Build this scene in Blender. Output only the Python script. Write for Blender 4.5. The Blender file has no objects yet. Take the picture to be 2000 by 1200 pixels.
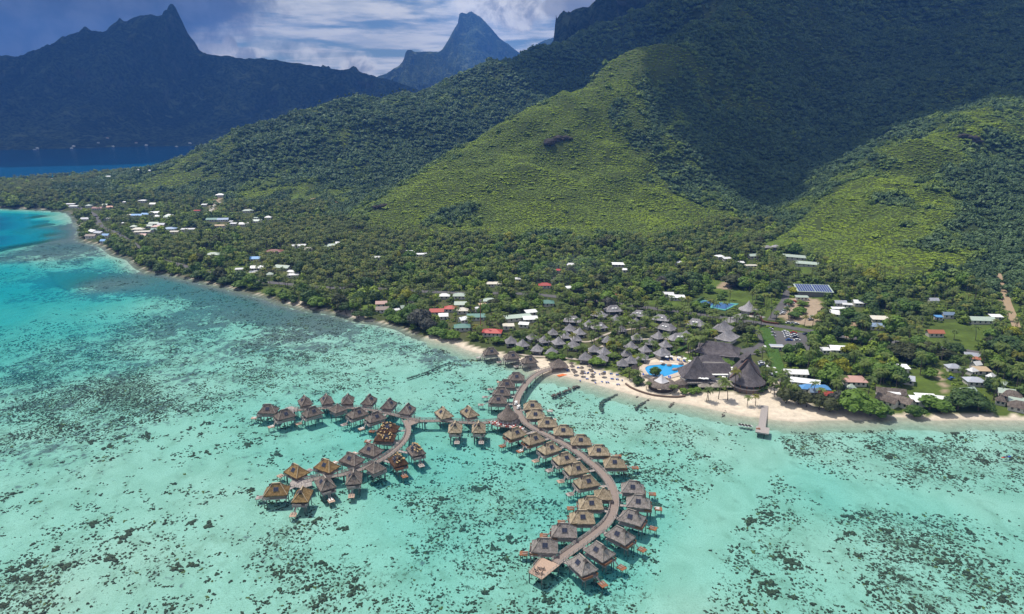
import bpy, math, random
import numpy as np
from mathutils import Vector, Matrix
rnd = random.Random(7); RS = np.random.RandomState(11)
SC = bpy.context.scene
COL = SC.collection
# ------------------------------------------------------------------ camera
F, CX, CY, CAMZ = 1333.3, 1000.0, 600.0, 150.0
PITCH = math.atan2(CY - 215.0, F)
cp, sp = math.cos(PITCH), math.sin(PITCH)
cam_d = bpy.data.cameras.new('camera'); cam = bpy.data.objects.new('camera', cam_d); COL.objects.link(cam)
cam_d.sensor_width = 36.0; cam_d.lens = 36.0 * F / 2000.0; cam_d.clip_end = 40000; cam_d.clip_start = 1
cam.location = (0, 0, CAMZ); cam.rotation_euler = (math.pi / 2 - PITCH, 0, 0)
SC.camera = cam
def ray(px, py):
    u = (px - CX) / F; v = (CY - py) / F
    return u, cp + v * sp, -sp + v * cp
def G(px, py, z=0.0):
    a, b, c = ray(px, py); t = (z - CAMZ) / c
    return a * t, b * t
def P(px, py, Y):
    a, b, c = ray(px, py); t = Y / b
    return a * t, Y, CAMZ + c * t
def project(x, y, z):
    x = np.asarray(x, float); y = np.asarray(y, float); z = np.asarray(z, float) - CAMZ
    d = y * cp - z * sp; up = y * sp + z * cp
    d = np.where(d < 1, 1, d)
    return CX + F * x / d, CY - F * up / d, d
# ------------------------------------------------------------------ light
SUN_EL, SUN_AZ = math.radians(66), math.radians(-52)     # azimuth measured from +Y (away from camera) towards +X
sdir = Vector((math.sin(SUN_AZ) * math.cos(SUN_EL), math.cos(SUN_AZ) * math.cos(SUN_EL), math.sin(SUN_EL)))
sl = bpy.data.lights.new('sun', 'SUN'); sun = bpy.data.objects.new('sun', sl); COL.objects.link(sun)
sl.energy = 5.0; sl.angle = math.radians(0.5); sl.color = (1.0, 0.95, 0.86)
sun.rotation_euler = sdir.to_track_quat('Z', 'Y').to_euler()
# ------------------------------------------------------------------ node helpers
class NT:
    def __init__(s, tree): s.t = tree; s.n = tree.nodes; s.l = tree.links
    def new(s, typ, **kw):
        nd = s.n.new(typ)
        for k, v in kw.items():
            if k.startswith('i_'):
                key = k[2:]; key = int(key) if key.isdigit() else key
                s.set(nd, key, v)
            else: setattr(nd, k, v)
        return nd
    def set(s, nd, key, v):
        if isinstance(v, bpy.types.NodeSocket): s.l.new(v, nd.inputs[key])
        else: nd.inputs[key].default_value = v
    def math(s, op, a, b=None, c=None, clamp=False):
        nd = s.n.new('ShaderNodeMath'); nd.operation = op; nd.use_clamp = clamp
        for i, v in enumerate((a, b, c)):
            if v is not None: s.set(nd, i, v)
        return nd.outputs[0]
    def mix(s, f, a, b, mode='MIX'):
        nd = s.n.new('ShaderNodeMix'); nd.data_type = 'RGBA'; nd.blend_type = mode
        s.set(nd, 0, f); s.set(nd, 6, a if isinstance(a, bpy.types.NodeSocket) else c4(a)); s.set(nd, 7, b if isinstance(b, bpy.types.NodeSocket) else c4(b))
        return nd.outputs[2]
    def noise(s, vec, scale, detail=3, rough=.55, dist=0.0, out=0, dim='3D'):
        nd = s.n.new('ShaderNodeTexNoise'); nd.noise_dimensions = dim
        if vec is not None: s.l.new(vec, nd.inputs['Vector'])
        nd.inputs['Scale'].default_value = scale; nd.inputs['Detail'].default_value = detail
        nd.inputs['Roughness'].default_value = rough; nd.inputs['Distortion'].default_value = dist
        return nd.outputs[out]
    def ramp(s, f, lo, hi, a=0.0, b=1.0):
        nd = s.n.new('ShaderNodeMapRange'); nd.interpolation_type = 'SMOOTHSTEP'
        s.set(nd, 0, f); nd.inputs[1].default_value = lo; nd.inputs[2].default_value = hi
        nd.inputs[3].default_value = a; nd.inputs[4].default_value = b
        return nd.outputs[0]
    def scale(s, vec, v):
        nd = s.n.new('ShaderNodeVectorMath'); nd.operation = 'MULTIPLY'; s.l.new(vec, nd.inputs[0]); nd.inputs[1].default_value = v
        return nd.outputs[0]
def c4(c): return (c[0], c[1], c[2], 1.0)
def lin(r, g, b):
    f = lambda v: (v / 255 / 12.92) if v / 255 <= .04045 else ((v / 255 + .055) / 1.055) ** 2.4
    return (f(r), f(g), f(b))
def newmat(name):
    m = bpy.data.materials.new(name); m.use_nodes = True; m.node_tree.nodes.clear()
    t = NT(m.node_tree); out = t.new('ShaderNodeOutputMaterial')
    return m, t, out
def pos(t): return t.new('ShaderNodeNewGeometry').outputs['Position']
def objc(t): return t.new('ShaderNodeTexCoord').outputs['Object']
def simple(name, col, rough=.8, var=.25, scale=1.5, bump=0.0, spec=.3, metal=0.0, stretch=None, rndv=0.0, use_obj=False):
    """surface with its own tone variation (wear, weathering) from noise"""
    m, t, out = newmat(name)
    v = objc(t) if use_obj else pos(t)
    if stretch: v = t.scale(v, stretch)
    n = t.noise(v, scale, 4, .6)
    f = t.math('MULTIPLY_ADD', n, var * 2, 1 - var)
    if rndv:
        oi = t.new('ShaderNodeObjectInfo').outputs['Random']
        f = t.math('MULTIPLY', f, t.math('MULTIPLY_ADD', oi, rndv, 1 - rndv * .5))
    cc = t.mix(1.0, col, (0, 0, 0)) if False else None
    sc = t.new('ShaderNodeVectorMath', operation='SCALE'); sc.inputs[0].default_value = col; t.l.new(f, sc.inputs['Scale'])
    b = t.new('ShaderNodeBsdfPrincipled'); t.l.new(sc.outputs[0], b.inputs['Base Color'])
    b.inputs['Roughness'].default_value = rough; b.inputs['Specular IOR Level'].default_value = spec; b.inputs['Metallic'].default_value = metal
    if bump:
        bn = t.new('ShaderNodeBump'); bn.inputs['Strength'].default_value = bump; bn.inputs['Distance'].default_value = .1
        t.l.new(n, bn.inputs['Height']); t.l.new(bn.outputs[0], b.inputs['Normal'])
    t.l.new(b.outputs[0], out.inputs[0])
    return m
# ------------------------------------------------------------------ numpy helpers
def sstep(x, a, b):
    t = np.clip((x - a) / (b - a), 0, 1); return t * t * (3 - 2 * t)
_perm = np.random.RandomState(3).rand(256, 256)
def vnoise(x, y):
    xi = np.floor(x).astype(int); yi = np.floor(y).astype(int); fx = x - xi; fy = y - yi
    fx = fx * fx * (3 - 2 * fx); fy = fy * fy * (3 - 2 * fy)
    a = _perm[xi & 255, yi & 255]; b = _perm[(xi + 1) & 255, yi & 255]; c = _perm[xi & 255, (yi + 1) & 255]; d = _perm[(xi + 1) & 255, (yi + 1) & 255]
    return (a * (1 - fx) + b * fx) * (1 - fy) + (c * (1 - fx) + d * fx) * fy
def fbm(x, y, o=4, g=.5):
    s = 0; a = 1; n = 0
    for i in range(o):
        s = s + a * vnoise(x + 37.3 * i, y + 11.7 * i); n += a; a *= g; x = x * 2.03; y = y * 2.03
    return s / n
def idw(pts, x, y, p=3.0, eps=20.0):
    num = 0; den = 0
    for (a, b, v) in pts:
        w = 1.0 / (((x - a) ** 2 + (y - b) ** 2) + eps * eps) ** (p / 2); num = num + w * v; den = den + w
    return num / den
def tag(o, label=None, cat=None, group=None, kind=None):
    if label: o['label'] = label
    if cat: o['category'] = cat
    if group: o['group'] = group
    if kind: o['kind'] = kind
    return o
def npmesh(name, V, Fq, mats, smooth=False, attrs=None, mi=None):
    """V (n,3); Fq (m,4) or (m,3) int array"""
    me = bpy.data.meshes.new(name); V = np.asarray(V, np.float32); Fq = np.asarray(Fq, np.int32)
    k = Fq.shape[1]; me.vertices.add(len(V)); me.vertices.foreach_set('co', V.ravel())
    me.loops.add(Fq.size); me.loops.foreach_set('vertex_index', Fq.ravel())
    me.polygons.add(len(Fq)); me.polygons.foreach_set('loop_start', np.arange(0, Fq.size, k, dtype=np.int32))
    me.polygons.foreach_set('loop_total', np.full(len(Fq), k, np.int32))
    if mi is not None: me.polygons.foreach_set('material_index', np.asarray(mi, np.int32))
    if smooth: me.polygons.foreach_set('use_smooth', np.ones(len(Fq), bool))
    for m in mats: me.materials.append(m)
    for an, (ty, arr) in (attrs or {}).items():
        a = me.attributes.new(an, ty, 'POINT')
        key = {'FLOAT': 'value', 'INT': 'value', 'FLOAT_COLOR': 'color', 'FLOAT_VECTOR': 'vector'}[ty]
        a.data.foreach_set(key, np.asarray(arr, np.int32 if ty == 'INT' else np.float32).ravel())
    me.update(calc_edges=True); me.validate()
    return me
def link(name, me, parent=None):
    o = bpy.data.objects.new(name, me); COL.objects.link(o)
    if parent: o.parent = parent
    return o
def axis(*segs):
    """segments (start, stop, step) joined into one non-uniform axis"""
    out = []
    for a, b, s in segs:
        n = max(1, int(round((b - a) / s))); out += list(np.linspace(a, b, n, endpoint=False))
    out.append(segs[-1][1]); return np.array(out)
def gridfaces(nx, ny):
    i, j = np.meshgrid(np.arange(nx - 1), np.arange(ny - 1), indexing='ij'); a = (i * ny + j).ravel()
    return np.stack([a, a + ny, a + ny + 1, a + 1], 1)
# ------------------------------------------------------------------ coast (front lagoon shore and bay shore), from plan positions
coast_px = [(2700, 868), (2300, 838), (2100, 828), (2000, 822), (1940, 822), (1880, 820), (1830, 823), (1790, 818), (1740, 815), (1690, 822), (1640, 822), (1600, 822), (1560, 825),
            (1520, 822), (1490, 818), (1450, 813), (1400, 803), (1350, 792), (1300, 784), (1260, 778), (1220, 768), (1180, 757), (1150, 748), (1110, 738), (1085, 733), (1066, 733), (1046, 727),
            (1030, 716), (1010, 707), (985, 700), (960, 694), (930, 690), (905, 682), (885, 672), (860, 668), (825, 658), (800, 648), (785, 640), (760, 634), (738, 629), (715, 627), (690, 621), (660, 612),
            (640, 608), (600, 603), (570, 595), (548, 590), (520, 579), (480, 570), (450, 562), (420, 556), (395, 549), (350, 540), (325, 534), (290, 531),
            (270, 520), (255, 505), (225, 497), (205, 482), (190, 476), (170, 473), (155, 465), (160, 448), (150, 435), (146, 424), (135, 414), (100, 410), (50, 408), (0, 406), (-200, 404), (-500, 404)]
coast = [G(a, b) for a, b in coast_px]
bay_px = [(-500, 366), (-200, 362), (0, 357), (60, 352), (130, 348), (200, 342), (260, 336), (330, 326), (380, 318), (440, 306)]
bay = [G(a, b) for a, b in bay_px]
land_poly = coast + bay + [(-700, 2700), (-300, 3400), (3000, 3400), (3000, 500)]
LP = np.array(land_poly)
def seg_dist(x, y, poly, closed=True):
    n = len(poly); d = np.full(x.shape, 1e9)
    for i in range(n if closed else n - 1):
        ax, ay = poly[i]; bx, by = poly[(i + 1) % n]; vx, vy = bx - ax, by - ay
        t = np.clip(((x - ax) * vx + (y - ay) * vy) / (vx * vx + vy * vy + 1e-9), 0, 1)
        d = np.minimum(d, np.hypot(x - ax - t * vx, y - ay - t * vy))
    return d
def inside(x, y, poly):
    c = np.zeros(x.shape, bool); n = len(poly)
    for i in range(n):
        ax, ay = poly[i]; bx, by = poly[(i + 1) % n]
        if ay == by: continue
        c ^= ((ay > y) != (by > y)) & (x < (bx - ax) * (y - ay) / (by - ay) + ax)
    return c
def SD(x, y):
    x = np.asarray(x, float); y = np.asarray(y, float)
    return np.where(inside(x, y, land_poly), 1.0, -1.0) * seg_dist(x, y, land_poly)
# ------------------------------------------------------------------ terrain control
ctl = []
def line(pts, step=45):
    for a, b in zip(pts[:-1], pts[1:]):
        L = math.dist(a[:2], b[:2]); n = max(1, int(L / step))
        for i in range(n): ctl.append(tuple(a[k] + (b[k] - a[k]) * i / n for k in range(3)))
    ctl.append(tuple(pts[-1]))
def L3(lst, dz=0): return [(lambda q: (q[0], q[1], q[2] + dz))(P(*p)) for p in lst]
def LG(lst): return [G(a, b, z) + (z,) for a, b, z in lst]
crestA = L3([(705, 424, 860), (760, 394, 880), (800, 372, 905), (850, 344, 935), (900, 314, 970), (950, 284, 1005), (1000, 252, 1045), (1050, 222, 1085), (1100, 192, 1125), (1150, 162, 1170), (1200, 130, 1210),
             (1250, 106, 1240), (1290, 98, 1270), (1330, 78, 1330), (1375, 45, 1420), (1420, 8, 1520), (1500, -60, 1680), (1600, -140, 1900), (1720, -190, 2200)], -3)
line(crestA)
crestC = L3([(1545, 455, 745), (1620, 395, 790), (1700, 330, 840), (1800, 270, 890), (1870, 232, 930), (1950, 208, 965), (1978, 196, 1040), (2020, 165, 1130), (2090, 105, 1250), (2170, 30, 1450), (2260, -60, 1750), (2200, -150, 2050), (1720, -190, 2200)], -3)
line(crestC)
line(L3([(1950, 208, 965), (1975, 232, 930), (2005, 262, 905), (2080, 330, 860), (2200, 430, 780)], -3))
line(L3([(250, 345, 1290), (330, 330, 1310), (420, 285, 1340), (500, 249, 1370), (600, 214, 1420), (680, 187, 1470), (760, 180, 1520), (850, 170, 1570), (920, 152, 1620), (1000, 126, 1720), (1080, 100, 1780),
         (1160, 68, 1840), (1240, 32, 1930), (1330, -10, 2060), (1430, -80, 2250), (1720, -190, 2200)], -4))
foot = LG([(300, 400, 6), (400, 415, 7), (500, 420, 8), (600, 432, 7), (690, 445, 7), (760, 462, 7), (850, 482, 8), (950, 488, 8), (1050, 492, 8), (1150, 496, 8), (1250, 498, 8), (1350, 500, 8), (1430, 496, 9), (1490, 488, 10),
           (1550, 530, 9), (1620, 560, 8), (1700, 575, 8), (1800, 585, 8), (1900, 590, 8), (2000, 600, 9), (2150, 620, 12), (2500, 660, 20)])
line(foot)
line(L3([(1495, 470, 800), (1510, 415, 900), (1530, 370, 1000), (1560, 315, 1110), (1590, 250, 1240), (1610, 180, 1390), (1625, 110, 1550), (1640, 30, 1740), (1680, -70, 1980)], -3))
line([(-230, 1050, 14), (-60, 1240, 50), (120, 1420, 105), (300, 1580, 180), (470, 1750, 270)])
for a, b, z in [(100, 400, 5), (200, 395, 6), (250, 450, 4), (400, 480, 4), (600, 520, 4), (800, 550, 4), (1000, 560, 4), (1200, 580, 4), (1400, 560, 4.5), (1500, 620, 4), (1700, 650, 4), (1900, 660, 4), (2200, 740, 4),
                (50, 395, 6), (150, 372, 16), (300, 362, 22), (200, 360, 14), (50, 372, 8), (650, 470, 5), (1300, 540, 5), (1300, 650, 3), (1600, 720, 3), (1100, 620, 3), (1850, 760, 3), (1100, 700, 2.5)]:
    ctl.append(G(a, b, z) + (z,))
for x, y, z in [(-900, 1500, 4), (-1300, 1600, 3), (-400, 2300, 20), (0, 2600, 60), (-500, 1900, 2), (-250, 1900, 40), (100, 2200, 150), (600, 2900, 420), (1500, 3100, 500), (2600, 3000, 350), (2800, 1800, 300), (2600, 1000, 120), (2200, 600, 40), (1500, 2600, 750), (1900, 2300, 700)]:
    ctl.append((x, y, z))
for p in L3([(1150, 400, 800), (1250, 330, 930), (1000, 400, 790), (1350, 330, 980), (1800, 430, 700), (1700, 450, 690), (1900, 350, 800)], 0): pass
CT = np.array(ctl)
def rbf_fit(pts, lam=2.0):
    X = pts[:, :2]; n = len(X); D = np.hypot(X[:, None, 0] - X[None, :, 0], X[:, None, 1] - X[None, :, 1])
    A = np.zeros((n + 1, n + 1)); A[:n, :n] = -D; A[:n, :n] -= np.eye(n) * lam; A[:n, n] = 1; A[n, :n] = 1
    return np.linalg.solve(A, np.concatenate([pts[:, 2], [0]]))
_W = rbf_fit(CT)
def rbf(x, y):
    s = np.zeros(x.shape) + _W[-1]
    for (a, b, _), w in zip(CT, _W[:-1]): s -= w * np.hypot(x - a, y - b)
    return s
def land_h(x, y):
    x = np.asarray(x, float); y = np.asarray(y, float)
    sd = SD(x, y); r = rbf(x, y)
    hill = np.clip((r - 8) / 60, 0, 1)
    g = np.abs(fbm(x / 120 + 5, y / 120 + 9, 4) - .5) * 2; g2 = np.abs(fbm(x / 48 + 15, y / 48 + 2, 3) - .5) * 2
    r = r + hill * ((fbm(x / 55, y / 55, 3) - .5) * 9 - g * 34 - g2 * 9 + 12) + (fbm(x / 300 + 3, y / 300, 3) - .5) * hill * 44
    r = np.maximum(r, 1.9)
    kk = .072 + .16 * (1 - sstep(x, -110, -40)); edge = np.where(sd < 1.94 / kk, kk * sd, 1.94 + .55 * (sd - 1.94 / kk))
    return np.minimum(edge, r + .2 * (fbm(x / 20, y / 20, 2) - .5)), sd
gx = axis((-1900, -900, 30), (-900, -520, 9), (-520, 620, 4), (620, 1000, 8), (1000, 2300, 22))
gy = axis((300, 620, 3.2), (620, 1000, 6), (1000, 1900, 9), (1900, 2900, 25))
GXm, GYm = np.meshgrid(gx, gy, indexing='ij')
H0, SD0 = land_h(GXm, GYm)
def bil(A, x, y):
    x = np.asarray(x, float); y = np.asarray(y, float)
    i = np.clip(np.searchsorted(gx, x) - 1, 0, len(gx) - 2); j = np.clip(np.searchsorted(gy, y) - 1, 0, len(gy) - 2)
    fx = np.clip((x - gx[i]) / (gx[i + 1] - gx[i]), 0, 1); fy = np.clip((y - gy[j]) / (gy[j + 1] - gy[j]), 0, 1)
    return (A[i, j] * (1 - fx) + A[i + 1, j] * fx) * (1 - fy) + (A[i, j + 1] * (1 - fx) + A[i + 1, j + 1] * fx) * fy
def hz(x, y): return bil(H0, x, y)
def sdz(x, y): return bil(SD0, x, y)
def GT(px, py, dz=0.0):
    """first hit of the sight line with the ground raised by dz"""
    a, b, c = ray(px, py); Y = np.arange(310, 2850, 2.0); x = a / b * Y; z = CAMZ + c / b * Y
    d = z - np.maximum(hz(x, Y), 0) - dz; k = np.argmax(d <= 0)
    if d[k] > 0: k = len(Y) - 1
    if k: t = d[k - 1] / (d[k - 1] - d[k] + 1e-9); Y0 = Y[k - 1] + 2 * t
    else: Y0 = Y[0]
    return float(a / b * Y0), float(Y0), float(hz(a / b * Y0, Y0))
def poly_w(pp, z=3.0): return [G(a, b, z) for a, b in pp]
# ------------------------------------------------------------------ ground sheet
lawns = [[(1357, 582), (1385, 562), (1362, 552), (1410, 551), (1452, 562), (1455, 585), (1500, 575), (1500, 592), (1470, 596), (1440, 590), (1400, 586)],
         [(1255, 590), (1280, 586), (1345, 592), (1335, 606), (1290, 600), (1245, 594)],
         [(1800, 645), (1850, 634), (1885, 640), (1905, 682), (1870, 684), (1830, 678), (1800, 668)],
         [(1880, 640), (1935, 660), (1945, 682), (1908, 684)],
         [(1620, 664), (1668, 672), (1690, 690), (1680, 700), (1655, 686), (1615, 676)],
         [(1768, 752), (1778, 735), (1835, 735), (1850, 745), (1860, 768), (1820, 780), (1775, 782)], [(1775, 722), (1840, 722), (1845, 733), (1775, 733)],
         [(1932, 800), (1945, 785), (1975, 800), (1960, 812), (1935, 812)], [(1480, 490), (1530, 485), (1535, 510), (1500, 512)], [(1545, 530), (1575, 530), (1600, 555), (1560, 560)],
         [(410, 525), (440, 518), (490, 518), (470, 528), (425, 535)], [(500, 558), (560, 560), (585, 572), (540, 576), (510, 568)], [(700, 592), (745, 590), (740, 602), (705, 604)],
         [(385, 492), (420, 488), (430, 500), (400, 508)], [(1040, 700), (1075, 702), (1120, 708), (1170, 716), (1200, 728), (1205, 720), (1160, 706), (1090, 698)],
         [(1485, 640), (1503, 643), (1512, 668), (1528, 735), (1512, 742), (1497, 690)], [(1325, 690), (1370, 682), (1378, 697), (1340, 704)], [(1285, 655), (1330, 650), (1335, 660), (1290, 665)],
         [(412, 404), (440, 396), (455, 402), (428, 412)], [(555, 392), (575, 378), (598, 380), (590, 390), (560, 397)], [(520, 352), (540, 355), (545, 362), (525, 362)]]
dirts = [[(1520, 622), (1530, 590), (1560, 588), (1600, 592), (1610, 610), (1590, 640), (1560, 636)], [(1655, 655), (1670, 625), (1678, 628), (1668, 660)], [(1943, 540), (1953, 535), (1972, 590), (1980, 625), (1970, 620)],
         [(1820, 722), (1835, 728), (1852, 765), (1846, 768), (1830, 738)], [(1410, 555), (1430, 558), (1425, 570), (1395, 566)], [(410, 400), (425, 385), (432, 388), (418, 415)]]
sandp = [[(900, 684), (945, 682), (990, 694), (1045, 696), (1075, 703), (1095, 704), (1130, 712), (1165, 718), (1200, 730), (1235, 742), (1250, 752), (1250, 720), (1262, 700), (1330, 698), (1350, 712), (1340, 745),
          (1345, 765), (1480, 770), (1505, 758), (1545, 772), (1600, 795), (1640, 805), (1700, 822), (1700, 860), (900, 860)], [(1600, 800), (1650, 790), (1700, 800), (1740, 812), (1780, 800), (1800, 808), (1900, 805), (2050, 815), (2050, 880), (1600, 880)],
         [(560, 575), (600, 588), (560, 605)], [(660, 600), (720, 610), (700, 640)], [(1500, 758), (1520, 740), (1535, 770), (1510, 775)]]
lawn_w = [poly_w(p) if p[0][1] > 420 else [GT(a, b)[:2] for a, b in p] for p in lawns]
dirt_w = [poly_w(p) if p[0][1] > 545 else [GT(a, b)[:2] for a, b in p] for p in dirts]
sand_w = [poly_w(p, 1.5) for p in sandp]
def cover(x, y, polys):
    m = np.zeros(x.shape, bool)
    for p in polys: m |= inside(x, y, p)
    return m
floorc = np.array((.055, .072, .022)); lawnc = np.array((.085, .125, .022)); dirtc = np.array((.34, .26, .18)); sandc = np.array((.61, .52, .405)); hillc = np.array((.030, .046, .014))
gcol = np.empty(GXm.shape + (3,)); gcol[:] = floorc
dry = sstep(fbm(GXm / 40, GYm / 40, 3), .5, .68)[..., None]; gcol = gcol * (1 - dry * .6) + np.array((.10, .095, .045)) * dry * .6
gr_ = (sstep(GXm, 120, 200) * (1 - sstep(GYm, 520, 640)))[..., None] * (.45 + .55 * sstep(fbm(GXm / 25, GYm / 25, 3), .35, .6))[..., None]; gcol = gcol * (1 - gr_) + lawnc * .95 * gr_
hm = sstep(H0, 12, 30)[..., None]; gcol = gcol * (1 - hm) + hillc * hm
m = cover(GXm, GYm, lawn_w); gcol[m] = lawnc * (.45 + 1.0 * fbm(GXm / 11, GYm / 11, 4))[m][:, None]
gcol[cover(GXm, GYm, dirt_w)] = dirtc
sm = (cover(GXm, GYm, sand_w) & (SD0 > -60)) | (SD0 < np.where(GXm > -60, 1.5, .2) + np.where(GXm > -60, 7, 1.4) * fbm(GXm / 40 + 2, GYm / 40, 2))
gcol[sm] = sandc
wet = (1 - sstep(SD0, -1, 3.5))[..., None]; gcol = gcol * (1 - wet * .32)
wb_ = (SD0 < -.3) & (GXm < -60); gcol[wb_] = np.array((.20, .175, .14))
GV = V = np.stack([GXm, GYm, np.where(SD0 < -14, -3.5, H0)], -1).reshape(-1, 3)
# underwater fringe keeps a gentle slope
fr = (SD0 < 0); Hf = np.where(fr, np.maximum(SD0 * np.where(GXm > -60, .125, .26), -3.6), H0); V[:, 2] = Hf.reshape(-1)
Fq = gridfaces(len(gx), len(gy))
keep = (SD0.reshape(-1)[Fq] > -70).any(1); Fq = Fq[keep]
used = np.unique(Fq); remap = np.full(len(V), -1); remap[used] = np.arange(len(used))
gm, t, out = newmat('ground_surface')
a = t.new('ShaderNodeVertexColor', layer_name='gcol').outputs[0]
n1 = t.noise(pos(t), .35, 5, .65); n2 = t.noise(pos(t), 3.0, 3, .6)
f = t.math('MULTIPLY', t.math('MULTIPLY_ADD', n1, .9, .55), t.math('MULTIPLY_ADD', n2, .5, .75))
sc_ = t.new('ShaderNodeVectorMath', operation='SCALE'); t.l.new(a, sc_.inputs[0]); t.l.new(f, sc_.inputs['Scale'])
b = t.new('ShaderNodeBsdfPrincipled', i_Roughness=.95); b.inputs['Specular IOR Level'].default_value = .15; t.l.new(sc_.outputs[0], b.inputs['Base Color'])
bp = t.new('ShaderNodeBump', i_Strength=.5, i_Distance=.3); t.l.new(n1, bp.inputs['Height']); t.l.new(bp.outputs[0], b.inputs['Normal'])
t.l.new(b.outputs[0], out.inputs[0])
gused = used
gme = npmesh('ground', V[used], remap[Fq], [gm], True, {'gcol': ('FLOAT_COLOR', np.concatenate([gcol.reshape(-1, 3)[used], np.ones((len(used), 1))], 1))})
ground = tag(link('ground', gme), 'green land with pale sandy shore rising into steep hills', kind='structure')
# ------------------------------------------------------------------ lagoon depth, blanket reef, coral density
def wl(lst): return [G(a, b) + (v,) for a, b, v in lst]
depth_c = wl([(0, 425, 26), (30, 440, 24), (40, 465, 16), (0, 470, 22), (-100, 440, 28), (70, 430, 8), (90, 440, 2.0), (110, 428, 1.4), (130, 422, 1.2), (85, 424, 1.8), (66, 436, 4), (58, 455, 6), (95, 460, 1.6), (120, 470, 1.5), (75, 495, 2), (150, 445, 1.4), (70, 480, 2.0), (110, 500, 1.6), (0, 500, 2.6), (0, 530, 5.5), (60, 530, 4.6), (0, 570, 6.0), (80, 575, 5.0), (150, 590, 4.0),
              (0, 620, 4.6), (100, 520, 2.6), (100, 630, 3.4), (200, 610, 3.0), (300, 600, 2.4), (200, 560, 2.0), (400, 640, 2.2), (300, 680, 2.1), (100, 700, 2.6), (0, 700, 3.0), (0, 800, 2.1), (200, 780, 1.9), (400, 760, 1.9),
              (0, 900, 1.8), (300, 900, 1.75), (500, 700, 1.9), (600, 660, 1.6), (700, 700, 1.8), (860, 700, 1.7), (800, 760, 1.8), (600, 860, 2.2), (700, 850, 2.4), (640, 830, 2.4), (400, 1000, 1.7), (0, 1050, 1.8), (200, 1150, 1.5), (600, 1150, 1.8), (500, 1050, 1.6),
              (900, 1000, 2.2), (1000, 900, 2.3), (1120, 1000, 2.4), (850, 900, 2.4), (950, 870, 2.4), (1250, 1000, 2.5), (1200, 1100, 2.3), (1000, 1150, 1.9), (1300, 900, 2.0), (1200, 800, 1.6), (1100, 780, 1.5),
              (1400, 850, 1.6), (1480, 880, 1.7), (1600, 870, 1.5), (1700, 920, 1.6), (1900, 880, 1.5), (1980, 960, 1.9), (1750, 960, 2.1), (1600, 930, 2.2), (1340, 1100, 1.9), (1340, 1190, 1.6), (1400, 1000, 1.8), (1700, 1100, 1.7), (1950, 1150, 1.8)])
bayc = [G(100, 333) + (22,), G(300, 320) + (26,), (-2500, 1900, 26), (-2500, 1300, 26), (-1500, 1900, 22), (-1000, 1750, 16), (-3500, 600, 20), (400, 3200, 20), (-500, 2500, 24)]
depth_pts = depth_c + bayc + [(-1500, 700, 6), (-1500, 300, 2), (1500, 100, 2), (0, -500, 2), (-3000, 5000, 26), (3000, 3000, 10)]
def depth_f(x, y, sd):
    d = idw(depth_pts, x, y, 4.4, 14)
    d = d * (.88 + .24 * fbm(x / 30, y / 30, 3)) + .5 * (fbm(x / 90 + 7, y / 50, 3) - .5)
    s = np.maximum(-sd, 0)
    return np.maximum(np.minimum(d, .22 + np.where(x > -60, .095, .12) * s + 0.0006 * s * s), .12)
grass_c = wl([(100, 450, .85), (130, 470, .8), (90, 490, .75), (60, 500, .5), (150, 500, .45), (200, 540, .9), (260, 520, .25), (300, 545, .95), (230, 500, .15), (120, 545, .75), (100, 560, .3), (250, 555, .7), (330, 560, .8), (380, 560, .95), (430, 575, .95), (470, 590, .9), (420, 600, .5), (330, 590, .25), (270, 580, .2), (520, 600, .9), (560, 620, .8),
              (600, 625, .85), (640, 635, .8), (680, 645, .7), (560, 640, .45), (640, 660, .35), (710, 640, .2), (200, 600, .05), (100, 600, .0), (0, 560, 0), (0, 640, .05), (700, 690, .25), (760, 665, .3), (820, 680, .35), (860, 690, .55), (480, 640, .25), (50, 430, .0),
              (300, 700, .35), (500, 720, .25), (20, 520, .15), (200, 720, .3), (60, 740, .35), (250, 800, .35), (600, 740, .2), (800, 720, .1), (400, 860, .1), (1000, 950, 0), (1500, 1000, 0), (1100, 760, 0), (1300, 810, 0), (1700, 840, 0), (880, 740, .1), (0, 850, .3), (300, 950, .02), (1900, 900, .0), (0, 430, 0), (0, 480, .1)])
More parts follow.
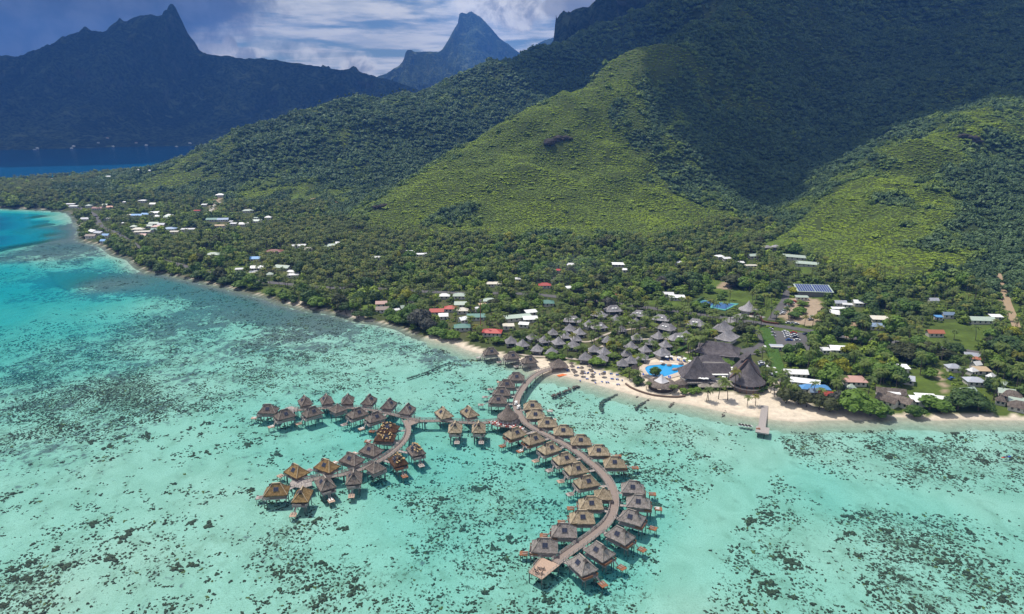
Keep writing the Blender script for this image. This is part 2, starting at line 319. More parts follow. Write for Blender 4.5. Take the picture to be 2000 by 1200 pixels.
coral_c = wl([(60, 640, .45), (200, 640, .5), (380, 640, .45), (300, 660, .7), (60, 680, .6), (150, 700, .8), (300, 720, .75), (450, 720, .7), (30, 760, .95), (120, 760, .9), (250, 770, .95), (330, 790, .9), (400, 760, .5), (500, 770, .35), (200, 840, .95), (60, 830, .8), (340, 840, .3), (300, 870, .15), (100, 880, .4), (160, 880, .6),
              (100, 920, .08), (300, 930, .06), (450, 850, .08), (450, 950, .1), (560, 720, .6), (650, 730, .5), (750, 740, .3), (850, 760, .35), (600, 690, .6), (560, 680, .5), (420, 700, .4), (0, 600, 0), (150, 600, .05), (0, 970, .25), (100, 1010, .35), (200, 1020, .5), (250, 970, .25), (60, 1060, .55), (150, 1090, .75), (40, 1130, .7), (250, 1080, .15), (240, 1140, .35),
              (330, 1090, .75), (360, 1050, .55), (330, 1180, .85), (420, 1150, .15), (430, 1000, .15), (500, 1050, .85), (560, 1100, .8), (620, 1060, .5), (450, 1110, .2), (640, 1120, .8), (680, 1160, .85), (560, 1170, .35), (700, 1000, .3), (600, 900, .08), (700, 850, .1), (620, 830, .02),
              (760, 960, .3), (800, 1010, .5), (850, 1100, .75), (780, 1150, .7), (900, 1000, .55), (920, 900, .3), (860, 900, .25), (960, 960, .55), (1000, 1050, .6), (1100, 1150, .6), (920, 1150, .75), (1040, 960, .6), (1100, 1000, .55), (1050, 1130, .5), (1250, 1060, .35), (1300, 1020, .4), (1220, 1150, .7), (1300, 1100, .75), (1330, 950, .5),
              (1300, 880, .35), (1400, 900, .6), (1360, 850, .5), (1250, 820, .6), (1180, 790, .4), (1150, 810, .5), (1480, 900, .05), (1470, 850, .0), (1420, 960, .05), (1380, 1020, .05), (1345, 1100, .0), (1345, 1190, .0), (1300, 1180, .8), (1500, 960, .6), (1560, 1000, .6), (1420, 1080, .75), (1400, 1180, .65),
              (1580, 850, .85), (1560, 880, .8), (1620, 890, .55), (1700, 860, .7), (1780, 870, .85), (1780, 900, .6), (1900, 850, .5), (1960, 880, .7), (1880, 920, .95), (1950, 940, .7), (1640, 940, .5), (1560, 930, .02), (1650, 960, .04), (1760, 975, .02), (1900, 985, .04), (1990, 985, .05), (1720, 945, .5), (1700, 1000, .9),
              (1750, 1040, .9), (1820, 1030, .8), (1650, 1060, .6), (1600, 1110, .8), (1760, 1110, .8), (1900, 1060, .5), (1900, 1150, .75), (1500, 1150, .5), (1650, 1170, .6), (1980, 1050, .3), (1800, 1170, .7), (1980, 1180, .6), (1500, 830, 0), (1800, 835, .1), (1100, 745, 0), (1200, 775, .05), (1040, 760, .15), (950, 750, .35), (920, 720, .5), (900, 800, .1), (980, 870, .2),
              (70, 470, .2), (30, 440, 0), (0, 1190, .7)])
chan = [[G(a, b) for a, b in [(1500, 860), (1540, 905), (1600, 935), (1680, 955), (1790, 972), (2010, 985), (2300, 1000)]], [G(a, b) for a, b in [(1490, 850), (1470, 930), (1420, 990), (1370, 1040), (1345, 1100), (1335, 1220), (1330, 1400)]]]
def coral_f(x, y):
    d = idw(coral_c, x, y, 3.4, 8)
    d = d * np.clip(.25 + 1.7 * (fbm(x / 16 + 3, y / 24 + 1, 3) - .12), 0, 1.4)
    for c in chan: d = d * sstep(seg_dist(x, y, c, False), 5, 12)
    return d
bx = axis((-6000, -1500, 300), (-1500, -700, 16), (-700, 420, 5), (420, 1100, 20), (1100, 6000, 400))
by = axis((-800, 120, 60), (120, 800, 5), (800, 1300, 12), (1300, 3400, 50), (3400, 8000, 400))
BX, BY = np.meshgrid(bx, by, indexing='ij'); SDb = SD(BX, BY)
DP = depth_f(BX, BY, np.where(SDb > 0, 0, SDb)); GR = idw(grass_c, BX, BY, 3.6, 12) * sstep(-SDb, 1.5, 6); CO = coral_f(BX, BY)
Zb = np.where(SDb > 0, -1.2, -np.maximum(DP, 1.15)) - np.where(SDb > 0, 3, 0)
FB = gridfaces(len(bx), len(by)); on = (SDb.reshape(-1)[FB] < 14).any(1)
bm_, t, out = newmat('seabed_sand')
ga = t.new('ShaderNodeAttribute', attribute_name='grass').outputs['Fac']; ca = t.new('ShaderNodeAttribute', attribute_name='coral').outputs['Fac']
p_ = pos(t); pst = t.scale(p_, (1, .75, 1))
n_big = t.noise(pst, .055, 5, .6, 1.2); n_mid = t.noise(pst, .35, 4, .6, .6); n_fine = t.noise(p_, 2.2, 3, .6)
sandcol = t.mix(t.ramp(n_big, .35, .7), (.62, .58, .50), (.49, .48, .40))
sandcol = t.mix(t.ramp(n_fine, .42, .66, 0, .45), sandcol, (.36, .34, .25))
# dense dark blanket reef
g_th = t.math('ADD', ga, t.math('MULTIPLY_ADD', n_big, 1.1, -.52)); g_th = t.math('ADD', g_th, t.math('MULTIPLY_ADD', n_mid, 1.3, -.62))
gmask = t.ramp(g_th, .32, .60)
gcolr = t.mix(n_mid, (.10, .068, .082), (.25, .19, .20))
c1 = t.mix(t.math('MULTIPLY', gmask, .88), sandcol, gcolr)
# rubble and small weed between the coral heads
c_n = t.noise(pst, .75, 4, .65, .8)
c_th = t.math('ADD', c_n, t.math('MULTIPLY', ca, .21))
cmask = t.ramp(c_th, .665, .74)
c2 = t.mix(t.math('MULTIPLY', cmask, .8), c1, (.12, .09, .065))
c_th2 = t.math('ADD', t.noise(pst, .12, 4, .6, .3), t.math('MULTIPLY', ca, .10)); c2 = t.mix(t.math('MULTIPLY', t.ramp(c_th2, .56, .72), .35), c2, (.25, .24, .17))
b = t.new('ShaderNodeBsdfDiffuse'); t.l.new(c2, b.inputs[0]); t.l.new(b.outputs[0], out.inputs[0])
bedme = npmesh('seabed', np.stack([BX, BY, Zb], -1).reshape(-1, 3), FB[on], [bm_], True, {'grass': ('FLOAT', GR.ravel()), 'coral': ('FLOAT', CO.ravel())})
tag(link('seabed', bedme), 'pale sandy lagoon floor with dark blanket reef', kind='structure')
# ------------------------------------------------------------------ water sheet: clear tinted water over the bed, deeper = bluer
wm, t, out = newmat('lagoon_water')
da = t.new('ShaderNodeAttribute', attribute_name='depth').outputs['Fac']
def absorb(k): return t.math('POWER', 2.71828, t.math('MULTIPLY', da, -k))
cmb = t.new('ShaderNodeCombineColor'); t.l.new(absorb(.29), cmb.inputs[0]); t.l.new(absorb(.056), cmb.inputs[1]); t.l.new(absorb(.062), cmb.inputs[2])
tr = t.new('ShaderNodeBsdfTransparent'); t.l.new(cmb.outputs[0], tr.inputs[0])
df = t.new('ShaderNodeBsdfDiffuse'); t.l.new(t.mix(t.ramp(da, 3, 20), (.0, .42, .56), (.0, .07, .17)), df.inputs[0])
mx = t.new('ShaderNodeMixShader'); t.l.new(t.math('SUBTRACT', 1.0, t.math('POWER', 2.71828, t.math('MULTIPLY', t.math('MAXIMUM', t.math('SUBTRACT', da, 1.9), 0.0), -.10))), mx.inputs[0]); t.l.new(tr.outputs[0], mx.inputs[1]); t.l.new(df.outputs[0], mx.inputs[2])
gl = t.new('ShaderNodeBsdfGlossy', i_Roughness=.08)
w1 = t.noise(t.scale(pos(t), (1, .7, 1)), 1.1, 4, .65); w2 = t.noise(t.scale(pos(t), (1, .6, 1)), .12, 3, .5)
hh = t.math('ADD', w1, t.math('MULTIPLY', w2, 1.5))
bu = t.new('ShaderNodeBump', i_Strength=.55, i_Distance=.35); t.l.new(hh, bu.inputs['Height']); t.l.new(bu.outputs[0], gl.inputs['Normal'])
fr_ = t.new('ShaderNodeFresnel', i_IOR=1.33); t.l.new(bu.outputs[0], fr_.inputs['Normal'])
mx2 = t.new('ShaderNodeMixShader'); t.l.new(t.math('MULTIPLY', fr_.outputs[0], .45), mx2.inputs[0]); t.l.new(mx.outputs[0], mx2.inputs[1]); t.l.new(gl.outputs[0], mx2.inputs[2])
t.l.new(mx2.outputs[0], out.inputs[0])
wx = np.concatenate([[-16000, -9000], bx, [9000, 16000]]); wy = np.concatenate([[-3000], by, [16000]])
WX, WY = np.meshgrid(wx, wy, indexing='ij'); SW = SD(WX, WY); DW = depth_f(WX, WY, np.where(SW > 0, 0, SW))
FW = gridfaces(len(wx), len(wy)); on = (SW.reshape(-1)[FW] < 30).any(1)
wme = npmesh('lagoon_water', np.stack([WX, WY, np.zeros_like(WX)], -1).reshape(-1, 3), FW[on], [wm], True, {'depth': ('FLOAT', DW.ravel())})
tag(link('lagoon_water', wme), 'clear turquoise lagoon water deepening to blue at the reef pass and bay', kind='structure')
# ------------------------------------------------------------------ far mountains: crest outline given its distance, flanks falling to the bay
def mountain(name, label, sil, Yc, foot_z, run, gullies, mat, seed, back=900, x_ext=None):
    sil = sorted(sil); px = np.array([a for a, b in sil], float); py = np.array([b for a, b in sil], float)
    us = np.arange(px[0], px[-1] + .1, 3.0); vs = np.interp(us, px, py)
    ts = np.concatenate([np.linspace(-1, -.02, 26), np.linspace(0, 1, 90)])
    V = np.empty((len(us), len(ts), 3))
    for i, (u, v) in enumerate(zip(us, vs)):
        yc = Yc(u) if callable(Yc) else Yc
        x0, y0, z0 = P(u, v, yc)
        for j, tt in enumerate(ts):
            if tt >= 0:
                yy = y0 - (run(u) if callable(run) else run) * tt; prof = (1 - tt) ** 1.35 * .55 + .45 * max(0, 1 - tt * 2.1) ** 1.2
                V[i, j] = (x0 * (1 - .12 * tt), yy, z0 * prof + foot_z * (1 - prof))
            else:
                V[i, j] = (x0, y0 - back * tt, z0 * (1 + tt) ** 1.2)
    x, y, z = V[..., 0], V[..., 1], V[..., 2]
    T = np.broadcast_to(np.abs(ts), x.shape)
    amp = sstep(T, 0, .08) * np.clip(z / 220, 0, 1)
    wx_ = (fbm(x / 700 + seed, y / 700, 3) - .5) * 500
    r1 = 1 - np.abs(fbm((x + wx_) / gullies + seed, y / (gullies * 2.8), 4) * 2 - 1) * 2
    z = z + amp * (r1 * 75 - 35) + amp * (fbm(x / 60, y / 60 + seed, 4) - .5) * 55 + (fbm(x / 25 + seed, y / 25, 2) - .5) * 12
    y = y - amp * (fbm(x / 150 + seed, z / 120, 3) - .5) * 160
    V_ = np.stack([x, y, z], -1)
    me = npmesh(name, V_.reshape(-1, 3), gridfaces(len(us), len(ts)), [mat], False)
    return tag(link(name, me), label, kind='structure')
mm, t, out = newmat('mountain_forest')
pz = pos(t); n1 = t.noise(pz, .012, 6, .65, .5); n2 = t.noise(pz, .06, 4, .6)
nrm = t.new('ShaderNodeNewGeometry').outputs['Normal']; sx = t.new('ShaderNodeSeparateXYZ'); t.l.new(nrm, sx.inputs[0])
rock = t.math('MULTIPLY', t.ramp(sx.outputs[2], .55, .25), t.ramp(n1, .42, .6))
cc = t.mix(t.ramp(n2, .35, .65), (.012, .022, .016), (.085, .115, .060)); cc = t.mix(t.ramp(t.noise(t.scale(pz, (1, .5, .35)), .004, 5, .6, .6), .40, .62), t.mix(.55, cc, (.004, .010, .008)), cc); cc = t.mix(t.ramp(n1, .55, .66), cc, (.11, .135, .07)); cc = t.mix(t.math('MULTIPLY', rock, .7), cc, (.10, .095, .08))  # broad dark streaks and lighter patches paint the ridges' relief shading into the colour
b = t.new('ShaderNodeBsdfDiffuse'); t.l.new(cc, b.inputs[0])
bu = t.new('ShaderNodeBump', i_Strength=1.0, i_Distance=14.0); t.l.new(n2, bu.inputs['Height']); t.l.new(bu.outputs[0], b.inputs['Normal'])
t.l.new(b.outputs[0], out.inputs[0])
silL = [(-700, 60), (-300, 40), (-100, 60), (0, 108), (40, 112), (60, 108), (100, 88), (122, 72), (140, 66), (155, 63), (163, 52), (168, 52), (176, 60), (200, 62), (206, 60), (216, 50), (229, 44), (231, 36), (236, 37), (240, 40), (248, 42), (256, 36), (262, 34),
        (280, 30), (292, 28), (306, 31), (318, 30), (324, 24), (328, 14), (333, 8), (337, 8), (343, 16), (352, 35), (360, 52), (371, 75), (380, 94), (388, 99), (400, 104), (430, 110), (445, 109), (460, 112), (480, 116), (500, 114), (530, 116), (560, 121), (600, 127), (640, 134), (672, 138), (688, 132), (692, 133), (704, 142), (722, 148), (760, 156), (800, 170), (900, 200)]
silM = [(600, 190), (680, 172), (720, 158), (738, 150), (752, 146), (765, 137), (780, 128), (788, 118), (792, 104), (795, 99), (802, 97), (810, 102), (830, 101), (845, 102), (855, 102), (862, 99), (870, 88), (880, 70), (889, 54), (895, 44), (897, 28), (901, 25), (912, 26), (921, 23), (930, 28), (938, 34), (948, 43), (956, 52), (964, 62), (978, 77), (995, 89), (1015, 103), (1040, 110), (1080, 122), (1150, 145), (1250, 170)]
silF = [(930, 130), (980, 115), (1010, 106), (1025, 100), (1040, 92), (1055, 83), (1070, 77), (1082, 74), (1110, 70), (1200, 66), (1400, 80)]
silC = [(1020, 150), (1050, 124), (1058, 104), (1072, 92), (1081, 82), (1083, 60), (1085, 38), (1092, 31), (1101, 21), (1106, 25), (1112, 24), (1124, 18), (1136, 15), (1150, 17), (1157, 10), (1166, -2), (1180, -15), (1220, -30), (1300, -60), (1420, -110), (1600, -150)]
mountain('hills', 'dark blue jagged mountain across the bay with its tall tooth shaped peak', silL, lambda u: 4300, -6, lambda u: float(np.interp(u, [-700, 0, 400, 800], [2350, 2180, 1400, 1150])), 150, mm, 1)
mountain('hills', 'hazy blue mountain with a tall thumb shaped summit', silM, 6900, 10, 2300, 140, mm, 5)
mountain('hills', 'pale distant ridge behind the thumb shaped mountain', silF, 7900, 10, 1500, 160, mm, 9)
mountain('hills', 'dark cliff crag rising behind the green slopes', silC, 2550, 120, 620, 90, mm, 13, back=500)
# ------------------------------------------------------------------ sky
W = bpy.data.worlds.new('World'); SC.world = W; W.use_nodes = True; W.node_tree.nodes.clear(); t = NT(W.node_tree)
wo = t.new('ShaderNodeOutputWorld')
sky = t.new('ShaderNodeTexSky', sky_type='NISHITA', sun_disc=False, sun_elevation=SUN_EL, sun_rotation=SUN_AZ, air_density=1.0, dust_density=.6, ozone_density=1.5)
skm = t.mix(1.0, sky.outputs[0], (.95, 1.15, 1.42), 'MULTIPLY')
d_ = t.new('ShaderNodeTexCoord').outputs['Generated']
sep = t.new('ShaderNodeSeparateXYZ'); t.l.new(d_, sep.inputs[0])
az = t.math('ARCTAN2', sep.outputs[0], sep.outputs[1]); el = t.math('ARCSINE', sep.outputs[2])
# cloud deck in perspective: horizontal distance to a flat layer
inv = t.math('DIVIDE', 1.0, t.math('ADD', t.math('MAXIMUM', sep.outputs[2], 0.0), .045))
cv = t.new('ShaderNodeCombineXYZ'); t.l.new(t.math('MULTIPLY', sep.outputs[0], inv), cv.inputs[0]); t.l.new(t.math('MULTIPLY', sep.outputs[1], inv), cv.inputs[1])
cn = t.noise(cv.outputs[0], .55, 7, .58, .35); cn2 = t.noise(cv.outputs[0], 1.7, 5, .6, .2)
cm = t.ramp(t.math('ADD', cn, t.math('MULTIPLY', cn2, .30)), .55, .70)
ccol = t.mix(t.ramp(cn2, .35, .65), (11.0, 12.0, 13.4), (18.5, 18.2, 17.8))
s1 = t.mix(t.math('MULTIPLY', cm, .93), skm, ccol)
# cumulus heads standing above the ridges (direction space, az/el in radians)
av = t.new('ShaderNodeCombineXYZ'); t.l.new(az, av.inputs[0]); t.l.new(el, av.inputs[1])
pn = t.noise(av.outputs[0], 26, 6, .6, .3)
def blob(px, py, rx, ry, amp, col, soft=.25, nz=.9):
    global s1
    a, b, c = ray(px, py); A = math.atan2(a, b); E = math.atan2(c, math.hypot(a, b)); k = 1 / F
    dx = t.math('DIVIDE', t.math('SUBTRACT', az, A), rx * k); dy = t.math('DIVIDE', t.math('SUBTRACT', el, E), ry * k)
    r = t.math('SQRT', t.math('ADD', t.math('MULTIPLY', dx, dx), t.math('MULTIPLY', dy, dy)))
    r = t.math('ADD', r, t.math('MULTIPLY_ADD', pn, -nz * 2, nz))
    s1 = t.mix(t.math('MULTIPLY', t.ramp(r, 1 + soft, 1 - soft), amp), s1, col)
white = t.mix(t.ramp(pn, .38, .6), (7.2, 7.5, 8.3), (18.5, 18.0, 17.2)); grey = t.mix(t.ramp(pn, .35, .6), (4.6, 5.0, 6.2), (7.8, 7.9, 8.3)); dark = t.mix(t.ramp(pn, .3, .7), (1.3, 2.0, 3.9), (2.6, 3.4, 5.6))
for a in [(450, 92, 13, 20, 1, white, .15, .5), (425, 100, 26, 12, 1, white, .15, .5), (480, 104, 32, 10, .9, white, .2, .6), (560, 95, 60, 14, .5, white, .4, 1), (1010, 15, 48, 40, .95, white, .2, .8), (960, 8, 60, 26, .8, white, .25, .8), (1120, 10, 55, 22, .9, grey, .2, .7),
          (700, 130, 30, 16, .9, white, .2, .6), (640, 110, 60, 12, .5, white, .4, 1), (940, -90, 700, 60, .8, grey, .3, .5), (120, -60, 310, 128, 1, dark, .2, .35), (-250, 20, 330, 190, 1, dark, .2, .3), (60, 80, 90, 50, .9, dark, .35, .5)]: blob(*a)
bg = t.new('ShaderNodeBackground', i_Strength=.062); t.l.new(s1, bg.inputs[0]); t.l.new(bg.outputs[0], wo.inputs[0])
# ------------------------------------------------------------------ real clouds overhead: they shade the upper slopes and the far mountains
cmt, t, out = newmat('cloud')
lw = t.new('ShaderNodeLayerWeight', i_Blend=.5).outputs['Facing']
nn = t.noise(pos(t), .006, 4, .6)
al = t.math('MULTIPLY', t.math('MULTIPLY', t.ramp(lw, .93, .45), t.ramp(nn, .27, .43)), .66)
dfc = t.new('ShaderNodeBsdfDiffuse'); dfc.inputs[0].default_value = (.9, .9, .92, 1); trc = t.new('ShaderNodeBsdfTransparent')
ms = t.new('ShaderNodeMixShader'); t.l.new(al, ms.inputs[0]); t.l.new(trc.outputs[0], ms.inputs[1]); t.l.new(dfc.outputs[0], ms.inputs[2]); t.l.new(ms.outputs[0], out.inputs[0])
def ico(sub):
    import bmesh
    bm = bmesh.new(); bmesh.ops.create_icosphere(bm, subdivisions=sub, radius=1.0); bm.verts.ensure_lookup_table()
    v = np.array([q.co[:] for q in bm.verts]); f = np.array([[q.index for q in fc.verts] for fc in bm.faces]); bm.free(); return v, f
IV3, IF3 = ico(3)
def cloud(name, label, spots, zc, r, flat=.35):
    VV, FF = [], []; n = 0; k = zc
    for x, y, z, rr in spots:
        tt = (k - z) / sdir.z; c = np.array((x + sdir.x * tt, y + sdir.y * tt, k + rnd.uniform(-30, 60)))
        v = IV3 * np.array((rr, rr, rr * flat)) * (1 + .25 * (fbm(IV3[:, 0] * 2 + x, IV3[:, 1] * 2 + IV3[:, 2] * 2 + y, 3) - .5))[:, None] + c
        VV.append(v); FF.append(IF3 + n); n += len(v)
    return tag(link(name, npmesh(name, np.concatenate(VV), np.concatenate(FF), [cmt], True)), label, 'cloud')
dark_px = [(1450, 60, 1500, 170), (1400, 170, 1250, 130), (1380, 240, 1130, 80), (1450, 290, 1060, 95), (1520, 240, 1180, 130), (1620, 150, 1350, 170), (1500, 120, 1400, 150), (1720, 210, 1200, 120), (1640, 250, 1130, 85), (1760, 120, 1350, 170), (1900, 100, 1300, 150), (1840, 165, 1180, 100),
           (1960, 160, 1150, 90), (1650, 30, 1700, 220), (1850, 20, 1600, 220), (2000, 40, 1500, 200), (1990, 178, 1120, 62), (2045, 150, 1170, 85), (2110, 190, 1100, 60), (1200, 10, 2350, 330), (1100, 60, 2500, 200), (2100, 120, 1300, 150), (1350, 60, 1400, 90), (1090, 140, 1680, 110), (1160, 130, 1700, 170), (1010, 140, 1700, 50), (1260, 80, 1800, 170), (1350, 20, 1800, 200), (1180, 175, 1600, 60), (1560, -60, 2000, 300), (1480, 335, 990, 50), (2200, 0, 1700, 280), (1250, 20, 2100, 200)]
spots = [P(a, b, Y) + (r,) for a, b, Y, r in dark_px]
cloud('cloud', 'grey white cumulus bank shading the upper green slopes', spots, 1250, 0)
sp2 = [(x, y, 200, 520) for x in range(-4200, -200, 700) for y in range(2600, 5300, 750)]
sp2 = [(x + rnd.uniform(-150, 150), y + rnd.uniform(-150, 150), z, r * rnd.uniform(.8, 1.15)) for x, y, z, r in sp2]
cloud('cloud', 'broad cloud deck shading the mountain across the bay', sp2, 1500, 0, .25)
for q, l in zip([(-900, 5000, 300, 380), (-300, 4500, 200, 260), (-600, 5500, 200, 350), (600, 4500, 200, 420), (300, 3300, 300, 320)], ['westernmost', 'small middle', 'farthest', 'largest eastern', 'nearest']): cloud('cloud', '%s of the thin cloud patches near the thumb shaped mountain' % l, [q], 1600, 0, .25)
# ------------------------------------------------------------------ haze: one closed box of thin blue air
hzm, t, out = newmat('haze_air')
pv = t.new('ShaderNodeVolumePrincipled'); pv.inputs['Color'].default_value = (.11, .34, 1.0, 1); pv.inputs['Density'].default_value = .000105; pv.inputs['Anisotropy'].default_value = .1
pv.inputs['Absorption Color'].default_value = (0, 0, 0, 1)
t.l.new(pv.outputs[0], out.inputs['Volume'])
def haze_box():
    x0, x1, y0, y1, z0, z1 = -9000, 9000, -900, 9000, -30, 1150
    V = [(x, y, z) for x in (x0, x1) for y in (y0, y1) for z in (z0, z1)]
    Fc = [(0, 1, 3, 2), (4, 6, 7, 5), (0, 4, 5, 1), (2, 3, 7, 6), (0, 2, 6, 4), (1, 5, 7, 3)]
    me = npmesh('haze', V, Fc, [hzm]); return tag(link('haze', me), 'thin blue haze over the bay and mountains', kind='stuff')
if not globals().get('NOHAZE'): haze_box()
SC.cycles.volume_step_rate = 1.0; SC.cycles.transparent_max_bounces = 12; SC.cycles.max_bounces = 6; SC.cycles.diffuse_bounces = 2; SC.cycles.glossy_bounces = 2; SC.cycles.volume_bounces = 0
SC.cycles.use_denoising = True; SC.cycles.caustics_reflective = False; SC.cycles.caustics_refractive = False
SC.view_settings.view_transform = 'Standard'; SC.view_settings.look = 'None'; SC.view_settings.exposure = 0; SC.view_settings.gamma = 1; SC.view_settings.use_curve_mapping = False

# ------------------------------------------------------------------ thin smoke drifting from the village up the slope
smk, t, out = newmat('smoke_air'); pv = t.new('ShaderNodeVolumeScatter'); pv.inputs['Color'].default_value = (.62, .78, 1.0, 1); pv.inputs['Density'].default_value = .0022; t.l.new(pv.outputs[0], out.inputs['Volume'])
VV, FF, n = [], [], 0
for a, b, Y, r1, r2 in [(1062, 552, 560, 9, 5), (1080, 545, 570, 14, 7), (1100, 530, 590, 18, 9), (1125, 515, 620, 18, 8), (1072, 555, 556, 6, 4), (1092, 538, 578, 9, 5), (1110, 524, 600, 11, 6)]:
    x, y, z = P(a, b, Y); v = IV3 * np.array((r1 * 1.3, r1, r2)) + np.array((x, y, z)); VV.append(v); FF.append(IF3 + n); n += len(v)
if not globals().get('NOHAZE'): tag(link('smoke', npmesh('smoke', np.concatenate(VV), np.concatenate(FF), [smk], True)), 'thin blue smoke drifting from the village roofs up the slope', kind='stuff')
# ------------------------------------------------------------------ mesh builder
class MB:
    def __init__(s): s.v = []; s.f = []; s.m = []
    def add(s, vs, fs, mi=0):
        n = len(s.v); s.v += [tuple(p) for p in vs]; s.f += [tuple(i + n for i in f) for f in fs]; s.m += [mi] * len(fs)
    def box(s, x0, x1, y0, y1, z0, z1, mi=0):
        s.add([(x0, y0, z0), (x1, y0, z0), (x1, y1, z0), (x0, y1, z0), (x0, y0, z1), (x1, y0, z1), (x1, y1, z1), (x0, y1, z1)],
              [(0, 3, 2, 1), (4, 5, 6, 7), (0, 1, 5, 4), (1, 2, 6, 5), (2, 3, 7, 6), (3, 0, 4, 7)], mi)
    def beam(s, a, b, w, h=None, mi=0):
        h = h or w; a = Vector(a); b = Vector(b); d = (b - a).normalized(); u = d.cross(Vector((0, 0, 1)))
        if u.length < .01: u = Vector((1, 0, 0))
        u = u.normalized() * w / 2; n = u.cross(d).normalized() * h / 2
        s.add([a - u - n, a + u - n, a + u + n, a - u + n, b - u - n, b + u - n, b + u + n, b - u + n],
              [(0, 3, 2, 1), (4, 5, 6, 7), (0, 1, 5, 4), (1, 2, 6, 5), (2, 3, 7, 6), (3, 0, 4, 7)], mi)
    def cyl(s, x, y, z0, z1, r0, r1=None, n=10, mi=0, cap=True):
        r1 = r0 if r1 is None else r1
        vs = [(x + r0 * math.cos(2 * math.pi * i / n), y + r0 * math.sin(2 * math.pi * i / n), z0) for i in range(n)] + [(x + r1 * math.cos(2 * math.pi * i / n), y + r1 * math.sin(2 * math.pi * i / n), z1) for i in range(n)]
        fs = [(i, (i + 1) % n, n + (i + 1) % n, n + i) for i in range(n)]
        if cap: fs += [tuple(range(n, 2 * n)), tuple(reversed(range(n)))]
        s.add(vs, fs, mi)
    def lathe(s, prof, n=24, x=0, y=0, mi=0, a0=0, a1=2 * math.pi, wob=0):
        full = abs(a1 - a0 - 2 * math.pi) < 1e-6; m = n if full else n + 1; vs = []
        for r, z in prof:
            for i in range(m):
                a = a0 + (a1 - a0) * i / n; rr = r * (1 + wob * (rnd.random() - .5)); vs.append((x + rr * math.cos(a), y + rr * math.sin(a), z + wob * (rnd.random() - .5)))
        fs = []
        for k in range(len(prof) - 1):
            for i in range(n):
                j = (i + 1) % m; fs.append((k * m + i, k * m + j, (k + 1) * m + j, (k + 1) * m + i))
        s.add(vs, fs, mi)
    def prism(s, poly, z0, z1, mi=0):
        n = len(poly); vs = [(a, b, z0) for a, b in poly] + [(a, b, z1) for a, b in poly]
        s.add(vs, [tuple(reversed(range(n))), tuple(range(n, 2 * n))] + [(i, (i + 1) % n, n + (i + 1) % n, n + i) for i in range(n)], mi)
    def mesh(s, name, mats, smooth=False):
        me = bpy.data.meshes.new(name); me.from_pydata(s.v, [], s.f)
        for m in mats: me.materials.append(m)
        me.polygons.foreach_set('material_index', s.m)
        if smooth: me.polygons.foreach_set('use_smooth', [True] * len(s.f))
        me.update(); return me
    def obj(s, name, mats, parent=None, smooth=False):
        return link(name, s.mesh(name, mats if isinstance(mats, list) else [mats], smooth), parent)
def empty(name, loc=(0, 0, 0), rz=0, label=None, cat=None, group=None):
    o = bpy.data.objects.new(name, None); COL.objects.link(o); o.location = loc; o.rotation_euler = (0, 0, rz); o.empty_display_size = .5
    return tag(o, label, cat, group)
KIDS = {}
def kids(o): return [c for c in o.children]
def dup(root, loc, rz=None, label=None, scale=None, cache={}):
    key = root.name
    if key not in cache: cache[key] = [(c, list(c.children)) for c in root.children]
    r = root.copy(); COL.objects.link(r); r.location = loc
    if rz is not None: r.rotation_euler = (0, 0, rz)
    if scale is not None: r.scale = (scale,) * 3 if not hasattr(scale, '__len__') else scale
    if label: r['label'] = label
    for c, gs in cache[key]:
        d = c.copy(); COL.objects.link(d); d.parent = r
        for g in gs:
            e = g.copy(); COL.objects.link(e); e.parent = d
    return r
def hip_roof(mb, L, Wd, ridge, z0, z1, mi=0, sag=.0, nl=8, thick=.3, sub=5, ragged=.0, flare=0.0, holes=None):
    """hip roof as four sheets of quads, sag bends the faces inward, ragged eaves; closed below by a fringe"""
    hx, hy, r = L / 2, Wd / 2, ridge / 2
    def rowpts(k):
        t_ = k / sub; q = t_ ; zz = z0 + (z1 - z0) * t_ - sag * math.sin(math.pi * t_)
        X = hx + (r - hx) * q; Y = hy * (1 - q)
        return X, Y, zz
    rings = []
    for k in range(sub + 1):
        X, Y, zz = rowpts(k); ring = []
        cs = [(-X, -Y), (X, -Y), (X, Y), (-X, Y)]
        for i in range(4):
            a, b = cs[i], cs[(i + 1) % 4]
            for j in range(nl):
                u = j / nl; jz = (rnd.random() - .5) * ragged * (1.6 if k == 0 else .6)
                up = flare * (abs(2 * u - 1) ** 3) * (1 - k / sub)
                ring.append((a[0] + (b[0] - a[0]) * u, a[1] + (b[1] - a[1]) * u, zz + jz + up))
        rings.append(ring)
    n = 4 * nl; vs = [p for ring in rings for p in ring]; fs = []
    for k in range(sub):
        for i in range(n):
            j = (i + 1) % n
            if holes and k < sub - 0 and holes(rings[k][i]): continue
            fs.append((k * n + i, k * n + j, (k + 1) * n + j, (k + 1) * n + i))
    if ridge < .02: pass
    base = len(vs); low = [(x * .985, y * .985, z - thick) for x, y, z in rings[0]]; vs += low
    for i in range(n): fs.append((base + i, base + (i + 1) % n, (i + 1) % n, i))
    inn = len(vs); vs += [(x * .8, y * .8, z - thick * .6 + (z1 - z0) * .15) for x, y, z in rings[0]]
    for i in range(n): fs.append((inn + i, inn + (i + 1) % n, base + (i + 1) % n, base + i))
    mb.add(vs, fs, mi)
def face_patch(hx, hy, r, z0, z1, side, u0, u1, t0, t1, off):
    """four corners of a panel lying on the long face (side -1 / +1) of a hip roof"""
    out = []
    for u, t_ in ((u0, t0), (u1, t0), (u1, t1), (u0, t1)):
        out.append((u, side * hy * (1 - t_), z0 + (z1 - z0) * t_))
    n = Vector((0, side * (z1 - z0), hy)).normalized() * off
    return [tuple(Vector(p) + n) for p in out], n
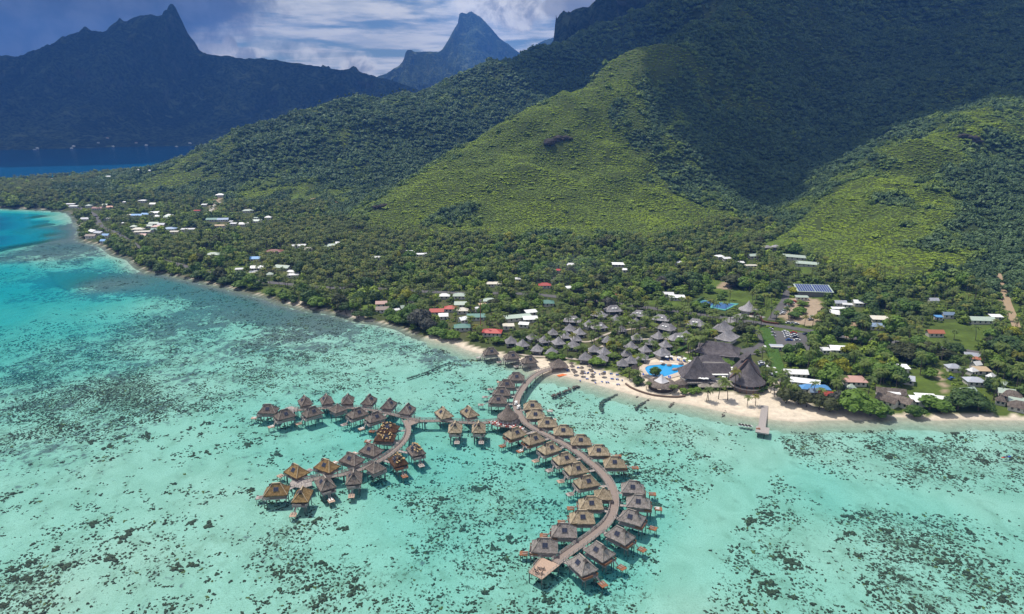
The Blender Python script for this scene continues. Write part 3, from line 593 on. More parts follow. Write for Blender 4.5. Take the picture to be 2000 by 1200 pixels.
# ------------------------------------------------------------------ materials
def thatch(name, c1, c2, scale=1.0, rv=.25, weather=0.4):
    m, t, out = newmat(name); oc = objc(t)
    oi = t.new('ShaderNodeObjectInfo').outputs['Random']
    n = t.noise(oc, 9 * scale, 3, .7); n2 = t.noise(oc, .45, 4, .6)
    wv = t.new('ShaderNodeTexWave', wave_type='BANDS', bands_direction='Z', i_Scale=2.4 * scale, i_Distortion=3.0); wv.inputs['Detail'].default_value = 3; wv.inputs['Detail Scale'].default_value = 2.5; t.l.new(oc, wv.inputs['Vector'])
    f = t.math('ADD', t.math('MULTIPLY', n, .55), t.math('MULTIPLY', n2, .45))
    cc = t.mix(t.ramp(f, .36, .64), c1, c2)
    k = t.math('MULTIPLY', t.math('MULTIPLY_ADD', wv.outputs[0], .28, .82), t.math('MULTIPLY_ADD', oi, rv, 1 - rv / 2))
    # slow dark weather streaks
    st = t.noise(t.scale(oc, (1.2, 1.2, .25)), 1.3, 4, .6); k = t.math('MULTIPLY', k, t.ramp(st, .3, .62, 1 - weather, 1.08))
    v = t.new('ShaderNodeVectorMath', operation='SCALE'); t.l.new(cc, v.inputs[0]); t.l.new(k, v.inputs['Scale'])
    b = t.new('ShaderNodeBsdfPrincipled', i_Roughness=.95); b.inputs['Specular IOR Level'].default_value = .1; t.l.new(v.outputs[0], b.inputs['Base Color'])
    bu = t.new('ShaderNodeBump', i_Strength=.8, i_Distance=.12); t.l.new(t.math('ADD', n, wv.outputs[0]), bu.inputs['Height']); t.l.new(bu.outputs[0], b.inputs['Normal'])
    t.l.new(b.outputs[0], out.inputs[0]); return m
T_grey = thatch('thatch_grey', (.22, .19, .17), (.42, .375, .345))
T_tan = thatch('thatch_tan', (.30, .235, .15), (.56, .46, .32))
T_gold = thatch('thatch_gold', (.20, .125, .05), (.41, .275, .125))
T_brown = thatch('thatch_brown', (.15, .12, .10), (.30, .25, .215))
T_rust = thatch('thatch_rust', (.08, .04, .022), (.17, .10, .06))
T_cap = thatch('thatch_cap', (.40, .31, .20), (.58, .48, .34), weather=.15)
T_capg = thatch('thatch_cap_grey', (.28, .24, .20), (.42, .38, .33), weather=.15)
T_slate = thatch('thatch_slate', (.25, .235, .24), (.46, .44, .45), 1.2, .3, .25)
T_dark = thatch('shingle_dark', (.115, .100, .104), (.225, .203, .21), 1.6, .1, .25)
wood_g = simple('weathered_timber', (.36, .32, .295), .85, .35, 3, .3, use_obj=False)
wood_w = simple('walkway_timber', (.27, .215, .185), .85, .35, 2.5, .3)
wood_o = simple('red_brown_timber', (.27, .115, .055), .7, .3, 3, .2)
wood_p = simple('pale_pink_timber', (.44, .31, .23), .85, .3, 3, .3)
wood_d = simple('dark_timber', (.055, .045, .04), .8, .3, 3)
conc = simple('concrete_pile', (.15, .145, .135), .9, .3, 2)
whitep = simple('white_paint', (.78, .77, .74), .6, .12, .5)
wallm = simple('plaster_wall', (.55, .52, .46), .85, .2, .4, rndv=.3)
glassm = simple('dark_glass', (.025, .035, .05), .12, .2, 1, spec=.6)
def skyl():
    m, t, out = newmat('skylight_glass'); b = t.new('ShaderNodeBsdfPrincipled', i_Roughness=.35); b.inputs['Specular IOR Level'].default_value = .2; b.inputs['Base Color'].default_value = (.03, .036, .06, 1)
    t.l.new(b.outputs[0], out.inputs[0]); return m
skym = skyl()
framem = simple('skylight_frame', (.20, .19, .19), .6)
bluec = simple('blue_fabric', (.02, .10, .42), .8); redc = simple('red_fabric', (.55, .06, .03), .8); orangec = simple('orange_fabric', (.65, .16, .04), .8)
tarp = simple('dark_tarpaulin', (.035, .037, .045), .6)
straw = simple('straw_bundle', (.52, .36, .17), .95, .4, 4)
def metalroof(name, col, rust=0.0):
    m, t, out = newmat(name); oc = objc(t)
    wv = t.new('ShaderNodeTexWave', wave_type='BANDS', bands_direction='X', i_Scale=2.2); t.l.new(oc, wv.inputs['Vector'])
    n = t.noise(oc, .55, 5, .65); n2 = t.noise(t.scale(oc, (1, 1, 1)), 2.5, 3, .6)
    oi = t.new('ShaderNodeObjectInfo').outputs['Random']
    k = t.math('MULTIPLY', t.math('MULTIPLY_ADD', n, .5, .72), t.math('MULTIPLY_ADD', wv.outputs[0], .12, .92)); k = t.math('MULTIPLY', k, t.math('MULTIPLY_ADD', oi, .25, .87))
    v = t.new('ShaderNodeVectorMath', operation='SCALE'); v.inputs[0].default_value = col; t.l.new(k, v.inputs['Scale'])
    cc = t.mix(t.math('MULTIPLY', t.ramp(t.math('ADD', n, t.math('MULTIPLY', n2, .2)), .58, .72), rust), v.outputs[0], (.26, .10, .04))
    b = t.new('ShaderNodeBsdfPrincipled', i_Roughness=.5); b.inputs['Specular IOR Level'].default_value = .4; t.l.new(cc, b.inputs['Base Color']); t.l.new(b.outputs[0], out.inputs[0]); return m
R = {k: metalroof('roof_' + n, c, r) for k, n, c, r in [('w', 'white', (.74, .74, .73), .15), ('W', 'bright_white', (.84, .84, .83), 0), ('g', 'pale_green', (.40, .48, .40), .1), ('G', 'green', (.10, .24, .20), .1), ('y', 'grey', (.42, .45, .50), .2),
     ('r', 'red', (.42, .06, .045), .1), ('p', 'pink', (.50, .30, .25), .1), ('o', 'rusty_orange', (.42, .15, .08), .5), ('b', 'blue', (.10, .28, .55), .05), ('B', 'slate_blue', (.24, .33, .46), .1), ('t', 'tan', (.55, .42, .27), .1), ('m', 'maroon', (.20, .07, .055), .2), ('c', 'cream', (.66, .62, .52), .25), ('k', 'brown', (.16, .12, .10), .3)]}
CN = dict(w='white', W='bright white', g='pale green', G='dark green', y='grey', r='red', p='pink', o='rusty orange', b='blue', B='slate blue', t='tan', m='maroon', c='cream', k='brown')
asph = simple('asphalt', (.105, .10, .10), .9, .3, .3, .2)
paint = simple('road_paint', (.62, .62, .6), .7)
BLOCK = []     # (x, y, radius) kept clear of trees;  LOWB: things that must stay visible from the lagoon side
ORD = ['nearest', 'second nearest', 'third nearest', 'fourth nearest', 'fifth nearest', 'sixth nearest', 'seventh nearest', 'eighth nearest', 'ninth nearest', 'tenth nearest', '11th nearest', '12th nearest', '13th nearest'] + ['%s nearest' % (str(i) + ('th' if 10 <= i % 100 <= 20 else {1: 'st', 2: 'nd', 3: 'rd'}.get(i % 10, 'th'))) for i in range(14, 400)]
# ------------------------------------------------------------------ overwater bungalows
ZD = 2.45; EZ, RZ = 4.2, 7.75
HD = {(1137,1097):-60,(1171,1071):-49,(1211,1040):-43,(1234,1006):-29,(1247,976):-10,(1236,948):-8,(1200,900):0,(1169,877):0,(1134,857):0,(1100,838):0,(1069,823):0,(1046,807):0,(1040,790):0,(1064,1061):176,(1102,1032):176,(1137,1006):180,(1154,979):180,(1146,937):200,(1126,912):200,(1103,892):205,(1073,872):213,(1042,854):213,(1006,843):215,(973,778):180,(980,763):180,(990,748):180,(1009,734):180,(867,804):120,(917,802):120,(889,832):-88,(935,832):-88,(524,797):180,(556,807):217,(610,802):220,(698,804):222,(733,812):218,(596,781):120,(638,778):115,(679,778):98,(720,779):80,(759,787):78,(795,797):75,(725,875):149,(687,893):150,(638,906):150,(579,916):142,(540,953):188,(590,963):-88,(635,940):-58,(691,929):-80,(759,832):170,(752,850):175,(777,895):-60,(812,875):-62,(959,685):194,(1000,693):200,(1034,701):200}
def hut(px, py, qx, qy, style, s=1.0, kind='full', label=''):
    x, y = G(px, py, 5.7); ox, oy = G(qx, qy, 1.0); rz = math.radians(HD.get((px, py), 0))
    if kind == 'small': rz = math.radians(45 if px < 1000 else 0)
    roofm = {'g': T_grey, 't': T_tan, 'o': T_gold, 'b': T_brown, 'u': T_rust}[style]; capm = T_cap if style in 'to' else T_capg
    root = empty('overwater_bungalow', (x, y, 0), rz, label, 'bungalow', 'overwater bungalows')
    L, Wd, rdg = (9.2 * s, 6.9 * s, 3.1 * s) if kind != 'small' else (6.7, 6.7, .5)
    # the long face looking at the lagoon side carries the skylight
    side = -1 if math.cos(rz) > 0 else 1
    hol = None
    if kind == 'torn':
        cx_ = [(rnd.uniform(-2.6, 2.6), rnd.uniform(-3, 3), rnd.uniform(.6, 1.15)) for _ in range(6)]
        hol = lambda p: any(math.hypot(p[0] - a, p[1] - b) < c for a, b, c in cx_) and p[2] > EZ + .5
    mb = MB(); hip_roof(mb, L, Wd, rdg, EZ, RZ if kind != 'small' else RZ - .3, 0, .22, 10, .38, 8, .14, holes=hol)
    roof = mb.obj('roof', roofm, root)
    if kind == 'torn':
        ub = MB(); hip_roof(ub, L * .93, Wd * .93, rdg * .9, EZ, RZ - .35, 0, .2, 6, .1, 5, 0); ub.obj('underlay', tarp, roof)
        sb = MB()
        for _ in range(26):
            a, b = rnd.uniform(-L * .36, L * .36), rnd.uniform(-Wd * .36, Wd * .36); zz = EZ + (RZ - EZ) * (1 - max(abs(b) / (Wd / 2), max(0, abs(a) - rdg / 2) / (L / 2 - rdg / 2))) + .05
            an = rnd.random() * 3; sb.beam((a, b, zz), (a + math.cos(an) * .9, b + math.sin(an) * .9, zz - .1), .38, .3)
        sb.obj('thatch_bundle', straw, roof); tag(roof, 'half stripped thatch roof with straw bundles')
    cb = MB(); hx, hy, r = L / 2, Wd / 2, rdg / 2; zt = RZ if kind != 'small' else RZ - .3
    cb.beam((-r - .15, 0, zt + .07), (r + .15, 0, zt + .07), .42, .26)
    for sx_ in (-1, 1):
        for sy_ in (-1, 1):
            pts = [(sx_ * (hx + (r - hx) * q), sy_ * hy * (1 - q), EZ + (zt - EZ) * q - .22 * math.sin(math.pi * q) + .05) for q in (0.02, .25, .5, .75, 1)]
            for a, b in zip(pts[:-1], pts[1:]): cb.beam(a, b, .26, .12)
    if kind != 'torn': cb.obj('ridge_cap', capm, roof)
    if kind != 'small':
        pc, n = face_patch(hx, hy, r, EZ, zt, side, -.95 - .1, .95 - .1, .34, .68, .10 - .0)
        fb = MB(); pin = [tuple(Vector(p) - n * 2.2) for p in pc]; fb.add(pc + pin, [(0, 1, 2, 3), (0, 4, 5, 1), (1, 5, 6, 2), (2, 6, 7, 3), (3, 7, 4, 0)] if side < 0 else [(3, 2, 1, 0), (1, 5, 4, 0), (2, 6, 5, 1), (3, 7, 6, 2), (0, 4, 7, 3)])
        sk = fb.obj('skylight_frame', framem, roof)
        gb = MB(); c = sum((Vector(p) for p in pc), Vector()) / 4
        for sgn in (-1, 1):
            q = [Vector(p) for p in pc]; mid = c + Vector((sgn * .455, 0, 0)); e1 = (q[1] - q[0]).normalized() * .43; e2 = (q[3] - q[0]) * .455
            vs = [mid - e1 - e2, mid + e1 - e2, mid + e1 + e2, mid - e1 + e2]; vs = [tuple(p + n * .35) for p in vs]
            gb.add(vs, [(0, 1, 2, 3)] if side < 0 else [(3, 2, 1, 0)])
        gb.obj('skylight_pane', skym, sk)
        vb = MB()      # dark gable vent at the terrace end of the ridge
        vb.add([(r - .1, -.75, zt - .55), (r + 1.15, -.75, zt - 1.0), (r + 1.15, .75, zt - 1.0), (r - .1, .75, zt - .55), (r - .2, 0, zt + .25), (r + 1.15, 0, zt - .1)], [(1, 2, 5), (0, 1, 5, 4), (2, 3, 4, 5), (0, 4, 3)])
        vb.obj('gable_vent', [wood_d], roof)
    # body
    wl_, ww = L * .33, Wd * .355
    bb = MB(); bb.box(-L * .40, wl_ * .8, -ww, ww, ZD + .05, EZ + .55); bb.obj('walls', wood_g if style in 'gb' else wood_w, root)
    for sy_ in (-1, 1):
        for xx in (-2.4, .2): wb = MB(); wb.box(xx, xx + 1.5, sy_ * (ww + .03) - .04, sy_ * (ww + .03) + .04, ZD + .9, ZD + 2.0); wb.obj('window', glassm, root)
    wb = MB(); wb.box(wl_ * .8 + .01, wl_ * .8 + .09, -1.8, 1.8, ZD + .1, ZD + 2.1); wb.obj('glass_door', glassm, root)
    db = MB(); n = 14; dl0, dl1 = -L * .45, L * .56
    for i in range(n):
        y0 = -ww - .5 + (2 * ww + 1.0) * i / n; db.box(dl0, dl1, y0, y0 + (2 * ww + 1) / n - .04, ZD - .12, ZD)
    db.box(dl0, dl1, -ww - .4, -ww - .2, ZD - .42, ZD - .13); db.box(dl0, dl1, ww + .2, ww + .4, ZD - .42, ZD - .13)
    dk = db.obj('deck', wood_g, root)
    fresh = style == 'u' or (px, py) in ((1137, 1097), (1171, 1071), (1211, 1040), (1234, 1006), (1247, 976), (1236, 948), (1006, 843), (1042, 854), (1064, 1061), (1102, 1032), (1137, 1006), (1154, 979), (1200, 900), (1169, 877))
    rb = MB(); rx = dl1 - .05; ry = ww + .45; x0 = wl_ * .8
    path = [(x0, -ry), (rx, -ry), (rx, ry * .25)], [(rx, ry * .8), (rx, ry), (x0, ry)]
    for pp in path:
        rb = MB()
        for (a, b), (c_, d_) in zip(pp[:-1], pp[1:]):
            k = max(1, int(math.hypot(c_ - a, d_ - b) / .5))
            for i in range(k + 1):
                u = a + (c_ - a) * i / k; v = b + (d_ - b) * i / k; rb.box(u - .05, u + .05, v - .05, v + .05, ZD, ZD + 1.0)
            rb.beam((a, b, ZD + 1.0), (c_, d_, ZD + 1.0), .14, .09); rb.beam((a, b, ZD + .55), (c_, d_, ZD + .55), .06, .5)
        rb.obj('railing', wood_o if fresh else wood_g, dk)
    for ix in (-.4, 0, .4):
        for iy in (-1, 1):
            pb = MB(); pb.cyl(L * ix, iy * ww * .95, -2.9, ZD - .12, .19, .19, 8); pb.obj('stilt', conc, root)
    for iy in (-1, 1):
        pb = MB(); pb.cyl(dl1 - .3, iy * ww * .8, -2.9, ZD - .12, .17, .17, 8); pb.obj('stilt', conc, root)
    if kind != 'small':
        dx_, dy_ = ox - x, oy - y; c_, s_ = math.cos(rz), math.sin(rz); lx, ly = dx_ * c_ + dy_ * s_, -dx_ * s_ + dy_ * c_
        lx = min(max(lx, dl1 + 2.2), dl1 + 4.6); ly = min(max(ly, -3.2), 3.2)
        pb = MB(); w0 = 1.25; x0 = lx - 1.4
        for i in range(8): pb.box(x0 + i * .36, x0 + i * .36 + .33, ly - w0, ly + w0, .5, .62)
        pb.box(x0, x0 + 2.8, ly - w0 + .1, ly - w0 + .25, .28, .49); pb.box(x0, x0 + 2.8, ly + w0 - .25, ly + w0 - .1, .28, .49)
        for sx_ in (.3, 2.5):
            for sy_ in (-1, 1): pb.cyl(x0 + sx_, ly + sy_ * w0 * .8, -2.9, .28, .12, .12, 6)
        pl = pb.obj('swim_platform', wood_o if fresh else (wood_g if rnd.random() < .5 else wood_p), root)
        lb = MB()
        for sy_ in (-.5, .5): lb.box(x0 + .6, x0 + 1.8, ly + sy_ - .22, ly + sy_ + .22, 0.76, .82); lb.add([(x0 + .6, ly + sy_ - .22, .82), (x0 + .6, ly + sy_ + .22, .82), (x0 + .25, ly + sy_ + .22, 1.12), (x0 + .25, ly + sy_ - .22, 1.12)], [(0, 1, 2, 3)])
        lb.obj('deck_lounger', whitep if rnd.random() < .25 else wood_w, pl)
        sb = MB(); a = (dl1, max(-ww, min(ww, ly * .7)), ZD - .1); b = (x0, ly, .55); yd = Vector((b[0] - a[0], b[1] - a[1], 0)).normalized(); yn = Vector((-yd.y, yd.x, 0)) * .45
        for q in (-1, 1): sb.beam(Vector(a) + yn * q, Vector(b) + yn * q, .1, .16)
        for i in range(7): p = Vector(a).lerp(Vector(b), (i + .5) / 7); sb.beam(p - yn, p + yn, .26, .05)
        sb.obj('stairs', wood_g, root)
    return root, (x, y)
def nth(i): return ['first', 'second', 'third', 'fourth', 'fifth', 'sixth', 'seventh', 'eighth', 'ninth', 'tenth', 'eleventh', 'twelfth', 'thirteenth', 'fourteenth', 'fifteenth', 'sixteenth', 'seventeenth'][i]
huts = []
stn = {'g': 'grey', 't': 'tan', 'o': 'golden', 'b': 'grey brown', 'u': 'rust brown'}
def row(lst, fmt):
    for i, r in enumerate(lst):
        kind = r[5] if len(r) > 5 else 'full'
        huts.append(hut(r[0], r[1], r[2], r[3], r[4], 1.0 if len(r) < 7 else r[6], kind, fmt.format(col=stn[r[4]], n=nth(i))))
row([(1137, 1097, 1173, 1126, 'g'), (1171, 1071, 1208, 1098, 'g'), (1211, 1040, 1249, 1064, 'g'), (1234, 1006, 1272, 1027, 'g'), (1247, 976, 1286, 990, 'g'), (1236, 948, 1274, 960, 'g'), (1200, 900, 1240, 908, 't'), (1169, 877, 1206, 884, 't'),
     (1134, 857, 1170, 862, 't'), (1100, 838, 1136, 843, 't'), (1069, 823, 1104, 827, 't'), (1046, 807, 1080, 810, 't'), (1040, 790, 1073, 792, 't')], '{col} thatched bungalow with outer row of the long curved walkway')
row([(1064, 1061, 1024, 1079, 'g'), (1102, 1032, 1062, 1044, 'g'), (1137, 1006, 1098, 1014, 't'), (1154, 979, 1115, 987, 't')], '{col} thatched bungalow near the end deck, {n} up the inner row')
row([(1146, 937, 1121, 962, 't'), (1126, 912, 1102, 937, 't'), (1103, 892, 1082, 915, 't'), (1073, 872, 1054, 896, 't'), (1042, 854, 1024, 877, 't'), (1006, 843, 991, 866, 't')], '{col} thatched bungalow, inner side of the long walkway, {n} up from its bend')
row([(1178, 961, 1150, 961, 't', 'small')], 'small tan pyramid thatched pavilion tight inside the bend of the walkway')
row([(973, 778, 940, 781, 'b'), (980, 763, 948, 766, 'b'), (990, 748, 958, 750, 'b'), (1009, 734, 975, 737, 'b')], '{col} thatched bungalow above the cone pavilion, {n} towards the shore')
row([(867, 804, 850, 790, 't'), (917, 802, 900, 789, 't'), (889, 832, 893, 856, 't', 'full', .95), (935, 832, 940, 856, 't', 'full', .95)], '{col} thatched bungalow by the straight cross walkway, {n} of four')
row([(524, 797, 501, 815, 'b'), (556, 807, 537, 830, 'b'), (610, 802, 590, 824, 'b'), (698, 804, 678, 826, 'b'), (733, 812, 712, 834, 'b')], '{col} thatched bungalow, near side of upper west arm, {n} from its tip')
row([(659, 795, 659, 810, 'b', 'small')], 'small grey brown pyramid thatched pavilion midway along the upper west arm')
row([(596, 781, 584, 768, 'b', 'full', .92), (638, 778, 628, 764, 'b', 'full', .92), (679, 778, 671, 764, 'b', 'full', .92), (720, 779, 712, 765, 'b', 'full', .92), (759, 787, 753, 772, 'b', 'full', .92), (795, 797, 790, 782, 'b', 'full', .92)], '{col} thatched bungalow, far side of upper west arm, {n} from its tip')
row([(759, 832, 726, 838, 'u', 'torn'), (752, 850, 720, 857, 'u', 'torn')], '{col} bungalow with thatch being replaced, {n} below the west fork')
row([(777, 895, 783, 920, 'u', 'torn', .95)], 'rust brown bungalow with bare patches in its thatch and a red brown platform')
row([(812, 875, 815, 898, 'b', 'torn', .95)], 'grey brown bungalow with ragged torn thatch right of the west fork')
row([(725, 875, 692, 884, 'b'), (687, 893, 654, 902, 'b'), (638, 906, 605, 917, 'o'), (579, 916, 548, 928, 'o'), (540, 953, 508, 970, 'o')], '{col} thatched bungalow, far side of lower west arm, {n} from the fork')
row([(691, 929, 687, 958, 'b', 'full', .95), (635, 940, 641, 968, 'b', 'full', .95), (590, 963, 578, 992, 'o', 'full', .95)], '{col} thatched bungalow, near side of lower west arm, {n} from the fork')
row([(733, 909, 733, 925, 'b', 'small')], 'small grey brown pyramid thatched pavilion below the west fork')
row([(959, 685, 938, 695, 'b'), (1000, 693, 978, 703, 'b'), (1034, 701, 1012, 712, 'b')], '{col} thatched bungalow standing at the rocky shore, {n} from the left')
# labels of the long outer row count from the end deck
for i in range(13): huts[i][0]['label'] = '%s thatched bungalow, outer row of long curved walkway, %s from end deck' % (stn['g'] if i < 6 else 'tan', ['first', 'second', 'third', 'fourth', 'fifth', 'sixth', 'seventh', 'eighth', 'ninth', 'tenth', 'eleventh', 'twelfth', 'thirteenth'][i])
for h in huts: BLOCK.append((h[1][0], h[1][1], 7))
# ------------------------------------------------------------------ walkways
def smooth_path(pts, step=3.0):
    P_ = [Vector((a, b, 0)) for a, b in pts]; out = []
    for i in range(len(P_) - 1):
        p0 = P_[max(i - 1, 0)]; p1 = P_[i]; p2 = P_[i + 1]; p3 = P_[min(i + 2, len(P_) - 1)]
        n = max(2, int((p2 - p1).length / step))
        for k in range(n):
            u = k / n; q = .5 * ((2 * p1) + (p2 - p0) * u + (2 * p0 - 5 * p1 + 4 * p2 - p3) * u * u + (3 * p1 - p0 - 3 * p2 + p3) * u ** 3); out.append((q.x, q.y))
    out.append((P_[-1].x, P_[-1].y)); return out
def walkway(px_pts, w, label, z=2.45, rails=(1, 1), piles=7.0, mat=None, railgap=()):
    pts = smooth_path([G(a, b, z) for a, b in px_pts], 2.2)
    root = empty('boardwalk', (pts[0][0], pts[0][1], 0), 0, label, 'walkway'); ox, oy = pts[0]
    pts = [(a - ox, b - oy) for a, b in pts]; n = len(pts)
    T = [(Vector(pts[min(i + 1, n - 1)]) - Vector(pts[max(i - 1, 0)])).normalized() for i in range(n)]; N = [Vector((-t_.y, t_.x)) for t_ in T]
    mb = MB(); acc = 0
    for i in range(n - 1):      # cross planks
        a, b = Vector(pts[i]), Vector(pts[i + 1]); k = max(1, int((b - a).length / .55))
        for j in range(k):
            u0, u1 = j / k, (j + .9) / k; p = a.lerp(b, u0); q = a.lerp(b, u1); na = N[i].lerp(N[i + 1], u0); nb = N[i].lerp(N[i + 1], u1); h = w / 2 + rnd.uniform(-.04, .04)
            zt = z + rnd.uniform(-.01, .01)
            c8 = [p - na * h, q - nb * h, q + nb * h, p + na * h]; mb.add([(v.x, v.y, zt - .1) for v in c8] + [(v.x, v.y, zt) for v in c8], [(4, 5, 6, 7), (0, 3, 2, 1), (0, 1, 5, 4), (2, 3, 7, 6), (1, 2, 6, 5), (3, 0, 4, 7)])
    for s_ in (-1, 1):
        for i in range(n - 1):
            p = Vector(pts[i]) + N[i] * s_ * w * .42; q = Vector(pts[i + 1]) + N[i + 1] * s_ * w * .42; mb.beam((p.x, p.y, z - .28), (q.x, q.y, z - .28), .2, .3)
    mb.obj('deck', mat or wood_w, root)
    for s_, on_ in zip((-1, 1), rails):
        if not on_: continue
        rb = MB()
        for i in range(n):
            p = Vector(pts[i]) + N[i] * s_ * (w / 2 - .08); rb.box(p.x - .09, p.x + .09, p.y - .09, p.y + .09, z, z + 1.1)
            if i < n - 1:
                q = Vector(pts[i + 1]) + N[i + 1] * s_ * (w / 2 - .08)
                for hz_ in (.35, .7, 1.05): rb.beam((p.x, p.y, z + hz_), (q.x, q.y, z + hz_), .09, .09 if hz_ < 1 else .15)
        rb.obj('railing', wood_g, root)
    acc = 0; last = -99; L = 0
    for i in range(1, n):
        L += (Vector(pts[i]) - Vector(pts[i - 1])).length
        if L - last >= piles:
            last = L
            for s_ in (-1, 1):
                p = Vector(pts[i]) + N[i] * s_ * w * .4; pb = MB(); zb = min(-2.9, 0); pb.cyl(p.x, p.y, zb, z - .1, .2, .2, 7); pb.obj('pile', conc, root)
    return root, [(a + ox, b + oy) for a, b in pts]
main_px = [(1080, 719), (1056, 727), (1038, 739), (1024, 755), (1012, 775), (1008, 790), (1010, 802), (1018, 817), (1032, 831), (1055, 844), (1085, 859), (1120, 879), (1150, 902), (1168, 917), (1185, 936), (1196, 956), (1200, 978), (1197, 1001), (1185, 1022), (1162, 1042), (1132, 1064), (1104, 1084), (1085, 1099)]
w_main = walkway(main_px, 3.6, 'long curved timber boardwalk from the beach to the end deck', 2.45, piles=6.5)
w_cross = walkway([(997, 819), (970, 823), (940, 826), (905, 825), (870, 822), (840, 822), (812, 822)], 2.6, 'straight timber boardwalk linking the cone pavilion with the west fork', 2.47)
w_up = walkway([(822, 822), (800, 817), (781, 813), (757, 807), (727, 801), (694, 797), (649, 796), (606, 799), (575, 801)], 2.6, 'timber boardwalk of the upper west arm', 2.49)
w_dn = walkway([(790, 821), (796, 831), (797, 845), (789, 862), (771, 879), (752, 893), (716, 912), (671, 926), (624, 933), (592, 941)], 2.8, 'timber boardwalk curving down the lower west arm', 2.51)
def deckplat(px_pts, label, z, mat, planks_dir=0, rail=True, name='deck_platform'):
    pts = [G(a, b, z) for a, b in px_pts]; cx_ = sum(p[0] for p in pts) / len(pts); cy_ = sum(p[1] for p in pts) / len(pts); pts = [(a - cx_, b - cy_) for a, b in pts]
    root = empty(name, (cx_, cy_, 0), 0, label, 'deck'); mb = MB(); mb.prism(pts, z - .3, z - .09)
    # planks clipped to the outline
    A = Vector(pts[0]); B = Vector(pts[1]); d = (B - A).normalized() if planks_dir == 0 else (Vector(pts[2]) - B).normalized(); nn_ = Vector((-d.y, d.x))
    lo = min(Vector(p).dot(nn_) for p in pts); hi = max(Vector(p).dot(nn_) for p in pts); k = int((hi - lo) / .42)
    for i in range(k):
        c0 = lo + (hi - lo) * (i + .5) / k; xs = []
        for j in range(len(pts)):
            a, b = Vector(pts[j]), Vector(pts[(j + 1) % len(pts)]); da, db = a.dot(nn_) - c0, b.dot(nn_) - c0
            if da * db < 0: xs.append((a + (b - a) * (da / (da - db))).dot(d))
        if len(xs) >= 2:
            p = d * min(xs) + nn_ * c0; q = d * max(xs) + nn_ * c0; mb.beam((p.x, p.y, z - .04), (q.x, q.y, z - .04 + rnd.uniform(-.01, .01)), (hi - lo) / k * .92, .08)
    mb.obj('deck', mat, root)
    if rail:
        rb = MB()
        for j in range(len(pts) - (0 if rail == 'all' else 1)):
            a, b = Vector(pts[j]), Vector(pts[(j + 1) % len(pts)]); n = max(1, int((b - a).length / 1.6))
            for i in range(n + 1): p = a.lerp(b, i / n); rb.box(p.x - .05, p.x + .05, p.y - .05, p.y + .05, z, z + 1)
            rb.beam((a.x, a.y, z + 1), (b.x, b.y, z + 1), .08, .08); rb.beam((a.x, a.y, z + .5), (b.x, b.y, z + .5), .05, .05)
        rb.obj('railing', wood_g, root)
    for p in pts: pb = MB(); pb.cyl(p[0] * .93, p[1] * .93, -2.9, z - .3, .2, .2, 8); pb.obj('pile', conc, root)
    return root, (cx_, cy_)
endd = deckplat([(1057, 1088), (1032, 1118), (1058, 1132), (1093, 1104)], 'pale square timber deck at the end of the long boardwalk', 2.40, wood_p, 1)
def chairset(x, y, z, label):
    r = empty('table_set', (x, y, z), rnd.random() * 3, label, 'table', 'tables on the end deck'); r.scale = (.72,) * 3
    m = MB(); m.cyl(0, 0, .70, .75, .55, .55, 12); m.cyl(0, 0, 0, .7, .05, .05, 6); m.obj('table', wood_d, r)
    for k in range(4):
        a = k * math.pi / 2; c = MB(); cx_, cy_ = math.cos(a) * .9, math.sin(a) * .9; c.box(cx_ - .22, cx_ + .22, cy_ - .22, cy_ + .22, .40, .46)
        for sx_ in (-.18, .18):
            for sy_ in (-.18, .18): c.box(cx_ + sx_ - .03, cx_ + sx_ + .03, cy_ + sy_ - .03, cy_ + sy_ + .03, 0, .4)
        c.beam((cx_ * 1.22 - math.sin(a) * .22, cy_ * 1.22 + math.cos(a) * .22, .7), (cx_ * 1.22 + math.sin(a) * .22, cy_ * 1.22 - math.cos(a) * .22, .7), .05, .5); c.obj('chair', wood_w, r)
for k, (a, b) in enumerate([(1045, 1115), (1053, 1112), (1061, 1113), (1049, 1121), (1058, 1122)]):
    x, y = G(a, b, 2.45); chairset(x, y, 2.42, 'dark round table with four chairs on the end deck, %s from the lagoon edge' % nth(k))
deckplat([(557, 797), (569, 793), (582, 798), (580, 804), (560, 803)], 'small grey timber deck at the tip of the upper west arm', 2.53, wood_g)
deckplat([(566, 943), (572, 936), (606, 936), (610, 948), (590, 954), (568, 950)], 'grey fan shaped timber deck at the tip of the lower west arm', 2.55, wood_g)
deckplat([(799, 815), (826, 822), (800, 832)], 'triangular timber deck filling the west fork', 2.41, wood_w, 0, False)
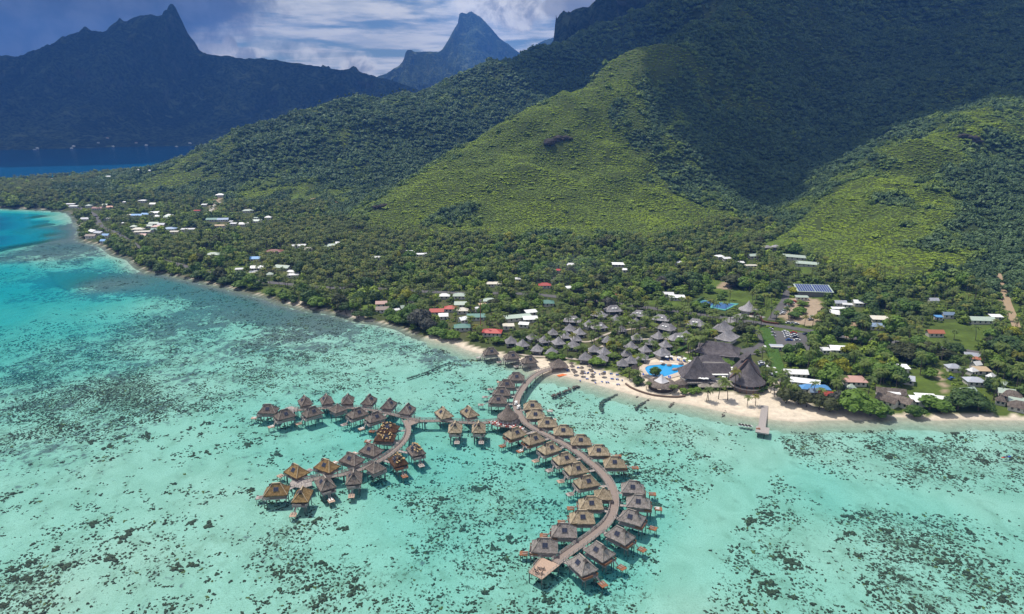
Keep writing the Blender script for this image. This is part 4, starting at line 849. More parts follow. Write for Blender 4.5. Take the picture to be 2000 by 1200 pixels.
# gangways bungalow -> nearest boardwalk
allp = np.array(w_main[1] + w_cross[1] + w_up[1] + w_dn[1] + [endd[1]])
for (root, (x, y)) in huts[:-3]:
    d = np.hypot(allp[:, 0] - x, allp[:, 1] - y); k = int(d.argmin())
    a = Vector((x, y)); b = Vector(allp[k]); dirn = (b - a).normalized(); p = a + dirn * 4.0; q = b - dirn * 1.2
    if (q - p).dot(dirn) < .4: continue
    inv_ = Matrix.Rotation(-root.rotation_euler.z, 2); pl = inv_ @ (p - a); ql = inv_ @ (q - a); u = (ql - pl); L = u.length; u = u.normalized(); v = Vector((-u.y, u.x)); g = MB()
    for i in range(max(1, int(L / .4))): c = pl + u * (i * .4 + .2); g.beam((c - v * .75).to_3d() + Vector((0, 0, ZD - .02)), (c + v * .75).to_3d() + Vector((0, 0, ZD - .02)), .36, .06)
    for s_ in (-.72, .72):
        A = pl + v * s_; B = ql + v * s_; g.beam((A.x, A.y, ZD + .9), (B.x, B.y, ZD + .9), .08, .08); g.beam((A.x, A.y, ZD - .12), (B.x, B.y, ZD - .12), .12, .18)
        for i in range(int(L / 1.5) + 2): c = A + (B - A) * min(1, i * 1.5 / L); g.box(c.x - .04, c.x + .04, c.y - .04, c.y + .04, ZD - .1, ZD + .9)
    g.obj('gangway', wood_g, root)
# ------------------------------------------------------------------ cone pavilion over the water
x, y = G(992, 822, 2.9)
cn_ = empty('cone_pavilion', (x, y, 0), 0, 'tall dark cone thatched pavilion where the boardwalks meet', 'pavilion')
m = MB(); m.lathe([(0.05, 12.2), (.5, 11.2), (1.3, 9.6), (2.5, 7.9), (3.9, 6.5), (5.2, 5.4), (5.35, 5.0), (4.6, 5.15)], 36, wob=.03); m.obj('roof', T_brown, cn_, True)
m = MB(); m.lathe([(3.9, 2.45), (3.9, 5.6)], 24); m.obj('walls', wood_g, cn_)
m = MB()
for k in range(12): a = k * math.pi / 6; m.box(math.cos(a) * 4.5 - .1, math.cos(a) * 4.5 + .1, math.sin(a) * 4.5 - .1, math.sin(a) * 4.5 + .1, 2.43, 5.4)
m.lathe([(4.55, 3.4), (4.55, 3.5), (4.45, 3.5)], 24); m.obj('veranda_rail', whitep, cn_)
m = MB(); m.cyl(0, 0, 2.2, 2.43, 6.2, 6.2, 28); m.obj('deck', wood_w, cn_)
for k in range(8): a = k * math.pi / 4; m = MB(); m.cyl(math.cos(a) * 5.2, math.sin(a) * 5.2, -2.9, 2.2, .2, .2, 8); m.obj('pile', conc, cn_)
tr_ = deckplat([(950, 824), (978, 819), (1010, 833), (1030, 843), (1024, 846), (998, 836), (970, 833)], 'dining terrace deck crowded with red and white seats below the cone pavilion', 2.39, wood_w, 0, 'all', name='dining_terrace')
for k in range(16):
    u = k / 15; a, b = (958 + u * 62, 826 + 2 * math.sin(k * 2.1) + u * 13); xx, yy = G(a, b, 2.5)
    r = empty('dining_table', (xx, yy, 2.41), rnd.random(), 'small table with red and white chairs, %s from the terrace west end' % nth(k) if k < 12 else 'small table with red and white chairs, %s from the terrace east end' % nth(15 - k), 'table', 'tables on the dining terrace')
    m = MB(); m.box(-.4, .4, -.4, .4, .7, .75); m.box(-.05, .05, -.05, .05, 0, .7); m.obj('table_top', whitep, r)
    for q in range(4):
        an = q * math.pi / 2; c = MB(); u_, v_ = .75 * math.cos(an), .75 * math.sin(an); c.box(u_ - .22, u_ + .22, v_ - .22, v_ + .22, 0.1, .45); c.box(u_ * 1.25 - .2, u_ * 1.25 + .2, v_ * 1.25 - .2, v_ * 1.25 + .2, .45, .85); c.obj('chair', redc if (k + q) % 3 else whitep, r)
# white shuttle cart on the boardwalk
def cart(px, py, label, z=2.5, rz=1.2):
    x, y = G(px, py, z); r = empty('golf_cart', (x, y, z), rz, label, 'cart'); m = MB(); m.box(-1.3, 1.3, -.6, .6, .3, .75); m.box(-.5, .4, -.55, .55, .75, 1.05); m.obj('body', whitep, r)
    m = MB(); m.box(-1.2, .9, -.62, .62, 1.85, 1.95); [m.box(a - .03, a + .03, b - .03, b + .03, .7, 1.85) for a in (-1.1, .8) for b in (-.55, .55)]; m.obj('canopy', whitep, r)
    for a in (-.9, .9):
        for b in (-.55, .55): w = MB(); w.add([(a + .25 * math.cos(k * .7854), b + s_ * .08, .27 + .25 * math.sin(k * .7854)) for s_ in (-1, 1) for k in range(8)], [tuple(range(8)), tuple(reversed(range(8, 16)))] + [(k, (k + 1) % 8, 8 + (k + 1) % 8, 8 + k) for k in range(8)]); w.obj('wheel', wood_d, r)
cart(1008, 791, 'white shuttle cart with a roof on the boardwalk above the cone pavilion'); cart(1013, 799, 'small white shuttle cart on the boardwalk beside the cone pavilion', rz=1.0)
# ------------------------------------------------------------------ entrance pavilion, jetty, rafts, groynes
x, y, z = GT(1091, 722)
ep = empty('entrance_pavilion', (x, y, z), .2, 'square brown thatched pavilion where the boardwalk meets the beach', 'pavilion'); BLOCK.append((x, y, 8))
m = MB(); hip_roof(m, 10.5, 9, 1.2, 2.7, 6.8, 0, .35, 9, .3, 6, .1); m.obj('roof', T_brown, ep)

for a in (-3.8, 0, 3.8):
    for b in (-3.3, 3.3): m = MB(); m.cyl(a, b, -.6, 3.2, .14, .14, 8); m.obj('post', wood_w, ep)
m = MB(); m.box(-3, 3, .5, 3.2, 0, 2.4); m.obj('walls', wood_w, ep)
x, y, z = GT(1098, 733); m = MB(); m.box(-3, 3, -1.4, 1.4, .02, .1); kk = m.obj('kayak_mat', orangec); kk.location = (x, y, z + .03); kk.rotation_euler = (0, 0, .5); tag(kk, 'orange mat laid on the sand in front of the entrance pavilion', 'mat')
def jetty():
    a = G(1494, 792, 1.2); b = G(1488, 834, 1.2); root = empty('jetty', (b[0], b[1], 0), math.atan2(a[1] - b[1], a[0] - b[0]), 'grey timber jetty with a wider landing at its end', 'jetty'); L = math.dist(a, b); m = MB()
    for i in range(int(L / .5)): m.box(i * .5, i * .5 + .44, -1.7, 1.7, 1.2, 1.32)
    m.obj('deck', wood_g, root); m = MB()
    for i in range(14): m.box(-7 + i * .5, -7 + i * .5 + .46, -3.6, 2.6, 1.19, 1.33)
    m.box(-7, 0, -3.5, 2.5, .7, 1.15); m.obj('landing', wood_g, root)
    for i in range(9):
        for s_ in (-1.5, 1.5): p = MB(); p.cyl(-6 + i * (L + 4) / 9, s_, -2.5, 1.2, .18, .18, 7); p.obj('pile', wood_d, root)
    bb = MB(); bb.box(-4, -3, .6, 1.6, 1.34, 1.9); bb.box(-4, -3.1, 1.7, 2.4, 1.34, 1.7); tag(bb.obj('crate', wood_o), 'brown crates stacked on the jetty landing', 'crate').matrix_world = Matrix.Translation(root.location) @ Matrix.Rotation(root.rotation_euler.z, 4, 'Z')
jetty()
raft = None
for i in range(4):
    x, y = G(1446 + i * 6.3, 830 + i * .9, .3); rl = 'small white moored pedal boat, %s of four in the row beside the jetty' % nth(i)
    if raft is None:
        raft = empty('pedal_boat', (x, y, 0), .2, rl, 'boat', 'pedal boats moored beside the jetty')
        for s_ in (-.55, .55): h = MB(); h.add([(-1.1, s_ - .25, .0), (1.0, s_ - .25, 0), (1.4, s_, .25), (1.0, s_ + .25, 0), (-1.1, s_ + .25, 0), (-1.1, s_ - .25, .45), (1.0, s_ - .25, .45), (1.45, s_, .5), (1.0, s_ + .25, .45), (-1.1, s_ + .25, .45)], [(0, 1, 6, 5), (1, 2, 7, 6), (2, 3, 8, 7), (3, 4, 9, 8), (4, 0, 5, 9), (5, 6, 7, 8, 9), (4, 3, 2, 1, 0)]); h.obj('hull', whitep, raft)
        h = MB(); h.box(-.8, .5, -.8, .8, .46, .6); h.box(-.6, -.4, -.7, .7, .6, 1.0); h.obj('seat', wood_d, raft)
    else: dup(raft, (x, y, 0), .2, rl)
rock_m = simple('groyne_rock', (.14, .12, .10), .95, .5, 1.2, .6)
def rocks(px_pts, w, label, zt=.5, sz=.55, name='rock_groyne', z0=-.8):
    pts = smooth_path([G(a, b, 0) for a, b in px_pts], 1.0); VV, FF = [], []; n = 0; iv, iff = ico(1)
    for (a, b) in pts:
        for _ in range(int(3 * w)):
            s_ = sz * rnd.uniform(.6, 1.3); v = iv * np.array((s_, s_ * rnd.uniform(.7, 1.2), s_ * .7)) * (1 + .25 * RS.rand(len(iv), 1)) + np.array((a + rnd.uniform(-w, w) * .5, b + rnd.uniform(-w, w) * .5, rnd.uniform(z0, zt - .3)))
            VV.append(v); FF.append(iff + n); n += len(v)
    return tag(link(name, npmesh(name, np.concatenate(VV), np.concatenate(FF), [rock_m])), label, 'groyne')
rocks([(1080, 773), (1100, 765), (1128, 754)], 2.2, 'pile of grey boulders forming a groyne nearest the boardwalk')
rocks([(1176, 801), (1174, 790), (1182, 780), (1205, 769)], 1.6, 'curved sunken rock groyne off the middle of the beach', -.1)
rocks([(1241, 796), (1258, 785), (1270, 779)], 1.4, 'short straight dark groyne below the beach bar', .2)
rocks([(1244, 776), (1249, 773)], .9, 'tiny dark groyne stub below the beach wall', .3); rocks([(1308, 793), (1317, 787)], 1.1, 'stubby dark groyne on the beach in front of the restaurant', .3); rocks([(1411, 812), (1419, 803)], 1.2, 'small dark groyne left of the jetty', .3)
rocks([(795, 737), (815, 731), (840, 722), (860, 713), (880, 706)], 1.0, 'thin sunken rock line left of the rocky shore', -.4, .5)
# ------------------------------------------------------------------ beach wall and walkways on shore
def strip(px_pts, w, z0, h, name, label, cat, mat, lift=0.0, kind=None, world=False):
    pts = smooth_path([GT(a, b)[:2] for a, b in px_pts], 2.0) if not world else px_pts; n = len(pts); m = MB(); vs = []
    for i, p in enumerate(pts):
        d = (Vector(pts[min(i + 1, n - 1)]) - Vector(pts[max(i - 1, 0)])).normalized(); nn_ = Vector((-d.y, d.x)) * w / 2; zz = float(hz(p[0], p[1]))
        zz = zz + lift
        if h > .05: vs += [(p[0] - nn_.x, p[1] - nn_.y, zz - .8), (p[0] + nn_.x, p[1] + nn_.y, zz - .8), (p[0] + nn_.x, p[1] + nn_.y, zz + h), (p[0] - nn_.x, p[1] - nn_.y, zz + h)]
        else: vs += [(p[0] - nn_.x, p[1] - nn_.y, max(zz, float(hz(p[0] - nn_.x, p[1] - nn_.y)) + lift)), (p[0] + nn_.x, p[1] + nn_.y, max(zz, float(hz(p[0] + nn_.x, p[1] + nn_.y)) + lift))]
    fs = []
    if h > .05:
        for i in range(n - 1):
            a = i * 4; fs += [(a, a + 4, a + 7, a + 3), (a + 1, a + 2, a + 6, a + 5), (a + 3, a + 7, a + 6, a + 2)]
        fs += [(0, 1, 2, 3), (4 * n - 4, 4 * n - 1, 4 * n - 2, 4 * n - 3)]
    else:
        for i in range(n - 1): a = i * 2; fs.append((a, a + 2, a + 3, a + 1) if False else (a + 1, a + 3, a + 2, a))
    m.add(vs, fs); o = m.obj(name, mat)
    if o.data.polygons[0].normal.z < 0 and h <= .05: o.data.flip_normals()
    return tag(o, label, cat, kind=kind), pts
stonew = simple('stone_wall', (.17, .12, .09), .95, .45, 1.5, .5)
bw, _ = strip([(1222, 751), (1230, 757), (1242, 763), (1256, 768), (1274, 773), (1300, 776), (1322, 777), (1338, 775)], .8, 0, .9, 'beach_wall', 'curved brown stone retaining wall between the beach bar and the sand', 'wall', stonew)

def kayak(px, py, lab, mat):
    x, y = G(px, py, 0); r = empty('kayak', (x, y, .02), .3, lab, 'kayak'); m = MB(); pts = [(-2.2, 0), (-1.4, .32), (0, .42), (1.4, .32), (2.2, 0), (1.4, -.32), (0, -.42), (-1.4, -.32)]; m.add([(a * .85, b * .6, -.08) for a, b in pts] + [(a, b, .22) for a, b in pts] + [(a * .8, b * .6, .16) for a, b in pts], [tuple(reversed(range(8)))] + [(i, (i + 1) % 8, 8 + (i + 1) % 8, 8 + i) for i in range(8)] + [(8 + i, 8 + (i + 1) % 8, 16 + (i + 1) % 8, 16 + i) for i in range(8)] + [tuple(range(16, 24))]); m.obj('hull', mat, r)
    m = MB(); m.box(-.5, .1, -.22, .22, .17, .3); m.box(-.55, -.45, -.2, .2, .3, .55); m.obj('seat', wood_d, r)
kayak(1968, 893, 'bright blue kayak drifting over the reef at the right edge of the lagoon', bluec); kayak(1962, 894, 'red kayak drifting beside the blue one at the right edge of the lagoon', redc)

basalt_m = simple('basalt', (.045, .038, .033), .95, .5, .5, .6)
def outcrop(lst, lab):
    VV, FF = [], []; n = 0; iv, iff = ico(1)
    for a, b, r_ in lst:
        x, y, z = GT(a, b)
        for _ in range(7): s_ = r_ * rnd.uniform(.5, 1.1); v = iv * np.array((s_ * 1.5, s_, s_ * .7)) * (1 + .35 * RS.rand(len(iv), 1)) + np.array((x + rnd.uniform(-r_, r_) * 1.4, y + rnd.uniform(-r_, r_), z + rnd.uniform(-.3, .5) * r_)); VV.append(v); FF.append(iff + n); n += len(v)
        BLOCK.append((x, y, r_ * 1.6)); BLOCK.append((x, y - r_ * 1.6, r_))
    tag(link('rock_outcrop', npmesh('rock_outcrop', np.concatenate(VV), np.concatenate(FF), [basalt_m])), lab, 'rock')
outcrop([(1068, 280, 4), (1080, 276, 4.5), (1094, 273, 5), (1108, 271, 4)], 'dark basalt outcrop breaking the fern on the middle slope')
outcrop([(1884, 268, 4), (1894, 272, 5), (1902, 278, 4)], 'dark rock outcrop below the top of the right spur')
outcrop([(738, 406, 3), (748, 404, 3.5)], 'small dark rock patch near the foot of the middle slope')
# ------------------------------------------------------------------ grey garden bungalows (pyramid and larger hip roofs), built once and copied
def gb_proto(L, Wd, rdg, h0, h1, name, lab, group, dormer=False, mat=None):
    r = empty(name, (0, -9999, 0), 0, lab, 'bungalow', group)
    m = MB(); hip_roof(m, L, Wd, rdg, h0, h1, 0, .42, 8, .22, 7, .04, flare=.25); ro = m.obj('roof', mat or T_slate, r)
    if dormer:
        d = MB(); [d.add([(a - .7, -Wd * .30, h0 + 1.1), (a + .7, -Wd * .30, h0 + 1.1), (a + .7, -Wd * .30, h0 + 2.0), (a - .7, -Wd * .30, h0 + 2.0), (a - .7, -Wd * .12, h0 + 2.2), (a + .7, -Wd * .12, h0 + 2.2)], [(0, 1, 2, 3), (3, 2, 5, 4), (1, 5, 2), (0, 3, 4)]) for a in (-1.1, 1.1)]; d.obj('dormer', whitep, ro)
    m = MB(); m.box(-L * .36, L * .36, -Wd * .34, Wd * .36, -.5, h0 + .35); m.obj('walls', wallm, r)
    m = MB(); m.box(-L * .25, L * .25, -Wd * .345 - .03, -Wd * .345 + .02, .3, h0 - .25); m.obj('window', glassm, r)
    m = MB(); m.box(-L * .42, L * .42, -Wd * .5, -Wd * .34, -.4, .12); [m.box(a - .09, a + .09, -Wd * .45 - .09, -Wd * .45 + .09, .1, h0) for a in (-L * .36, L * .36)]; m.obj('porch', wood_d, r)
    return r
gsm = gb_proto(7.3, 7.3, .3, 2.4, 6.5, 'garden_bungalow', 'grey pyramid roofed garden bungalow', 'grey garden bungalows')
glg = gb_proto(12.5, 8.4, 4.8, 2.6, 6.3, 'garden_villa', 'large grey hip roofed villa', 'large grey garden villas', True)
gsm_px = [(998, 666), (1021, 672), (1049, 681), (1077, 687), (1063, 664), (1080, 649), (1040, 658), (1112, 642), (1106, 656), (1132, 649), (1125, 661), (1119, 674), (1091, 668), (1180, 687), (1143, 698), (1176, 700), (1214, 643), (1204, 622), (1242, 630), (1224, 690),
          (1216, 709), (1254, 697), (1260, 682), (1244, 659), (1232, 676), (1292, 690), (1286, 657), (1160, 682), (1300, 673), (1299, 688), (1340, 653), (1232, 704), (1150, 634), (1186, 664), (1270, 668), (1310, 640)]
glg_px = [(1169, 637, .3), (1118, 625, -.2), (1170, 614, -.5), (1198, 605, .15), (1249, 614, -.45), (1291, 622, -.4), (1359, 632, -.6), (1300, 640, -.7), (1325, 660, .2)]
poolc = GT(1300, 722)
def place_rank(px_list, proto, noun, landmark_xy, landmark, extra=(), dz=3.2, br=4.8, scale=None, rz=None, blockfront=True):
    items = []
    for q in px_list:
        x, y, z = GT(q[0], q[1], dz); items.append((x, y, z, q))
    items.sort(key=lambda i: math.hypot(i[0] - landmark_xy[0], i[1] - landmark_xy[1])); out = []
    for k, (x, y, z, q) in enumerate(items):
        rr = (rz if rz is not None else (q[2] if len(q) > 2 else rnd.uniform(-.4, .6))); sc_ = (scale or 1) * rnd.uniform(.93, 1.08)
        lab = '%s, %s to %s' % (noun, ORD[k] if k < len(ORD) else 'far', landmark)
        if k == 0: proto.location = (x, y, z); proto.rotation_euler = (0, 0, rr); proto.scale = (sc_,) * 3; proto['label'] = lab; o = proto
        else: o = dup(proto, (x, y, z), rr, lab, sc_)
        out.append(o); BLOCK.append((x, y, br)); 
        if blockfront: BLOCK.append((x, y - br * .8, br * .55))
    return out
place_rank(gsm_px, gsm, 'small grey shingled garden bungalow with pyramid roof', poolc, 'the swimming pool')
place_rank(glg_px, glg, 'large grey hip roofed garden villa', poolc, 'the swimming pool', br=7)
# double gabled reception houses
def gable_roof(m, L, Wd, z0, z1, mi=0, over=.0, sag=0.3, sub=5, thick=.25):
    """gable along x, concave faces, closed"""
    vs = []; n = sub + 1
    for e in (-1, 1):
        for s_ in (-1, 1):
            for k in range(n):
                q = k / sub; vs.append((e * (L / 2 + over * q), s_ * Wd / 2 * (1 - q), z0 + (z1 - z0) * q - sag * math.sin(math.pi * q)))
    fs = []
    for s_ in (0, 1):
        for k in range(sub):
            a = s_ * n + k; b = (2 + s_) * n + k; fs.append((a, b, b + 1, a + 1) if s_ == 0 else (b, a, a + 1, b + 1))
    base = len(vs); vs += [(x, y, z - thick) for x, y, z in vs[:base]]
    for s_ in (0, 1):
        for k in range(sub):
            a = base + s_ * n + k; b = base + (2 + s_) * n + k; fs.append((b, a, a + 1, b + 1) if s_ == 0 else (a, b, b + 1, a + 1))
        a = s_ * n; b = (2 + s_) * n; fs.append((a, base + a, base + b, b) if s_ == 0 else (b, base + b, base + a, a))
    for e in (0, 2):
        for s_ in (0, 1):
            for k in range(sub):
                a = (e + s_) * n + k; fs.append((a, a + 1, base + a + 1, base + a))
    m.add(vs, fs, mi)
def big(name, label, px, py, dz, rz, parts, br=12):
    x, y, z = GT(px, py, dz); r = empty(name, (x, y, z), rz, label, 'building'); BLOCK.append((x, y, br))
    for nm, mb, mats in parts: mb.obj(nm, mats, r)
    return r
m1 = MB(); gable_roof(m1, 11, 13, 3.4, 8.2, over=-1.5, sag=.7); m2 = MB(); m2.box(-4.6, 4.6, -5, 5, -.5, 4); 
for k, (a, b, rz_) in enumerate([(1411, 638, .95), (1420, 655, .85)]):
    m1 = MB(); hip_roof(m1, 15, 12, 7, 3.4, 8.4, 0, .8, 9, .3, 7, .03, flare=.4); m2 = MB(); m2.box(-5.6, 5.6, -4.4, 4.4, -.5, 4)
    big('reception_house', ['grey sweeping roofed reception house nearer the road', 'grey sweeping roofed reception house nearer the dark restaurant roofs'][k], a, b, 5, rz_, [('roof', m1, T_slate), ('walls', m2, wallm)])
m1 = MB(); hip_roof(m1, 26, 19, 14, 3.2, 9.0, 0, 1.0, 12, .3, 8, .03, flare=.8); m2 = MB(); m2.box(-10, 10, -7, 7, -.5, 4)
big('lobby_hall', 'long dark shingled hall behind the restaurant', 1403, 680, 5, -.38, [('roof', m1, T_dark), ('walls', m2, wallm)], 14)
m1 = MB(); hip_roof(m1, 19, 13, 8, 3.0, 7.4, 0, .8, 12, .3, 8, .03, flare=.4); m2 = MB(); m2.box(-7, 7, -4.4, 4.4, -.5, 4)
big('lobby_wing', 'dark shingled wing between the long hall and the restaurant', 1389, 703, 4, -.05, [('roof', m1, T_dark), ('walls', m2, wallm)], 11)
# restaurant: left steep pyramid roof, link, great round ended roof with lantern gable
x, y, z = GT(1410, 752, 0); rest = empty('restaurant', (x, y, z), 0, 'large dark shingled beach restaurant with a round ended steep roof', 'restaurant')
K = 3.27  # px per metre here
def rx(px): return (px - 1410) / K
m = MB()
hip_roof(m, 18.5, 15, .6, 4.2, 15.2, 0, 1.2, 12, .35, 9, .03, flare=.9)
o = m.obj('steep_roof', T_dark, rest); o.location = (rx(1366), 5.4, 0)
m = MB(); gable_roof(m, 18, 11, 4.0, 8.6, sag=.4); o = m.obj('link_roof', T_dark, rest); o.location = (rx(1404), 10.5, 0)
m = MB()
prof = [(.3, 15.6), (1.3, 13.6), (2.7, 11.2), (4.4, 8.9), (6.4, 6.8), (8.4, 5.2), (9.4, 4.5), (8.6, 4.5)]
m.lathe(prof, 40, 0, 0)
# rear part sweeping back from the round end as a high gable
n = 8; vs = []
for e in range(7):
    yy = 3.0 + e * 3.2; top = 16.2 + 1.2 * math.sin(e / 6 * math.pi) - max(0, e - 3) * 1.1
    for s_ in (-1, 1):
        for k in range(n + 1):
            q = k / n; vs.append((s_ * (9.3 - e * .3) * (1 - q) + e * 1.0, yy, 4.6 + (top - 4.6) * (q ** 1.2)))
fs = []
for k in range(n): fs.append((k, k + 1, n + 1 + k + 1, n + 1 + k))
for e in range(6):
    for s_ in (0, 1):
        for k in range(n):
            a = (e * 2 + s_) * (n + 1) + k; b = a + 2 * (n + 1); fs.append((a, b, b + 1, a + 1) if s_ else (b, a, a + 1, b + 1))
e = 6
for k in range(n): a = (e * 2) * (n + 1) + k; b = (e * 2 + 1) * (n + 1) + k; fs.append((a, b, b + 1, a + 1))
m.add(vs, fs); o = m.obj('round_roof', T_dark, rest); o.location = (rx(1451), -4.6, 0); rr_ = o
m = MB(); m.add([(-2.2, 4.0, 14.6), (2.6, 4.0, 14.6), (1.0, 2.0, 19.6), (-2.6, 11.5, 14.0), (4.6, 11.5, 14.0), (2.6, 12, 17.6)], [(0, 1, 2), (1, 4, 5, 2), (3, 0, 2, 5), (4, 3, 5)]); m.obj('lantern_gable', T_dark, rr_)
pk = simple('pink_ridge_capping', (.30, .17, .13), .8)
for a, b in [((-9.2, 3.0, 4.9), (-.2, 3.0, 16.0)), ((9.2, 3.0, 4.9), (.4, 3.0, 15.8)), ((6.4, 9, 9.0), (8.4, 16, 9.3))]:
    m = MB(); m.beam(a, b, .35, .3); m.obj('ridge_capping', pk, rr_)
m = MB(); m.box(rx(1343), rx(1392), .8, 12, -1, 4.6); m.box(rx(1392), rx(1425), 4, 12, -1, 4.4); m.box(rx(1451) - 7, rx(1451) + 9, -2, 15, -1, 5); m.obj('walls', whitep, rest)
m = MB(); m.lathe([(7.8, -1), (7.8, 5.2)], 28, rx(1451), -4.6); m.obj('round_wall', wood_w, rest)
m = MB(); m.lathe([(8.1, 2.3), (9.3, 2.3), (9.3, 2.75), (8.1, 2.75)], 32, rx(1451), -4.6); m.box(rx(1343), rx(1425), -3.2, .8, 2.2, 2.5); m.obj('balcony', wood_g, rest)
m = MB(); m.lathe([(9.25, 3.3), (9.25, 3.45)], 32, rx(1451), -4.6); m.box(rx(1343), rx(1425), -3.2, -3.05, 3.3, 3.4)
for k in range(20): m.box(rx(1343) + k * 1.27, rx(1343) + k * 1.27 + .08, -3.2, -3.1, 2.5, 3.35)
m.obj('balcony_rail', wood_d, rest)
m = MB(); m.lathe([(7.85, 2.8), (7.85, 4.5)], 28, rx(1451), -4.6, a0=math.pi, a1=2 * math.pi); m.box(rx(1346), rx(1390), .72, .78, 2.6, 4.2); m.box(rx(1394), rx(1422), 3.9, 3.98, 2.6, 4.0); m.obj('window', glassm, rest)
for k in range(9): a = math.pi + k * math.pi / 8; m = MB(); m.cyl(rx(1452) + 8.9 * math.cos(a), -4.6 + 8.9 * math.sin(a), -1, 4.6, .16, .16, 7); m.obj('post', wood_o, rest)
m = MB(); hip_roof(m, 7.5, 4.5, 3, 2.0, 3.3, 0, .1, 6, .15, 4, .05); o = m.obj('canopy_roof', T_capg, rest); o.location = (rx(1374), -4.6, -.6)
m = MB(); hip_roof(m, 13, 5, 8, 2.0, 3.5, 0, .1, 6, .15, 4, .05); o = m.obj('canopy_roof', T_capg, rest); o.location = (rx(1407), -4.4, -.6)
m = MB()
for k in range(10): m.box(rx(1418) + k * .5, rx(1418) + k * .5 + 2.2, -4 - k * .7, -3.2 - k * .7, 2.2 - k * .28, 2.35 - k * .28)
m.obj('stairs', conc, rest)
for a, b, r_ in [(1366, 722, 11), (1404, 728, 10), (1452, 728, 13), (1465, 708, 12), (1452, 752, 9), (1400, 752, 8), (1370, 752, 8), (1385, 765, 6)]: q = GT(a, b); BLOCK.append((q[0], q[1], r_))
# parasols of the restaurant balcony and pool
def parasol_proto(name, lab, r, h, mat, group, n=8, drop=.5, thick=.06, ragged=0):
    o = empty(name, (0, -9999, 0), 0, lab, 'parasol', group); m = MB(); m.lathe([(.03, h + drop), (r * .5, h + drop * .5), (r, h), (r * .97, h - thick)], n, wob=ragged); m.obj('canopy', mat, o)
    m = MB(); m.cyl(0, 0, 0, h + drop * .6, .05, .05, 6); m.cyl(0, 0, 0, .08, .3, .3, 8); m.obj('pole', wood_d, o); return o
wp = parasol_proto('white_parasol', 'white parasol', 1.5, 2.3, whitep, 'white parasols of the pool and restaurant', 4, .45)
wp_px = [(1302, 698), (1311, 697), (1326, 699), (1337, 701), (1347, 706), (1349, 711), (1292, 707), (1366, 746, 2.3), (1372, 747, 2.3), (1379, 747, 2.3), (1389, 745, 2.3), (1412, 744, 2.3), (1344, 716)]
items = sorted(wp_px); lastp = None
for k, q in enumerate(items):
    x, y, z = GT(q[0], q[1] + (6 if len(q) < 3 else 8)); zz = z + (2.5 if len(q) > 2 else .03)
    lab = 'white square parasol, %s counting from the pool’s west side towards the restaurant' % nth(k) if k < 12 else 'white square parasol closest to the round restaurant roof'
    lab = lab.replace('’', "'")
    if k == 0: wp.location = (x, y, zz); wp['label'] = lab; wp.rotation_euler = (0, 0, .4)
    else: dup(wp, (x, y, zz), rnd.uniform(.1, .8), lab)
tp = parasol_proto('thatched_parasol', 'thatched parasol', 1.5, 2.0, T_brown, 'thatched beach parasols', 12, 1.1, .2, .06)
tp_px = [(1117, 722), (1123, 733), (1136, 725), (1137, 736), (1156, 731), (1157, 743), (1178, 737), (1151, 722), (1116, 716)]
items = sorted(tp_px)
for k, q in enumerate(items):
    x, y, z = GT(q[0], q[1]); lab = 'brown thatched beach parasol, %s along the sand from the entrance pavilion' % nth(k)
    if k == 0: tp.location = (x, y, z); tp['label'] = lab
    else: dup(tp, (x, y, z), rnd.random() * 3, lab, rnd.uniform(.9, 1.1))
sl_ = empty('sun_lounger', (0, -9999, 0), 0, 'blue lounger', 'sun lounger', 'blue sun loungers on the beach'); m = MB(); m.box(-.33, .33, -.95, .35, .28, .38); m.add([(-.33, .35, .38), (.33, .35, .38), (.33, .95, .85), (-.33, .95, .85), (-.33, .35, .28), (.33, .35, .28), (.33, .95, .75), (-.33, .95, .75)], [(0, 1, 2, 3), (4, 7, 6, 5), (0, 3, 7, 4), (1, 5, 6, 2), (2, 6, 7, 3)]); m.obj('cushion', bluec, sl_)
m = MB(); [m.box(a - .04, a + .04, b - .04, b + .04, 0, .28) for a in (-.28, .28) for b in (-.8, .3)]; m.obj('frame', whitep, sl_)
sun_px = [(1107, 723), (1109, 724), (1111, 722), (1128, 718), (1130, 718), (1143, 729), (1147, 729), (1149, 728), (1145, 740), (1148, 740), (1171, 731), (1180, 727), (1182, 727), (1192, 730), (1195, 730), (1204, 732), (1207, 732), (1194, 740), (1197, 740), (1204, 741), (1207, 741), (1176, 746), (1184, 747), (1188, 747), (1205, 751), (1209, 751), (1215, 743), (1121, 728), (1162, 728), (1163, 748), (1133, 744), (1223, 734), (1226, 735)]
for k, q in enumerate(sorted(sun_px)):
    x, y, z = GT(q[0], q[1] + 1); lab = 'blue cushioned sun lounger on the sand, %s to the entrance pavilion' % ORD[k]
    if k == 0: sl_.location = (x, y, z + .02); sl_['label'] = lab
    else: dup(sl_, (x, y, z + .02), rnd.uniform(-.3, .3) + math.pi, lab)
sl2 = None
for k, q in enumerate([(1302, 703), (1305, 704), (1311, 703), (1313, 703), (1323, 704), (1326, 705), (1335, 706), (1338, 707), (1306, 738), (1309, 739), (1256, 733), (1258, 735)]):
    x, y, z = GT(*q); dup(sl_, (x, y, z + .1), rnd.uniform(-.3, .3), 'blue cushioned sun lounger on the paved pool edge, %s clockwise from the west parasols' % nth(k))['group'] = 'blue sun loungers around the pool'
